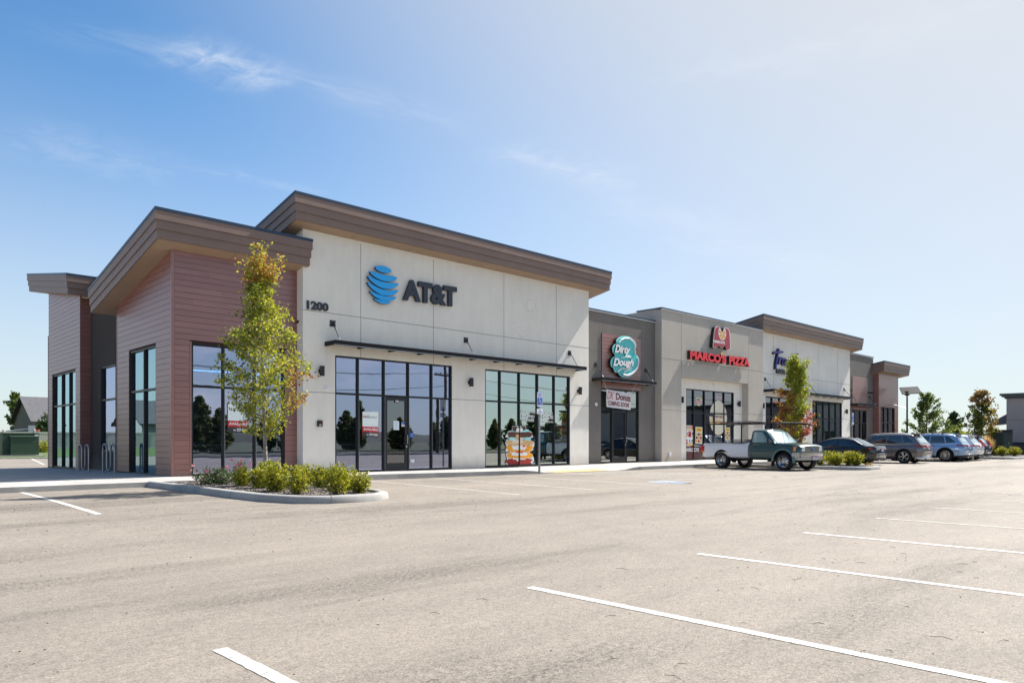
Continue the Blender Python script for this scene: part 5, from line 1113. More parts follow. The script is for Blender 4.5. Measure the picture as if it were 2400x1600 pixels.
def frect(mb,fn,a0,a1,b0,b1,m,lift=-.001,n=1):
    for i in range(n):
        x,y=lerp(a0,a1,i/n),lerp(a0,a1,(i+1)/n); mb.add([fn(x,b0,lift),fn(y,b0,lift),fn(y,b1,lift),fn(x,b1,lift)],[(0,1,2,3)],m)
def slab(mb,fn,m,y0=0,d=.01,n=1):
    for i in range(n):
        a,b=i/n,(i+1)/n; mb.hexa([fn(a,0,y0),fn(b,0,y0),fn(b,0,y0+d),fn(a,0,y0+d),fn(a,1,y0),fn(b,1,y0),fn(b,1,y0+d),fn(a,1,y0+d)],m)
def tri_fill(poly):
    bm=bmesh.new(); vs=[bm.verts.new((x,y,0)) for x,y in poly]; f=bm.faces.new(vs); r=bmesh.ops.triangulate(bm,faces=[f]); bm.verts.index_update()
    fs=[tuple(v.index for v in t.verts) for t in bm.faces]; bm.free()
    # make the winding consistent
    out=[]
    for t in fs:
        a,b,c=[poly[i] for i in t]; out.append(t if (b[0]-a[0])*(c[1]-a[1])-(b[1]-a[1])*(c[0]-a[0])>0 else t[::-1])
    return out
def smoothpoly(p,k=3):
    n=len(p);o=[]
    for i in range(n):
        a,b,c,d=p[i-1],p[i],p[(i+1)%n],p[(i+2)%n]
        for j in range(k):
            t=j/k; o.append(tuple(.5*((2*b[q])+(-a[q]+c[q])*t+(2*a[q]-5*b[q]+4*c[q]-d[q])*t*t+(-a[q]+3*b[q]-3*c[q]+d[q])*t**3) for q in (0,1)))
    return o
def pslab(mb,poly,Y,depth,m,side): # poly world (x,z); front face at Y-depth
    extrude_flat(mb,poly,tri_fill(poly),lambda x,z,d:(x,Y-depth+d,z),depth,m,side)
def stroke3(mb,pts,Y,r,m,n=6): mb.tube([(x,Y,z) for x,z in pts],r,m,n)
# --- globe + lettering
gx,gz=pxp(893.4,668.8,D2); gr=(ZonY(893,624.7,D2)-ZonY(893,713,D2))/2
t=thing('globe_logo','round blue striped globe emblem on the tall beige wall','sign',(gx,D2,gz-gr))
def band(c,th,x0,x1,sag):
    up=[];lo=[]; n=18
    for i in range(n+1):
        x=lerp(x0,x1,i/n); e=max(0,math.sin(math.pi*i/n))**.45; base=c-sag*(1-((x-.12))**2)+sag*.55
        up.append((x,base+th/2*e)); lo.append((x,base-th/2*e*(1.05)))
    pl=up+lo[::-1][1:-1]
    o=[]
    for x,y in pl:
        r=math.hypot(x,y); 
        if r>1: x,y=x/r,y/r
        o.append((gx+x*gr,gz+y*gr))
    return o
for c,th,a,b_,s in ((.84,.34,-.50,.54,.03),(.47,.33,-.84,.90,.20),(.11,.33,-.98,.99,.28),(-.26,.30,-.99,.99,.32),(-.58,.24,-.84,.88,.28),(-.84,.16,-.60,.55,.18)):
    m=MB(); pslab(m,band(c,th,a,b_,s),D2-.04,.10,'globe_blue','globe_side'); keep(m.build('globe_stripe',fixn=False),t)
def letters(name,label,cat,corners,Y,text,m,side,depth,off,spacing=1,shear=0,gap=.03):
    fn=quadmap(corners,Y); mb=MB(); ftext(mb,text,fn,0,1,0,1,m,off,shear,lift=-gap,depth=depth,side=side,spacing=spacing)
    return tag(mb.build(name,fixn=False),label,cat)
def rectpx(x0,x1,yl0,yl1,yr0,yr1): return [(x0,yl0),(x1,yr0),(x1,yr1),(x0,yl1)]
letters('wall_lettering','dark navy letters AT&T beside the blue globe on the tall wall','sign',rectpx(941,1066.5,654,704,674,721),D2,'AT&T','sign_navy','sign_black',.10,.05)
letters('house_number','dark street number 1200 near the left edge of the tall beige wall','house number',rectpx(718.5,769,703.5,724.5,711,730.5),D2,'1200','sign_navy','sign_black',.03,.045,gap=.005)
# --- turquoise cookie sign
Yd=D1-.04
def rp5(x,y): return pxp(1350+x/3.734,700+y/3.734,Yd)
pl=[(400,328),(440,333),(470,352),(492,375),(505,402),(502,430),(492,455),(500,480),(514,500),(528,520),(532,550),(525,590),(510,625),(480,660),(450,682),(410,690),(375,685),(355,665),(345,650),(320,645),(308,625),(302,605),(285,595),(280,565),(285,535),(300,515),(318,505),(312,485),(300,470),(296,445),(300,420),(312,402),(332,392),(328,370),(345,345),(370,332)][::-1]
t=thing('donut_shop_sign','turquoise cloud shaped sign reading Dirty Dough on the siding panel','sign',(rp5(405,690)[0],Yd,rp5(405,690)[1]))
m=MB(); P_=smoothpoly([rp5(x,y) for x,y in pl]); 
if sum(P_[i-1][0]*P_[i][1]-P_[i][0]*P_[i-1][1] for i in range(len(P_)))<0: P_=P_[::-1]
pslab(m,P_,Yd,.16,'sign_aqua','sign_black'); cxs=sum(p[0] for p in P_)/len(P_); czs=sum(p[1] for p in P_)/len(P_)
keep(m.build('sign_body',fixn=False),t)
m=MB(); P2=[(cxs+(x-cxs)*.90,czs+(z-czs)*.93) for x,z in P_]; pslab(m,P2,Yd-.16,.02,'sign_turq','sign_turq'); keep(m.build('sign_face',fixn=False),t)
m=MB()
for pts,r in (([(352,385),(368,362),(400,348),(440,352),(472,376),(490,410),(486,445),(494,478)],.045),([(508,512),(520,550),(512,595),(490,632),(455,660),(420,672),(385,664)],.055),([(370,520),(400,512),(440,508),(460,505),(440,518)],.028),([(340,640),(372,612),(420,612),(455,600),(452,614),(395,640)],.035)):
    w_=[rp5(*p) for p in pts]; flat_strokes(m,[w_],None,lambda a,b:(a,Yd-.205,b),r*2,'sign_white')
    stroke3(m,w_,Yd-.19,r*.9,'sign_white',5)
keep(m.build('rim_strokes',fixn=False),t)
m=MB()
q1=[(1350+x/3.734,700+y/3.734) for x,y in ((332,400),(468,416),(468,500),(332,492))]; q2=[(1350+x/3.734,700+y/3.734) for x,y in ((318,518),(497,530),(497,605),(318,608))]
ftext(m,'Dirty',quadmap(q1,Yd-.18),0,1,0,1,'sign_white',.045,.3,lift=0,depth=.06,side='sign_black'); ftext(m,'Dough',quadmap(q2,Yd-.18),0,1,0,1,'sign_white',.045,.3,lift=0,depth=.06,side='sign_black')
keep(m.build('sign_letters',fixn=False),t)
# --- pizza shop signs
Ym=D2-.05
def rp6(x,y): return pxp(1550+x/6.03,740+y/6.03,Ym)
M_=[(692,425),(700,330),(708,240),(722,180),(745,162),(772,166),(790,190),(808,222),(818,232),(830,200),(848,178),(872,182),(900,200),(916,245),(924,330),(928,440),(926,470),(905,480),(875,474),(858,440),(848,420),(834,440),(815,449),(790,440),(778,424),(765,418),(752,446),(725,452),(700,446)]
P_=smoothpoly([rp6(*p) for p in M_],2)
if sum(P_[i-1][0]*P_[i][1]-P_[i][0]*P_[i-1][1] for i in range(len(P_)))<0: P_=P_[::-1]
cxm=sum(p[0] for p in P_)/len(P_); czm=sum(p[1] for p in P_)/len(P_)
t=thing('pizza_logo_sign','dark red M shaped sign with pizza wheel above the red letters','sign',(cxm,Ym,rp6(0,480)[1]))
m=MB(); pslab(m,[(cxm+(x-cxm)*1.07,czm+(z-czm)*1.05) for x,z in P_],Ym,.20,'sign_white','sign_black'); keep(m.build('sign_body',fixn=False),t)
m=MB(); pslab(m,P_,Ym-.20,.01,'sign_maroon','sign_maroon'); keep(m.build('sign_face',fixn=False),t)
m=MB(); c=rp6(815,250); ex=rp6(865,250)[0]-c[0]; ez=c[1]-rp6(815,348)[1]; yy=Ym-.212
def ell(mb,cx,cz,rx,rz,y,mm,a0=0,a1=360,n=24,apex=False):
    p=[(cx+rx*math.cos(R(lerp(a0,a1,i/n))),y,cz+rz*math.sin(R(lerp(a0,a1,i/n)))) for i in range(n+(1 if a1-a0<360 else 0))]
    if apex: p=[(cx,y,cz)]+p
    mb.add(p,[tuple(range(len(p)))],mm)
ell(m,c[0],c[1],ex*1.08,ez,yy,'sign_white',130,410,28,True)
for k in range(5):
    a0=140+k*52+5; ell(m,c[0]+.02*math.cos(R(a0+21)),c[1]+.02*math.sin(R(a0+21)),ex*.92,ez*.86,yy-.003,'pizza_orange',a0,a0+42,6,True)
    for q in (.45,.7): 
        for da in (12,30): ell(m,c[0]+ex*q*math.cos(R(a0+da)),c[1]+ez*q*math.sin(R(a0+da)),.022,.025,yy-.006,'pizza_brown',n=7)
keep(m.build('pizza_wheel',fixn=False),t)
m=MB(); ftext(m,"MARCO'S",quadmap([(1550+x/6.03,740+y/6.03) for x,y in ((735,335),(897,362),(897,402),(735,375))],Ym-.211),0,1,0,1,'sign_white',.04); keep(m.build('sign_letters',fixn=False),t)
tb=thing('pizza_lettering',"bright red channel letters MARCO'S PIZZA over the pizza shop portal",'sign',(rp6(600,620)[0],Ym,rp6(600,620)[1]))
m=MB(); fn=quadmap([(1550+x/6.03,740+y/6.03) for x,y in ((362,485),(872,560),(872,680),(362,615))],Ym); ftext(m,"MARCO'S",fn,0,1,0,1,'sign_red',.055,lift=-.01,depth=.2,side='sign_black'); keep(m.build('letter',fixn=False),tb)
m=MB(); fn=quadmap([(1550+x/6.03,740+y/6.03) for x,y in ((915,568),(1207,603),(1207,722),(915,690))],Ym); ftext(m,"PIZZA",fn,0,1,0,1,'sign_red',.055,lift=-.01,depth=.2,side='sign_black'); keep(m.build('letter',fixn=False),tb)
m=MB(); m.prism([rp6(793,512),rp6(826,528),rp6(800,572)],Ym-.23,Ym-.21,'pizza_orange'); keep(m.build('pizza_slice'),tb)
# --- nail salon script
Yn=D1-.05
def rp7(x,y): return pxp(1780+x/5.6,720+y/5.6,Yn)
t=thing('nail_salon_sign','purple blue script sign above black NAIL SALON letters, half hidden by the maple','sign',(rp7(200,875)[0],Yn,rp7(200,875)[1]))
for nm,st,r in (('script_letter',[[(172,602),(230,585),(292,588)],[(240,548),(225,620),(205,720),(197,812)]],.085),('script_letter',[[(250,655),(238,750)],[(246,690),(268,662),(285,664)]],.07),('script_letter',[[(322,672),(292,690),(284,740),(300,758),(322,725),(328,680),(322,742),(335,760)]],.065),('script_letter',[[(348,680),(340,770)],[(346,712),(368,686),(382,700),(374,752),(392,765)]],.065),('script_letter',[[(425,700),(402,720),(398,765),(418,770),(440,735),(490,618),(450,735),(445,825)]],.07),('script_letter',[[(470,700),(468,760),(495,735),(505,690),(490,800),(460,850)]],.06)):
    m=MB()
    for s_ in st: w_=[rp7(*p) for p in s_]; m.tube([(x,Yn-.07,z) for x,z in w_],r*.85,'sign_purple',6); m.tube([(x-.03,Yn-.0,z) for x,z in w_],r*.85,'sign_black',6)
    keep(m.build(nm,fixn=False),t)
m=MB(); ftext(m,'NAIL SALON',quadmap([(1819,863.5),(1874,870),(1874,881),(1819,875)],Yn),0,1,0,1,'sign_black',.05,depth=.06); keep(m.build('sign_letters',fixn=False),t)
# --- banner
bc=[(1421,911.6),(1480.4,921.7),(1478.5,960.5),(1421.8,953)]
fn=quadmap(bc,D1-.22,curve=lambda a,b:.035*math.sin(a*7)+.02*math.sin(b*5+a*3))
t=thing('shop_banner','white cloth banner reading DK Donuts coming soon hung over the dark entrance','banner',fn(0,0,0))
m=MB(); 
for i in range(12):
    for j in range(6): m.add([fn(i/12,j/6),fn((i+1)/12,j/6),fn((i+1)/12,(j+1)/6),fn(i/12,(j+1)/6)],[(0,1,2,3)],'banner')
keep(m.build('cloth',smooth=True,fixn=False),t)
m=MB(); ftext(m,'DK',fn,.03,.30,.46,.90,'ink_red',.0,.3,lift=-.008); ftext(m,'Donuts',fn,.37,.97,.48,.88,'ink_brown',.03,lift=-.008); ftext(m,'COMING SOON!',fn,.07,.90,.12,.38,'ink_brown',.03,lift=-.008); keep(m.build('banner_print',fixn=False),t)
m=MB(); 
for q in ((0,1),(1,1)): p=fn(*q); m.tube([p,(p[0]+(-.3 if q[0]==0 else .3),D1-.3,z3+.02)],.006,'white_paint',4)
keep(m.build('cord',fixn=False),t)
# --- window posters
GA=D2+.075; GS=D1+.075
def avail(x0,x1,yl0,yl1,yr0,yr1,Y,label):
    fn=quadmap(rectpx(x0,x1,yl0,yl1,yr0,yr1),Y-.012); t=thing('window_poster',label,'poster',fn(0,0))
    m=MB(); frect(m,fn,0,1,.40,1,'paper_mint'); frect(m,fn,0,1,.185,.40,'ink_red'); frect(m,fn,0,1,0,.185,'ink_dark'); keep(m.build('paper',fixn=False),t)
    m=MB(); ftext(m,'N',fn,.06,.20,.74,.86,'ink_dark',.02); ftext(m,'A',fn,.21,.31,.74,.87,'ink_red',.02,.2);ftext(m,'I',fn,.33,.37,.74,.86,'ink_dark',.02); ftext(m,'Select',fn,.39,.90,.74,.85,'joint'); ftext(m,'AVAILABLE',fn,.06,.96,.245,.345,'sign_white',.025); ftext(m,'208',fn,.26,.38,.05,.10,'sign_white',.03); ftext(m,'229 2020',fn,.43,.95,.04,.14,'sign_white',.03); ftext(m,'naiselect.com',fn,.55,.96,.43,.46,'joint')
    for s_ in ((0,.012,0,1),(.988,1,0,1)): frect(m,fn,*s_,'ink_red',lift=-.0015)
    keep(m.build('poster_print',fixn=False),t)
avail(849.2,887,964.3,1021.5,965,1024,GA,'white and red AVAILABLE poster in the window left of the glass door')
avail(533.5,582.4,944,1012,947,1013.5,GS,'white and red AVAILABLE poster in the window behind the young tree')
def r3(x,y): return (700+x/4.6125,780+y/4.6125)
def notice(name,label,cat,pts,Y,m,fnx=None):
    fn=quadmap(pts,Y); mb=MB(); frect(mb,fn,0,1,0,1,m); 
    if fnx: fnx(mb,fn)
    return tag(mb.build(name,fixn=False),label,cat)
GD=D2+.062
def lines_(mb,fn,n=6,m='joint',a0=.12,a1=.88,b0=.15,b1=.85):
    for i in range(n): b=lerp(b0,b1,i/max(1,n-1)); frect(mb,fn,a0,a1-(.2 if i%3==2 else 0),b,b+.025,m,lift=-.002)
notice('door_notice','pale notice sheet taped inside the glass door','notice',[r3(*p) for p in ((1025,950),(1085,952),(1085,1048),(1025,1045))],GD,'paper_mint',lambda a,b:lines_(a,b,8,'ink_blue'))
notice('door_sticker','small blue and white opening hours sticker on the glass door','sticker',[r3(*p) for p in ((1112,962),(1155,964),(1155,1012),(1112,1010))],GD,'sign_white',lambda a,b:(frect(a,b,.05,.95,.45,.95,'ink_blue',-.002),lines_(a,b,3,'joint',.1,.9,.1,.35)))
def acc(mb,fn):
    S,H_=wheelchair_strokes(); flat_strokes(mb,[[(.15+.7*a,.1+.8*b) for a,b in s] for s in S],(.15+.7*H_[0],.1+.8*H_[1],.06),lambda a,b:fn(a,b,-.002),.075,'sign_white')
notice('access_sticker','blue wheelchair sticker on the pane right of the glass door','sticker',[r3(*p) for p in ((1204,1078),(1241,1080),(1241,1130),(1204,1128))],GA-.01,'ink_blue',acc)
notice('pane_sticker','tiny white sticker low on the pane right of the glass door','sticker',[r3(*p) for p in ((1208,1365),(1250,1366),(1250,1400),(1208,1398))],GA-.01,'sign_white',lambda a,b:lines_(a,b,3))
notice('door_number','small number 150 above the glass of the shop door','house number',[r3(*p) for p in ((1042,722),(1084,724),(1084,755),(1042,752))],D2+.035,'ink_dark',lambda a,b:ftext(a,'150',b,.1,.9,.15,.85,'sign_white',.03))
# --- window lettering and cookie sticker
def r4(x,y): return (1050+x/4.611,780+y/4.611)
mb=MB(); fn=quadmap([r4(*p) for p in ((793,820),(946,832),(938,962),(797,958))],GA-.012)
ftext(mb,'Gourmet',fn,0,1,.70,1,'sign_white',.0,.35); ftext(mb,'STUFFED',fn,.02,.95,.33,.56,'sign_white',.03); ftext(mb,'COOKIES',fn,.04,.93,.03,.26,'sign_white',.03)
tag(mb.build('window_lettering',fixn=False),'white lettering Gourmet Stuffed Cookies on the green tinted window','window lettering')
mb=MB(); fn=quadmap([r4(*p) for p in ((988,832),(1138,842),(1140,975),(990,966))],GA-.012)
ftext(mb,"It's what's",fn,.05,.95,.72,.98,'sign_white',.005); ftext(mb,'INSIDE',fn,0,1,.33,.64,'sign_white',.03); ftext(mb,'that counts',fn,.02,.99,.02,.24,'sign_white',.005)
tag(mb.build('window_lettering',fixn=False),"white lettering It's what's inside that counts beside the parking sign",'window lettering')
t=thing('cookie_sticker','large window sticker of a tall stack of frosted filled cookies','window sticker',(*pxp(*r4(765,1440),GA)[:1],GA,pxp(*r4(765,1440),GA)[1]))
def ck(x,y): return pxp(*r4(x,y),GA)
def blob(mb,x0,x1,y0,y1,y,m,seed=0,wob=.05,n=40,sq=.5):
    rnd=random.Random(seed); ph=[rnd.uniform(0,6.28) for _ in range(4)]; P=[]
    for i in range(n):
        a=2*math.pi*i/n; c_,s_=math.cos(a),math.sin(a); rr=1+wob*(math.sin(5*a+ph[0])+.7*math.sin(9*a+ph[1])+.5*math.sin(13*a+ph[2]))
        ux=math.copysign(abs(c_)**sq,c_)*rr; uy=math.copysign(abs(s_)**sq,s_)*rr
        X,Z=ck((x0+x1)/2+ux*(x1-x0)/2,(y0+y1)/2+uy*(y1-y0)/2); P.append((X,y,Z))
    mb.add(P,[tuple(range(n))],m)
def layer(nm,lst,lift):
    m=MB()
    for k,(x0,x1,y0,y1,mm,sd) in enumerate(lst): blob(m,x0,x1,y0,y1,GA-.010-lift-k*.0012,mm,sd)
    keep(m.build(nm,fixn=False),t)
layer('white_outline',[(690,842,1000,1080,'sign_white',1),(630,910,1055,1145,'sign_white',2),(618,922,1140,1290,'sign_white',3),(622,916,1280,1442,'sign_white',4)],0)
layer('red_cookie',[(632,904,1352,1432,'velvet',5),(700,840,1338,1372,'sign_white',6),(690,860,1366,1426,'velvet',15),(738,764,1335,1385,'sign_white',8)],.006)
layer('golden_cookie',[(632,908,1292,1352,'cookie_gold',7),(680,850,1285,1325,'sign_white',8),(725,810,1270,1295,'sign_red',9)],.012)
layer('golden_cookie',[(634,908,1208,1285,'cookie_gold',10),(690,840,1205,1262,'sign_white',11),(700,730,1205,1222,'globe_blue',12),(800,830,1215,1230,'sign_red',13)],.018)
layer('tan_cookie',[(626,914,1152,1214,'cookie_tan',14),(690,800,1150,1190,'cream',15)],.024)
layer('chocolate_cookie',[(638,902,1066,1130,'choc',16),(655,712,1126,1158,'sign_aqua',17),(822,884,1126,1160,'sign_aqua',18),(725,760,1095,1140,'cookie_tan',19)],.030)
layer('frosting',[(690,870,1040,1070,'sign_aqua',20),(690,745,1008,1062,'choc',21),(785,830,1005,1050,'choc',22),(730,800,1025,1070,'sign_white',23)],.038)
# --- pizza shop window graphics
GP=D1+.07
def r5(x,y): return (1350+x/3.734,700+y/3.734)
def r6(x,y): return (1550+x/6.03,740+y/6.03)
def menu(mb,fn):
    frect(mb,fn,0,1,.78,1,'cream',-.002); ftext(mb,'BIG DEAL',fn,.1,.7,.86,.95,'ink_red',.03,lift=-.004); frect(mb,fn,.75,.95,.82,.97,'ink_red',-.003); frect(mb,fn,0,1,.74,.78,'pizza_orange',-.002); frect(mb,fn,0,1,0,.06,'pizza_orange',-.002)
    frect(mb,fn,.32,.68,.42,.70,'ink_red',-.002); frect(mb,fn,.42,.58,.48,.64,'ink_dark',-.004)
    for i,(a,b) in enumerate(((.05,.48),(.72,.48),(.05,.12),(.38,.12),(.70,.12))):
        frect(mb,fn,a,a+.24,b-.04,b+.05,('cookie_gold','cookie_tan','velvet')[i%3],-.003); frect(mb,fn,a+.05,a+.19,b+.07,b+.18,('ink_blue','ink_dark','ink_red')[i%3],-.003)
notice('menu_poster','white and orange menu poster in the leftmost pizza shop pane','poster',[r5(*p) for p in ((962,1105),(1030,1110),(1028,1284),(959,1282))],GP-.01,'sign_white',menu)
def food(mb,fn):
    for i in range(9): a,b=.08+.3*(i%3),.08+.2*(i//3); frect(mb,fn,a,a+.24,b,b+.15,('cookie_gold','velvet','cookie_tan','ink_dark')[i%4],-.002)
    frect(mb,fn,.1,.9,.72,.95,'ink_yellow',-.002); ftext(mb,'Hot',fn,.2,.8,.76,.91,'ink_red',.03,lift=-.004)
notice('food_poster','food photo poster with yellow burst in the second pizza shop pane','poster',[r5(*p) for p in ((1045,1118),(1106,1122),(1104,1270),(1043,1265))],GP-.01,'cream',food)
notice('food_poster','narrow food poster beside the pizza shop door at right','poster',[(1699,1001),(1711,1001),(1711,1031),(1699,1030)],GP-.01,'cream',food)
fn=quadmap([r5(*p) for p in ((958,1288),(1120,1292),(1118,1412),(955,1416))],GP-.008); mb=MB(); frect(mb,fn,0,1,0,1,'maroon_film'); ftext(mb,"MARCO'S",fn,-.06,.72,.62,.90,'sign_white',.03)
tag(mb.build('window_film',fixn=False),"dark maroon film with pale MARCO'S letters along the pane bottoms",'window film')
fn=quadmap([r6(*p) for p in ((486,1150),(570,1158),(570,1280),(486,1272))],GP+.05); mb=MB()
for p,m in (([(.0,.82),(.25,.98),(.75,.96),(1,.78),(.9,.64)],'neon_yellow'),([(.32,.25),(.5,.02),(.68,.25)],'neon_yellow')): mb.tube([fn(*q) for q in p],.022,m,5)
ftext(mb,'Pizza',fn,0,1,.36,.66,'neon_red',.02,.2)
tag(mb.build('neon_sign',fixn=False),'red and yellow neon pizza wedge sign in the second pane','neon sign')
for s,y0,lb in (('DELIVERY',1128,'pink neon word DELIVERY in the pizza shop upper pane'),('CARRYOUT',1240,'pink neon word CARRYOUT below DELIVERY')):
    fn=quadmap([r6(*p) for p in ((775,y0),(882,y0+4),(882,y0+48),(775,y0+44))],GP+.05); mb=MB(); ftext(mb,s,fn,-.05,1,.05,.95,'neon_pink',0); tag(mb.build('neon_sign',fixn=False),lb,'neon sign')
mb=MB(); c=pxp(*r6(805,1440),GP); ell(mb,c[0],c[1],1.0,1.02,GP-.004,'cream'); fn=quadmap([r6(*p) for p in ((690,1375),(900,1390),(900,1545),(690,1530))],GP-.008); ftext(mb,'SERVED',fn,.15,.95,.62,.85,'ink_brown',.03); ftext(mb,'Golden',fn,0,.95,.12,.5,'pizza_orange',.02,.2)
tag(mb.build('window_graphic',fixn=False),'big cream circle graphic with Golden lettering across the pizza shop panes','window graphic')
# --- interior pieces
mb=MB(); mb.box(8.1,11.5,24.7,24.74,3.60,3.63,'led_blue'); tag(mb.build('light_strip'),'blue glowing light strip across the upper panes of the corner window','light strip')
mb=MB(); mb.box(13.2,14.3,26.0,26.08,3.72,3.78,'led_blue'); tag(mb.build('light_strip'),'short blue glowing light strip in the top left storefront pane','light strip')
def table(x,y,label,w_=1.4):
    t=thing('display_table',label,'table',(x,y,FZ)); m=MB(); m.box(-w_/2,w_/2,-.4,.4,.95,1.02,'wood_light'); m.build('tabletop',t); 
    for s in (-1,1):
        m=MB(); m.tube([(s*w_*.45,0,0),(s*w_*.12,0,.95)],.05,'interior_wall',4); m.tube([(s*w_*.12,.01,0),(s*w_*.45,.01,.95)],.05,'interior_wall',4); m.build('leg',t)
table(17.0,24.3,'light table with crossed legs seen through the glass shop door'); 
for x,y,w_,lb in ((13.6,24.4,1.2,'grey counter inside behind the leftmost storefront pane'),(15.2,24.8,1.3,'grey counter inside behind the AVAILABLE poster'),(9.3,24.5,1.6,'white counter inside the corner shop window')):
    t=thing('counter',lb,'counter',(x,y,FZ)); m=MB(); m.box(-w_/2,w_/2,-.3,.3,0,.95,'interior_wall'); m.build('counter_body',t); m=MB(); m.box(-w_/2-.03,w_/2+.03,-.33,.33,.951,1.0,'white_gloss'); m.build('countertop',t)
for x,y,lb in ((21.5,24.2,'round wooden table end inside the cookie window at left'),(24.2,24.0,'round wooden table inside the cookie window at right')):
    t=thing('cafe_table',lb,'table',(x,y,FZ)); m=MB(); m.cyl((0,0,.1),.55,.5,'wood_light',20); m.build('base',t); m=MB(); m.cyl((0,0,.6),.6,.05,'wood_light',20); m.build('tabletop',t)
# ------------------------------------------------------------------ wall fixtures
def sconce(px,py,Y,label):
    x,z=pxp(px,py,Y-.14); t=thing('wall_lamp',label,'wall lamp',(x,Y,z),0,'black box wall lamps along the facade')
    m=MB(); m.box(-.06,.06,-.20,-.08,-.17,.17,'black_satin'); m.box(-.064,.064,-.204,-.076,.165,.172,'black_satin'); m.build('lamp_housing',t)
    m=MB(); m.box(-.04,.04,-.08,0,-.05,.05,'black_satin'); m.box(-.06,.06,-.012,-.001,-.07,.07,'black_satin'); m.build('bracket',t)
    m=MB(); m.box(-.045,.045,-.185,-.095,-.175,-.171,'white_gloss'); m.build('lens',t)
sconce(755,869,D2,'black box lamp left of the storefront with the glass door'); sconce(1105,895.5,D2,'black box lamp between the two storefront windows of the tall block'); sconce(1360,915.5,D2,'black box lamp at the right end of the tall beige wall')
sconce(1599.5,936.5,D1,'black box lamp on the left inside the pizza shop portal'); sconce(1733.5,946,D1,'black box lamp on the right inside the pizza shop portal'); sconce(1789.5,950.5,D1,'black box lamp at the left end of the nail salon wall'); sconce(1891,956,D1,'black box lamp half hidden behind the red maple'); sconce(1985,964,D1,'black box lamp at the right end of the nail salon wall')
def bell(px,py,Y,label,r=.075):
    x,z=pxp(px,py,Y-.03); mb=MB(); mb.lathe([(0,-.07),(r*.4,-.068),(r*.5,-.045),(r,-.04),(r,0)],(x,Y,z),'white_gloss',16,'Y'); mb.lathe([(0,-.085),(.02,-.08),(.022,-.06)],(x,Y,z),'alu',8,'Y'); tag(mb.build('alarm_bell',smooth=True),label,'alarm bell')
bell(765.5,909.4,D2,'round white alarm bell below the leftmost wall lamp'); bell(1398,947,D1,'round white alarm bell on the dark wall left of the banner',.085); bell(1672,901,D1,'small white alarm fitting above the pizza shop window',.06)
x,z=pxp(748.5,992,D2); t=thing('key_box','small black key box with red light on the beige wall','key box',(x,D2,z)); m=MB(); m.box(-.09,.09,-.07,0,-.1,.1,'black_satin'); m.build('box_body',t); m=MB(); m.box(-.0,.03,-.074,-.0701,.025,.045,'ink_red'); m.box(-.04,.04,-.074,-.0701,-.06,-.035,'white_paint'); m.build('faceplate',t)
x,z=pxp(1568.5,1064,D2); t=thing('outlet_box','small white electrical outlet box low on the taupe wall','outlet box',(x,D2,z)); m=MB(); m.box(-.06,.06,-.07,0,-.09,.09,'white_gloss'); m.build('box_body',t); m=MB(); m.box(-.07,.07,-.085,-.071,.0,.1,'white_gloss'); m.build('cover_flap',t)
# small dark bolt holes left by an old sign
rnd=random.Random(8); mb=MB(); 
for i in range(44):
    a=2*math.pi*i/22; x,z=pxp(1244+ (11*math.cos(a) if i<22 else rnd.uniform(-45,45)),(716+14*math.sin(a)) if i<22 else rnd.uniform(745,790),D2); mb.box(x-.009,x+.009,D2-.003,D2+.005,z-.009,z+.009,'sign_black')
o=mb.build('bolt_hole'); keep(o,B); o['kind']='stuff'
# ------------------------------------------------------------------ bike racks
def rack(px,depth,label):
    x,y=place(px,depth); z=zwalk(x,y); t=thing('bike_rack',label,'bike rack',(x,y,z),R(95),'galvanised wave bike racks by the west wall'); m=MB(); pts=[]; s=.34; r=s/2
    xs=[-1.5*s,-.5*s,.5*s,1.5*s]; pts=[(xs[0],0,-.1),(xs[0],0,.80)]
    for k in range(3):
        c=(xs[k]+xs[k+1])/2
        for j in range(1,9):
            a=math.pi*j/9; pts.append((c-r*math.cos(a),0,(.80+r*math.sin(a)) if k%2==0 else (.24-r*math.sin(a))))
        pts.append((xs[k+1],0,.80 if k%2==0 else .24)); 
        if k<2: pts.append((xs[k+1],0,.24 if k%2==0 else .80))
    pts.append((xs[3],0,-.1)); m.tube(pts,.030,'galv',10); m.build('bent_pipe',t,smooth=True,sharp=60)
    for q in (xs[0],xs[3]): m=MB(); m.cyl((q,0,0),.07,.012,'galv',14); m.build('foot_plate',t)
rack(196,26.6,'galvanised wave bike rack farther along the west wall'); rack(255,24.6,'galvanised wave bike rack nearer the siding corner')
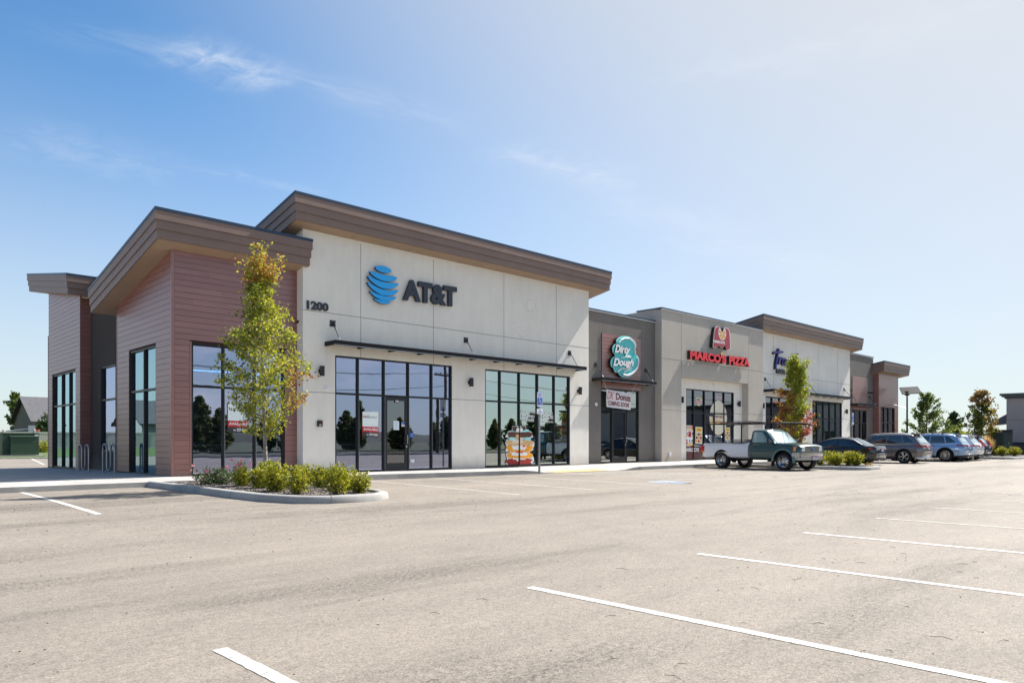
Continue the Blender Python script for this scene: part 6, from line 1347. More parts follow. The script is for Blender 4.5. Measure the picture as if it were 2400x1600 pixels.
# ------------------------------------------------------------------ accessible parking signs
def psign(x,y,z0,label,s=1.0):
    t=thing('parking_sign',label,'parking sign',(x,y,z0)); m=MB(); m.box(-.03,.03,-.02,.02,-.1,2.55*s,'galv'); m.tube([(0,0,-.1),(0,0,.35)],.045,'galv',8); m.build('post',t)
    a=MB(); a.box(-.15,.15,-.032,-.024,2.42*s,2.95*s,'sign_white'); P=lambda u,v,d=0:(-.15+.3*u,-.034+d,2.42*s+.53*s*v)
    a2=MB(); frect(a2,P,.08,.92,.12,.62,'ink_blue'); ftext(a2,'RESERVED',P,.08,.92,.82,.92,'ink_blue',.03); ftext(a2,'PARKING',P,.14,.86,.68,.78,'ink_blue',.03)
    S,H_=wheelchair_strokes(); flat_strokes(a2,[[(.2+.6*u,.14+.44*v) for u,v in q] for q in S],(.2+.6*H_[0],.14+.44*H_[1],.05),lambda u,v:P(u,v,-.003),.06,'sign_white')
    for q in ((0,.03,0,1),(.97,1,0,1),(0,1,0,.02),(0,1,.98,1)): frect(a2,P,*q,'ink_blue')
    a.build('sign_plate',t); a2.build('sign_print',t,fixn=False)
    a=MB(); a.box(-.16,.16,-.032,-.024,2.16*s,2.35*s,'sign_white'); P2=lambda u,v,d=0:(-.16+.32*u,-.034+d,2.16*s+.19*s*v); ftext(a,'VAN',P2,.3,.7,.56,.82,'ink_blue',.03); ftext(a,'ACCESSIBLE',P2,.1,.9,.2,.42,'ink_blue',.03); a.build('lower_plate',t,fixn=False)
x,y=G(1264,1110.3,0.0); psign(x,y,zlot(x,y),'blue and white reserved parking sign on galvanised post before the cookie window',1.06)
psign(49.5,19.0,.15,'blue and white reserved parking sign seen above the grey SUV near the far entrance')
x,y=G(1063,1115.5,.02); mb=MB(); rnd=random.Random(3)
for i in range(14): p=Vector((x+rnd.uniform(-.13,.13),y+rnd.uniform(-.06,.06),rnd.uniform(.01,.07))); leaf(mb,p,.09,rnd,'sign_white' if i%3 else 'ink_blue')
tag(mb.build('crumpled_wrapper',fixn=False),'crumpled white and blue wrapper lying against the kerb','litter')
x,y=G(333,1140,.09); mb=MB()
for i in range(120): leaf(mb,Vector((x+rnd.gauss(0,.1),y-.05+rnd.gauss(0,.05),zlot(x,y)+.01+abs(rnd.gauss(0,.02)))),.035,rnd,'dead_leaf' if 'dead_leaf' in MATS else (mat('dead_leaf',(.14,.05,.045),.8),'dead_leaf')[1])
tag(mb.build('fallen_leaves',fixn=False),'small heap of dark red fallen leaves in the kerb corner','leaf pile',kind='stuff')
# ------------------------------------------------------------------ vehicles
def paint(name,c,metal=.4,rough=.28,coat=1): return mat(name,c,rough,metal,coat=coat)
paint('paint_teal',(.012,.062,.072),.25,.35); paint('paint_white',(.80,.81,.86),0,.4,.6); paint('paint_black',(.006,.007,.009),.1,.12); paint('paint_grey',(.17,.155,.155),.5,.28); paint('paint_blue',(.27,.40,.58),.45,.25); paint('paint_pearl',(.72,.72,.72),.1,.3); paint('paint_navy',(.008,.014,.035),.3,.2)
paint('paint_teal_lt',(.07,.17,.19),.2,.4)
mat('tyre',(.012,.012,.013),.8); mat('plastic_black',(.015,.015,.017),.55); mat('rim_silver',(.55,.56,.58),.22,.95); mat('rim_dark',(.04,.04,.045),.35,.8); mat('chrome',(.75,.76,.78),.1,1); mat('car_window',(.006,.009,.012),.03,spec=1,coat=1); mat('car_window_light',(.26,.38,.40),.04,spec=1,coat=1); mat('tail_red',(.55,.008,.02),.12,coat=1); mat('lamp_amber',(.85,.22,.01),.15,coat=1); mat('lamp_clear',(.72,.74,.72),.1,coat=1); mat('plate_white',(.7,.68,.7),.4); mat('plate_red',(.5,.05,.08),.4); mat('seat_grey',(.35,.35,.36),.8)
def cat_interp(rows,step=.07):
    out=[]
    n=len(rows)
    for i in range(n-1):
        a=rows[max(i-1,0)];b=rows[i];c=rows[i+1];d=rows[min(i+2,n-1)]; k=max(1,int(abs(c[0]-b[0])/step+.5))
        for j in range(k):
            t=j/k; r=[b[0]+(c[0]-b[0])*t]
            for q in range(1,len(b)):
                # monotone-ish hermite
                h=c[0]-b[0] or 1e-6
                def sl(p,r_,dx): return (r_-p)/dx if abs(dx)>1e-6 else 0
                s0=sl(b[q],c[q],h); sp=sl(a[q],b[q],b[0]-a[0]); sn=sl(c[q],d[q],d[0]-c[0])
                m0=0 if sp*s0<=0 else 2*sp*s0/(sp+s0); m1=0 if sn*s0<=0 else 2*sn*s0/(sn+s0)
                t2,t3=t*t,t*t*t
                r.append((2*t3-3*t2+1)*b[q]+(t3-2*t2+t)*m0*h+(-2*t3+3*t2)*c[q]+(t3-t2)*m1*h)
            out.append(tuple(r))
    out.append(tuple(rows[-1])); return out
def body_loft(rows,m,crown=.03):
    mb=MB(); rr=cat_interp(rows); ring=[]
    for (x,zb,zt,w) in rr:
        H=zt-zb; h=[(0,zb),(.55*w,zb),(.86*w,zb+.01*H),(.965*w,zb+.09*H),(.992*w,zb+.28*H),(1.0*w,zb+.5*H),(.995*w,zb+.66*H),(.975*w,zb+.80*H),(.945*w,zb+.91*H),(.895*w,zb+.975*H),(.80*w,zt),(.45*w,zt+crown*.8),(0,zt+crown)]
        ring.append([(x,-y,z) for y,z in h]+[(x,y,z) for y,z in h[::-1][1:-1]])
    n=len(ring[0]); vs=[p for r in ring for p in r]; fs=[]
    for i in range(len(ring)-1):
        for j in range(n): fs.append((i*n+j,i*n+(j+1)%n,(i+1)*n+(j+1)%n,(i+1)*n+j))
    fs.append(tuple(range(n))[::-1]); fs.append(tuple((len(ring)-1)*n+j for j in range(n)))
    mb.add(vs,fs,m); return mb,rr
def cut_arches(o,wx,r,wid,wz):
    """cut round wheel openings through both flanks and bake the result"""
    mods=[]; cs=[]
    for x in wx:
        for s in (-1,1):
            c=MB(); c.cyl((x,s*(wid-.30) if s>0 else -wid-.3,wz),r,.6,'plastic_black',28,'Y'); co=c.build('c'); cs.append(co)
            md=o.modifiers.new('b','BOOLEAN'); md.operation='DIFFERENCE'; md.object=co; md.solver='EXACT'; md.material_mode='TRANSFER'
    dg=bpy.context.evaluated_depsgraph_get(); dg.update(); me=bpy.data.meshes.new_from_object(o.evaluated_get(dg)); o.modifiers.clear(); old=o.data; o.data=me; bpy.data.meshes.remove(old)
    for c in cs: bpy.data.objects.remove(c)
    smooth_mesh(o.data,32)
def bparent(mb,name,t,**k): return mb.build(name,t,**k)
def wheel(t,x,y,r,w,rimm,style,side):
    e=bpy.data.objects.new('wheel',None); COL.objects.link(e); e.parent=t; e.location=(x,y,r)
    s=side; m=MB(); ri=r*.66
    m.lathe([(ri,-s*w*.45),(ri*1.02,-s*w*.5),(r*.9,-s*w*.52),(r*.975,-s*w*.42),(r,-s*w*.3),(r,s*w*.3),(r*.975,s*w*.42),(r*.9,s*w*.52),(ri*1.04,s*w*.5),(ri,s*w*.40)],(0,0,0),'tyre',36,'Y'); m.build('tyre',e,smooth=True)
    m=MB(); yo=s*w*.42
    m.lathe([(ri*1.01,s*w*.49),(ri*.96,s*w*.47),(ri*.9,s*w*.12),(ri*.88,-s*w*.2),(0,-s*w*.2)],(0,0,0),'rim_dark' if style!='steel' else rimm,28,'Y')
    if style=='steel':
        m.lathe([(ri*.9,s*w*.30),(ri*.75,s*w*.16),(ri*.5,s*w*.24),(ri*.3,s*w*.30),(ri*.28,s*w*.46),(0,s*w*.48)],(0,0,0),rimm,28,'Y')
        for i in range(8):
            a=i*math.pi/4; c=(ri*.63*math.cos(a),s*w*.235,ri*.63*math.sin(a)); m.cyl(c,ri*.11,s*.012,'rim_dark',8,'Y')
    else:
        n=style; m.lathe([(ri*1.01,s*w*.49),(ri*.94,s*w*.50),(ri*.90,s*w*.40)],(0,0,0),rimm,28,'Y'); m.lathe([(ri*.26,s*w*.28),(ri*.22,s*w*.42),(0,s*w*.44)],(0,0,0),rimm,16,'Y')
        for i in range(n):
            a=2*math.pi*i/n; hw=ri*(.10 if n<=6 else .065 if n<=10 else .045)
            for da in ((-.13,.13) if n<=6 else (0,)):
                c,sn=math.cos(a+da),math.sin(a+da); px,pz=-sn*hw,c*hw; r0,r1=ri*.18,ri*.95; k=.7 if n<=6 else 1
                P=[(c*r0-px*k,s*w*.36,sn*r0-pz*k),(c*r1-px*k,s*w*.45,sn*r1-pz*k),(c*r1+px*k,s*w*.45,sn*r1+pz*k),(c*r0+px*k,s*w*.36,sn*r0+pz*k)]
                m.hexa([(p[0],p[1]-s*.03,p[2]) for p in P]+P,rimm)
    m.build('rim',e,smooth=True,sharp=40)
def cabin(rows,t,m,nm='cabin'):
    """rows: dict with xf0,xf1,xr0,xr1,zb,zr,wb,wt,arch"""
    g=rows
    def xf(q): return lerp(g['xf0'],g['xf1'],q**g.get('pf',1.0))
    def xr(q): return lerp(g['xr0'],g['xr1'],q**g.get('pr',1.0))
    def ww(q): return lerp(g['wb'],g['wt'],q**1.25)-(.05*sst(.86,1,q))
    zr=lambda s: g['zr']-g['arch']*abs(2*s-g.get('peak',1.1))**2
    zb=lambda s: lerp(g['zb'],g.get('zbf',g['zb']),s)
    def S(s,v,q,off=0):  # s along length 0 rear..1 front, v -1..1 across
        w=ww(q); bul=.10*(1-v*v); x=lerp(xr(q),xf(q),s)
        ex=(s-.5)*2; x+= bul*g.get('bf',.6)*max(0,ex)**6 - bul*g.get('br',.5)*max(0,-ex)**6
        # plan view taper toward the ends
        tp=1-.07*abs(ex)**4
        z=lerp(zb(s),zr(s),q)+ (.035*(1-v*v))*(q>=.999) -.02*sst(.9,1,q)*(abs(v))
        return (x,(w*tp+off)*v,z)
    NS,NV=22,10; Q=[0,.1,.3,.5,.7,.85,.93,1.0]; mb=MB()
    def patch(pts): # grid
        r=len(pts);c=len(pts[0]); k=[p for row in pts for p in row]
        mb.add(k,[(i*c+j,i*c+j+1,(i+1)*c+j+1,(i+1)*c+j) for i in range(r-1) for j in range(c-1)],m)
    sv=[i/NS for i in range(NS+1)]; vv=[-1+2*i/NV for i in range(NV+1)]
    for v in (-1,1): patch([[S(s,v,q) for s in sv] for q in Q])
    patch([[S(1,v,q) for v in vv] for q in Q]); patch([[S(0,v,q) for v in vv] for q in Q]); patch([[S(s,v,1) for s in sv] for v in vv])
    me=mb; o=me.build(nm,t,fixn=False)
    bm=bmesh.new(); bm.from_mesh(o.data); bmesh.ops.remove_doubles(bm,verts=bm.verts,dist=.0008); bmesh.ops.recalc_face_normals(bm,faces=bm.faces); bm.to_mesh(o.data); bm.free(); smooth_mesh(o.data,50)
    def side_window(name,side,poly,mm,off=.008):
        """poly: list of (s,q) corners"""
        b=MB(); n=8; (a0,q0),(a1,q1),(a2,q2),(a3,q3)=poly; G_=[]
        for j in range(6):
            f=j/5; row=[]
            for i in range(n+1):
                u=i/n; s=lerp(lerp(a0,a1,u),lerp(a3,a2,u),f); q=lerp(lerp(q0,q1,u),lerp(q3,q2,u),f); row.append(S(s,side,q,off))
            G_.append(row)
        k=[p for r in G_ for p in r]; b.add(k,[(i*(n+1)+j,i*(n+1)+j+1,(i+1)*(n+1)+j+1,(i+1)*(n+1)+j) for i in range(5) for j in range(n)],mm); b.build(name,t,smooth=True,sharp=80,fixn=False)
    def end_window(name,front,q0,q1,vw,mm,off=.012):
        b=MB(); n=10; s=1 if front else 0; k=[]
        for j in range(6):
            q=lerp(q0,q1,j/5)
            for i in range(n+1): v=-vw+2*vw*i/n; p=S(s,v,q); k.append((p[0]+(off if front else -off),p[1],p[2]+off*.4))
        b.add(k,[(i*(n+1)+j,i*(n+1)+j+1,(i+1)*(n+1)+j+1,(i+1)*(n+1)+j) for i in range(5) for j in range(n)],mm); b.build(name,t,smooth=True,sharp=80,fixn=False)
    def trimline(poly,side,r,mm,name='window_trim'):
        b=MB(); b.tube([S(s,side,q,.012) for s,q in poly],r,mm,5); b.build(name,t,smooth=True)
    return S,side_window,end_window,trimline
def plate(t,x,z,m2=None,back=True):
    b=MB(); s=-1 if back else 1; b.box(x,x+s*.012,-.16,.16,z-.08,z+.08,'plate_white'); b.box(x+s*.0121,x+s*.014,-.155,.155,z+.035,z+.075,'plate_red'); 
    v,f=text_mb('1A 4T72',.03); extrude_flat(b,v,f,lambda a,c,d:(x+s*.015,s*(-.13+.26*a)*-1*(-1),z-.05+.07*c),0,'ink_blue','ink_blue'); b.build('licence_plate',t,fixn=False)
def seam(t,pts,name='door_seam'):
    b=MB(); b.tube(pts,.006,'sign_black',4); b.build(name,t)
def car(label,cat,X,Y,rz,pm,L,H,W,wb,wr,spoke,kind,clad=False,rail=False,rimm='rim_silver',win_chrome=False,lamp='wide',roofm=None):
    t=thing('parked_car' ,label,cat,(X,Y,0),rz,'cars parked in the row by the nail salon'); hw=W/2; f=L/2; r_=-L/2+.0
    ax=wb/2+.02; rx=-wb/2+.02
    if kind=='suv':
        belt=H*.60; hood=H*.60; bz=.26
        rows=[(r_,.62,.80,hw*.74),(r_+.03,.50,.92,hw*.86),(r_+.10,.38,belt*.97,hw*.93),(r_+.35,.30,belt+.01,hw*.985),(rx,.28,belt+.01,hw),(0,bz,belt,hw*.99),(ax-.3,bz,hood-.0,hw),(ax+.45,.30,hood-.10,hw*.96),(f-.22,.36,hood-.24,hw*.88),(f-.05,.42,hood-.38,hw*.76),(f,.5,hood-.5,hw*.62)]
        cb=dict(xf0=ax-.25,xf1=ax-1.08,xr0=r_+.10,xr1=r_+.62,zb=belt-.06,zr=H-.03,wb=hw*.925,wt=hw*.77,arch=.06,peak=1.15)
    else:
        belt=.93; bz=.22
        rows=[(r_,.55,.74,hw*.72),(r_+.03,.42,.90,hw*.84),(r_+.10,.32,.985,hw*.91),(r_+.4,.26,1.0,hw*.965),(rx,.24,.985,hw*.99),(0,bz,.93,hw),(ax-.5,bz,.92,hw*.99),(ax,.25,.88,hw*.985),(ax+.45,.28,.78,hw*.93),(f-.1,.34,.66,hw*.8),(f,.45,.55,hw*.6)]
        cb=dict(xf0=ax-.15,xf1=ax-1.25,xr0=r_+.38,xr1=r_+1.25,zb=.90,zr=H-.03,wb=hw*.92,wt=hw*.70,arch=.05,peak=1.05,pr=.9)
    b,rr=body_loft(rows,pm,.02); o=b.build('body'); cut_arches(o,(ax,rx),wr+.055,hw,wr); o.parent=t
    S,sw,ew,tl=cabin(cb,t,roofm or pm)
    if kind=='suv':
        z0,z1=.20,.80
        for sd in (-1,1):
            sw('side_window',sd,((.54,z0),(.80,z0),(.83,z1),(.56,z1)),'car_window'); sw('side_window',sd,((.27,z0),(.52,z0),(.54,z1),(.27,z1)),'car_window'); sw('quarter_window',sd,((.08,z0+.12),(.25,z0),(.25,z1),(.16,z1)),'car_window'); sw('quarter_window',sd,((.81,z0),(.93,z0),(.865,z1-.1),(.84,z1)),'car_window')
            if win_chrome: tl([(.93,.16),(.6,.14),(.25,.15),(.07,.30),(.14,.84),(.5,.86),(.84,.86)],sd,.012,'chrome')
        ew('rear_window',False,.30,.82,.80,'car_window_light'); ew('windscreen',True,.10,.88,.85,'car_window')
        b=MB(); p=S(0,0,1); b.hexa([(p[0]-.20,-hw*.60,p[2]-.03),(p[0]+.15,-hw*.62,p[2]-.02),(p[0]+.15,hw*.62,p[2]-.02),(p[0]-.20,hw*.60,p[2]-.03),(p[0]-.20,-hw*.60,p[2]+.0),(p[0]+.15,-hw*.62,p[2]+.03),(p[0]+.15,hw*.62,p[2]+.03),(p[0]-.20,hw*.60,p[2]+.0)],pm); b.build('spoiler',t)
        zl=belt*.93
    else:
        z0,z1=.14,.80
        for sd in (-1,1):
            sw('side_window',sd,((.50,z0),(.84,z0),(.80,z1),(.52,z1)),'car_window'); sw('side_window',sd,((.20,z0),(.48,z0),(.50,z1),(.28,z1)),'car_window'); sw('quarter_window',sd,((.10,z0+.02),(.18,z0),(.255,z1),(.20,z1)),'car_window')
        ew('rear_window',False,.12,.86,.84,'car_window'); ew('windscreen',True,.10,.88,.85,'car_window'); zl=.84
    # wheels and liners
    for x in (ax,rx):
        for s in (-1,1): wheel(t,x,s*(hw-.13),wr,.225,rimm,spoke,s)
    # lamps, bumper, plate
    for s in (-1,1):
        b=MB(); xs=r_+.02
        if kind=='suv' and lamp=='wide':
            P=[(r_+.012,s*hw*.34,zl-.06),(r_+.075,s*hw*.88,zl-.055),(r_+.40,s*hw*.998,zl+.02),(r_+.40,s*hw*1.0,zl+.06),(r_+.075,s*hw*.91,zl+.07),(r_+.03,s*hw*.34,zl+.04)]
        elif kind=='suv':
            P=[(r_+.02,s*hw*.42,zl-.05),(r_+.08,s*hw*.86,zl-.05),(r_+.26,s*hw*.99,zl-.01),(r_+.36,s*hw*.93,zl+.32),(r_+.30,s*hw*.86,zl+.36),(r_+.10,s*hw*.84,zl+.06)]
        else:
            P=[(r_+.03,s*hw*.45,zl-.07),(r_+.09,s*hw*.86,zl-.09),(r_+.36,s*hw*.975,zl+.02),(r_+.30,s*hw*.965,zl+.07),(r_+.10,s*hw*.90,zl+.08),(r_+.05,s*hw*.45,zl+.04)]
        Q=[(p[0]-.028,p[1]*1.012,p[2]) for p in P]; I=[(p[0]+.08,p[1]*.93,p[2]) for p in P]; n=len(P)
        b.add(Q+I,[tuple(range(n)),tuple(range(2*n-1,n-1,-1))]+[(i,(i+1)%n,(i+1)%n+n,i+n) for i in range(n)],'tail_red'); b.build('tail_light',t,smooth=True,sharp=40)
        b=MB(); P=[(f-.40,s*hw*.93,.72),(f-.12,s*hw*.80,.62),(f-.07,s*hw*.62,.60),(f-.10,s*hw*.6,.70),(f-.30,s*hw*.84,.80)]; b.add([(p[0]+.03,p[1]*1.03,p[2]) for p in P],[tuple(range(5))],'lamp_clear'); b.build('headlight',t,fixn=False)
        b=MB(); mx=ax-.62 if kind=='suv' else ax-.75; mz=belt+.07; b.hexa([(mx-.05,s*(hw-.03),mz),(mx+.07,s*(hw-.03),mz),(mx+.09,s*(hw+.17),mz+.01),(mx-.05,s*(hw+.17),mz+.01),(mx-.05,s*(hw-.03),mz+.1),(mx+.05,s*(hw-.03),mz+.1),(mx+.06,s*(hw+.16),mz+.15),(mx-.05,s*(hw+.16),mz+.15)],pm); b.build('mirror',t)
        for xh in ((-.10,.85) if kind=='suv' else (-.25,.75)):
            b=MB(); b.tube([(xh-.11,s*(hw*.985),belt*.86),(xh-.09,s*(hw*.985+.03),belt*.86+.01),(xh+.09,s*(hw*.985+.03),belt*.86+.01),(xh+.11,s*(hw*.985),belt*.86)],.013,'chrome' if win_chrome else pm,6); b.build('door_handle',t)
        for xs_ in ((rx+.62,.35),(.42,.28),(ax-.58,.28)):
            seam(t,[(xs_[0],s*(hw*.995),.36),(xs_[0],s*(hw*1.002),.62),(xs_[0]+.0,s*hw*.955,belt*.95)])
    def bump(z0,z1,z2,d,kw,mm,nm):
        pl=[(r_-d*(1-abs(v)**3.2)+.02+.30*abs(v)**6,v*hw*kw) for v in [q/8 for q in range(-8,9)]]; m_=MB(); n=len(pl); V=[]
        for z,o_ in ((z0,.05),((z0+z1)/2,.0),(z1,.0),(z2,.06)): V+=[(x+o_,y,z) for x,y in pl]
        V+=[(r_+.45,-hw*kw*.97,z0),(r_+.45,hw*kw*.97,z0),(r_+.45,-hw*kw*.97,z2),(r_+.45,hw*kw*.97,z2)]
        F=[(k*n+i,k*n+i+1,(k+1)*n+i+1,(k+1)*n+i) for k in range(3) for i in range(n-1)]+[tuple(range(n))+(4*n+1,4*n),tuple(range(3*n,4*n))+(4*n+3,4*n+2),(0,n,2*n,3*n,4*n+2,4*n),(n-1,2*n-1,3*n-1,4*n-1,4*n+3,4*n+1)]
        m_.add(V,F,mm); m_.build(nm,t,smooth=True,sharp=45)
    bump(.42,.60,.68,.05,.985,pm,'rear_bumper')
    bump(.24,.34,.415,.035,.955,'plastic_black' if kind!='suv' or clad else 'rim_silver','lower_bumper')
    for s in (-1,1): b=MB(); b.cyl((r_-.06,s*hw*.55,.27),.04,.12,'chrome',10,'X'); b.build('exhaust',t)
    plate(t,r_-.02,.80 if kind!='suv' else zl-.10)
    b=MB(); b.lathe([(0,-.01),(.05,0),(.05,.01)],(r_-.012,0,zl+.0),'chrome',14,'X'); b.build('badge',t)
    if clad:
        for x in (ax,rx):
            for s in (-1,1):
                b=MB(); b.tube([(x+(wr+.075)*math.cos(R(a)),s*(hw+.004),wr+(wr+.075)*math.sin(R(a))) for a in range(-25,206,11)],.028,'plastic_black',6); b.build('arch_trim',t,smooth=True,sharp=60)
    for s in (-1,1):
        b=MB(); b.box(rx+wr+.12,ax-wr-.12,s*(hw*.90),s*(hw*.985),.215,.30,'plastic_black' if kind=='suv' else pm); b.build('sill',t)
    if rail:
        for s in (-1,1):
            b=MB(); p0=S(.12,s,1);p1=S(.70,s,1); b.tube([(p0[0],s*(abs(p0[1])-.03),p0[2]),(p0[0]+.15,s*(abs(p0[1])-.03),p0[2]+.05),(p1[0]-.15,s*(abs(p1[1])-.03),p1[2]+.05),(p1[0],s*(abs(p1[1])-.03),p1[2])],.018,'chrome',6); b.build('roof_rail',t,smooth=True)
        for q in (.30,.55): b=MB(); p0=S(q,1,1); b.box(p0[0]-.05,p0[0]+.05,-abs(p0[1])+.0,abs(p0[1])-.0,p0[2]+.045,p0[2]+.085,'plastic_black'); b.build('roof_bar',t)
    b=MB(); p=S(.12,0,1); b.hexa([(p[0]-.09,-.02,p[2]-.01),(p[0]+.09,-.025,p[2]-.01),(p[0]+.09,.025,p[2]-.01),(p[0]-.09,.02,p[2]-.01),(p[0]-.09,-.005,p[2]+.07),(p[0]-.05,-.008,p[2]+.06),(p[0]-.05,.008,p[2]+.06),(p[0]-.09,.005,p[2]+.07)],pm); b.build('antenna_fin',t)
    return t
def place_car(cx,cy,wb,W): return cx+W/2-.12, cy+wb/2
X,Y=place_car(38.55,14.6,2.70,1.78); car('glossy black sedan parked nose in beside the middle island','car',X,Y,R(90),'paint_black',4.65,1.46,1.78,2.70,.325,5,'sedan')
X,Y=place_car(43.8,14.0,2.85,1.93); car('grey brown SUV with chrome window trim next to the black sedan','car',X,Y,R(90),'paint_grey',4.80,1.72,1.93,2.85,.385,5,'suv',win_chrome=True)
X,Y=place_car(49.3,13.45,2.85,1.93); car('light blue SUV with roof bars and many spoke wheels','car',X,Y,R(90),'paint_blue',4.95,1.72,1.93,2.85,.385,14,'suv',clad=True,rail=True)
X,Y=place_car(52.0,13.4,2.75,1.88); car('white SUV mostly hidden behind the light blue one','car',X,Y,R(90),'paint_pearl',4.70,1.68,1.88,2.75,.37,10,'suv',clad=True)
X,Y=place_car(54.9,13.6,2.66,1.85); car('dark navy SUV with tall red tail lights, last in the row','car',X,Y,R(90),'paint_navy',4.55,1.68,1.85,2.66,.365,10,'suv',clad=True,lamp='tall')
# ------------------------------------------------------------------ pickup truck (nose toward the lane)
def pickup():
    t=thing('pickup_truck','old pickup with teal cab, white bed and black ladder rack','pickup truck',(30.93,15.75,0),R(-99.5)); t.scale=(1.06,1.06,1.03)
    hw=.87; ax,rx=1.55,-1.55; wr=.365
    rows=[(-.12,.44,1.155,hw*.975),(-.06,.42,1.16,hw*.985),(.5,.42,1.155,hw),(1.05,.42,1.15,hw),(1.3,.44,1.13,hw*.99),(1.7,.46,1.10,hw*.98),(2.05,.48,1.065,hw*.965),(2.20,.50,1.035,hw*.95),(2.27,.52,.985,hw*.92)]
    b,rr=body_loft(rows,'paint_teal',.035); o=b.build('body'); cut_arches(o,(ax,),wr+.085,hw,wr+.03); o.parent=t
    S,sw,ew,tl=cabin(dict(xf0=1.14,xf1=.60,xr0=-.10,xr1=-.04,zb=1.08,zr=1.71,wb=hw*.955,wt=hw*.82,arch=.02,peak=1.0,bf=.9,br=.15),t,'paint_teal')
    for s in (-1,1):
        sw('side_window',s,((.10,.14),(.80,.14),(.735,.84),(.12,.84)),'car_window_light'); 
        b=MB(); p=[S(q,s,.5,.014) for q in (.72,.74)]; b.tube([S(.70,s,.14,.014),S(.675,s,.84,.014)],.008,'sign_black',4); b.build('window_divider',t)
    ew('windscreen',True,.10,.86,.86,'car_window_light'); ew('rear_window',False,.2,.8,.78,'car_window')
    # roof panel gutter and hood edges
    for s in (-1,1):
        seam(t,[(-.0,s*hw*.992,.50),(-.0,s*hw*1.003,.8),(-.0,s*hw*.955,1.12)]); seam(t,[(1.06,s*hw*.99,.52),(1.10,s*hw*1.003,.8),(1.10,s*hw*.955,1.11)]); seam(t,[(-.0,s*hw*.985,.50),(1.06,s*hw*.985,.50)])
        seam(t,[(1.12,s*hw*.90,1.147),(1.6,s*hw*.885,1.115),(2.15,s*hw*.86,1.06)],'hood_seam')
        b=MB(); b.box(.10,.22,s*(hw*.99),s*(hw*.99+.02),.97,1.01,'sign_black'); b.build('door_handle',t)
        b=MB(); b.hexa([(.92,s*(hw-.05),1.16),(1.0,s*(hw-.05),1.16),(1.02,s*(hw+.20),1.15),(.94,s*(hw+.20),1.15),(.91,s*(hw-.04),1.22),(.97,s*(hw-.04),1.22),(1.0,s*(hw+.2),1.32),(.92,s*(hw+.2),1.32)],'plastic_black'); b.box(.915,.919,s*(hw+.03),s*(hw+.18),1.19,1.30,'chrome'); b.build('mirror',t)
        # flared arch lip in lighter teal
        b=MB(); ro=wr+.085; pts=[(ax+ro*math.cos(R(a)),s*(hw-.005),wr+.03+ro*math.sin(R(a))) for a in range(-8,192,10)]
        k=[]; 
        for (x,y,z) in pts:
            dx,dz=x-ax,z-wr-.03; q=1.17; k+=[(x,s*(hw+.035),z),(ax+dx*q,s*(hw+.022),wr+.03+dz*q),(ax+dx*q*1.01,s*(hw-.03),wr+.03+dz*q*1.01),(x,s*(hw-.06),z)]
        n=len(pts); b.add(k,[(i*4+j,i*4+(j+1)%4,(i+1)*4+(j+1)%4,(i+1)*4+j) for i in range(n-1) for j in range(4)],'paint_teal_lt'); b.build('wheel_arch_flare',t,smooth=True,sharp=50)
    # grille, lamps, bumper
    b=MB(); b.box(2.22,2.285,-.46,.46,.78,1.0,'chrome'); b.box(2.27,2.292,-.41,.41,.80,.83,'sign_black'); b.box(2.27,2.292,-.41,.41,.85,.88,'sign_black'); b.box(2.27,2.292,-.41,.41,.90,.93,'sign_black'); b.box(2.27,2.292,-.41,.41,.95,.975,'sign_black'); b.lathe([(0,.01),(.06,.005),(.065,-.005)],(2.30,0,.89),'ink_blue',14,'X'); b.build('grille',t)
    for s in (-1,1):
        b=MB(); b.box(2.20,2.272,s*.48,s*.68,.80,.985,'lamp_clear'); b.build('headlight',t)
        b=MB(); b.hexa([(2.18,s*.685,.80),(2.265,s*.685,.80),(2.06,s*.862,.80),(2.0,s*.855,.80),(2.18,s*.685,.985),(2.26,s*.685,.985),(2.05,s*.858,.985),(2.0,s*.85,.985)],'lamp_amber'); b.build('indicator',t)
    b=MB(); pts=[(1.98,-.90),(2.22,-.87),(2.33,-.68),(2.38,-.35),(2.39,0),(2.38,.35),(2.33,.68),(2.22,.87),(1.98,.90),(1.96,.86),(2.19,.80),(2.28,.6),(2.32,0),(2.28,-.6),(2.19,-.80),(1.96,-.86)]; b.prism(pts,.60,.75,'chrome','Z'); b.prism([(x-.02,y*.97) for x,y in pts],.44,.60,'chrome_dull' if 'chrome_dull' in MATS else (mat('chrome_dull',(.42,.40,.37),.4,.7),'chrome_dull')[1],'Z'); b.build('front_bumper',t,smooth=True,sharp=30)
    plate(t,2.40,.55,back=False)
    # bed
    bw=hw*.985; rows=[(-2.62,.52,1.10,bw*.96),(-2.56,.47,1.12,bw*.99),(-2.2,.46,1.125,bw),(-.5,.46,1.125,bw),(-.17,.46,1.125,bw*.995)]
    b,rr=body_loft(rows,'paint_white',.0); o=b.build('bed')
    cb=MB(); cb.box(-2.52,-.25,-bw*.88,bw*.88,.70,1.4,'plastic_black'); co=cb.build('c'); md=o.modifiers.new('b','BOOLEAN'); md.operation='DIFFERENCE'; md.object=co; md.solver='EXACT'; md.material_mode='TRANSFER'
    dg=bpy.context.evaluated_depsgraph_get(); dg.update(); me=bpy.data.meshes.new_from_object(o.evaluated_get(dg)); o.modifiers.clear(); old=o.data; o.data=me; bpy.data.meshes.remove(old); bpy.data.objects.remove(co)
    cut_arches(o,(rx,),wr+.08,bw,wr+.03); o.parent=t
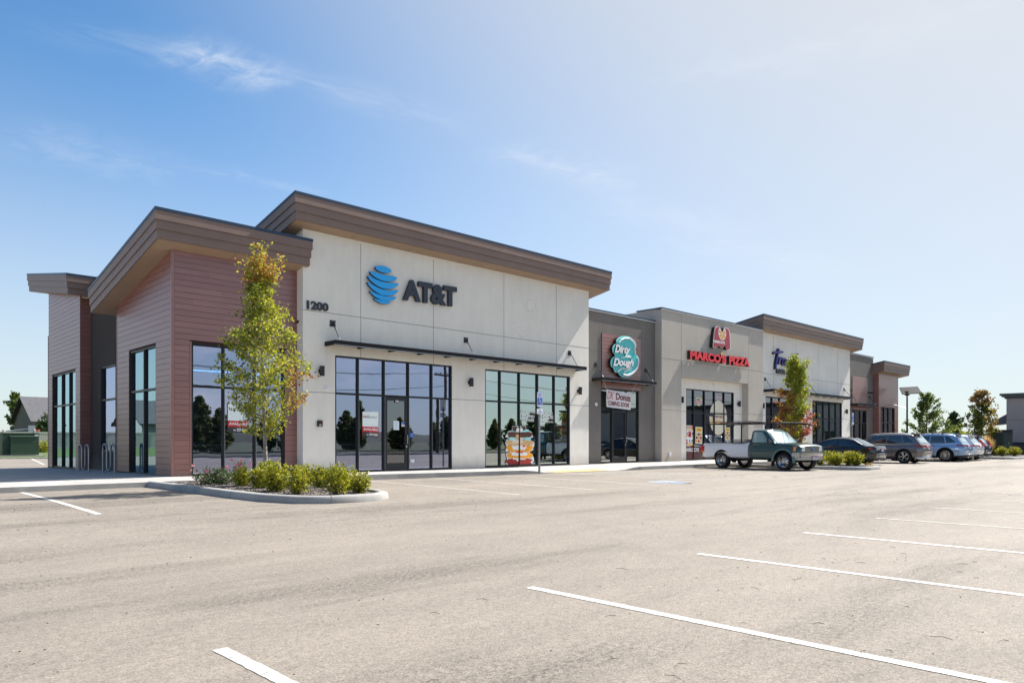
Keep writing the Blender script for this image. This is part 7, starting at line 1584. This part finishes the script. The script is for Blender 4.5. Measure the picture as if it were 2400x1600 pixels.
    for s in (-1,1):
        b=MB(); b.box(-2.645,-2.50,s*bw*.88,s*bw*1.005,.78,1.0,'tail_red'); b.box(-2.647,-2.50,s*bw*.88,s*bw*1.008,.70,.775,'lamp_amber'); b.build('tail_light',t)
        b=MB(); b.tube([(-2.5,s*bw*.95,1.14),(-.27,s*bw*.95,1.14)],.018,'plastic_black',6); b.build('bed_rail',t)
    b=MB(); b.box(-2.78,-2.66,-.80,.80,.46,.60,'chrome'); b.box(-2.9,-2.76,-.04,.04,.44,.50,'chrome'); b.build('rear_bumper',t)
    plate(t,-2.785,.53)
    b=MB(); b.box(-1.02,-.44,-.70,.70,1.0,1.27,'toolbox' if 'toolbox' in MATS else (mat('toolbox',(.55,.53,.48),.5),'toolbox')[1]); b.box(-1.04,-.42,-.72,.72,1.271,1.30,'toolbox'); b.build('toolbox',t)
    # frame, axle
    b=MB(); b.box(-2.4,2.1,-.42,-.34,.40,.50,'plastic_black'); b.box(-2.4,2.1,.34,.42,.40,.50,'plastic_black'); b.tube([(rx,-.7,wr),(rx,.7,wr)],.05,'plastic_black',8); b.tube([(ax,-.7,wr),(ax,.7,wr)],.045,'plastic_black',8); b.lathe([(0,-.14),(.13,-.06),(.13,.06),(0,.14)],(rx,0,wr),'plastic_black',10,'X'); b.box(.4,1.2,-.3,.3,.34,.5,'plastic_black'); b.build('chassis',t)
    for x in (ax,rx):
        for s in (-1,1): wheel(t,x,s*(hw-.12),wr,.24,'rim_silver','steel',s)
    for s in (-1,1): b=MB(); b.box(.98,1.0,s*.64,s*.84,.16,.42,'plastic_black'); b.build('mud_flap',t)
    # ladder rack
    e=bpy.data.objects.new('ladder_rack',None); COL.objects.link(e); e.parent=t
    for s in (-1,1):
        for x in (-.52,-2.32):
            b=MB(); b.tube([(x,s*bw*.95,1.14),(x,s*bw*.93,1.95)],.026,'black_metal',8); b.box(x-.08,x+.08,s*bw*.95-.05,s*bw*.95+.05,1.14,1.17,'black_metal'); b.tube([(x,s*bw*.93,1.78),(x+.16,s*bw*.93,1.95)],.014,'black_metal',6); b.build('rack_post',e)
        b=MB(); b.tube([(-2.55,s*bw*.93,1.98),(-.5,s*bw*.93,2.0),(.9,s*bw*.90,1.97),(1.75,s*bw*.86,1.92)],.026,'black_metal',8); b.tube([(-2.5,s*bw*.93,2.06),(-1.6,s*bw*.93,2.08),(0,s*bw*.93,2.07),(.5,s*bw*.9,1.99)],.014,'black_metal',6); b.build('rack_rail',e,smooth=True,sharp=60)
        for x in (-2.5,-1.9,-1.3,-.7,-.1): b=MB(); b.tube([(x,s*bw*.93,1.97),(x,s*bw*.93,2.07)],.014,'black_metal',6); b.build('rail_stay',e)
    for x in (-2.32,-.52,.55,1.4): b=MB(); b.tube([(x,-bw*.93,1.985),(x,bw*.93,1.985)],.022,'black_metal',8); b.build('crossbar',e)
    b=MB(); rnd=random.Random(2)
    for k in range(5): b.tube([(-1.9+i*.14,-.55+.05*k+.04*math.sin(i*1.3+k),2.02+.02*math.sin(i+k)-(.06 if i>8 else 0)) for i in range(11)],.016,'strap_brown' if 'strap_brown' in MATS else (mat('strap_brown',(.10,.045,.04),.8),'strap_brown')[1],5)
    b.build('lashed_straps',e)
    return t
pickup()
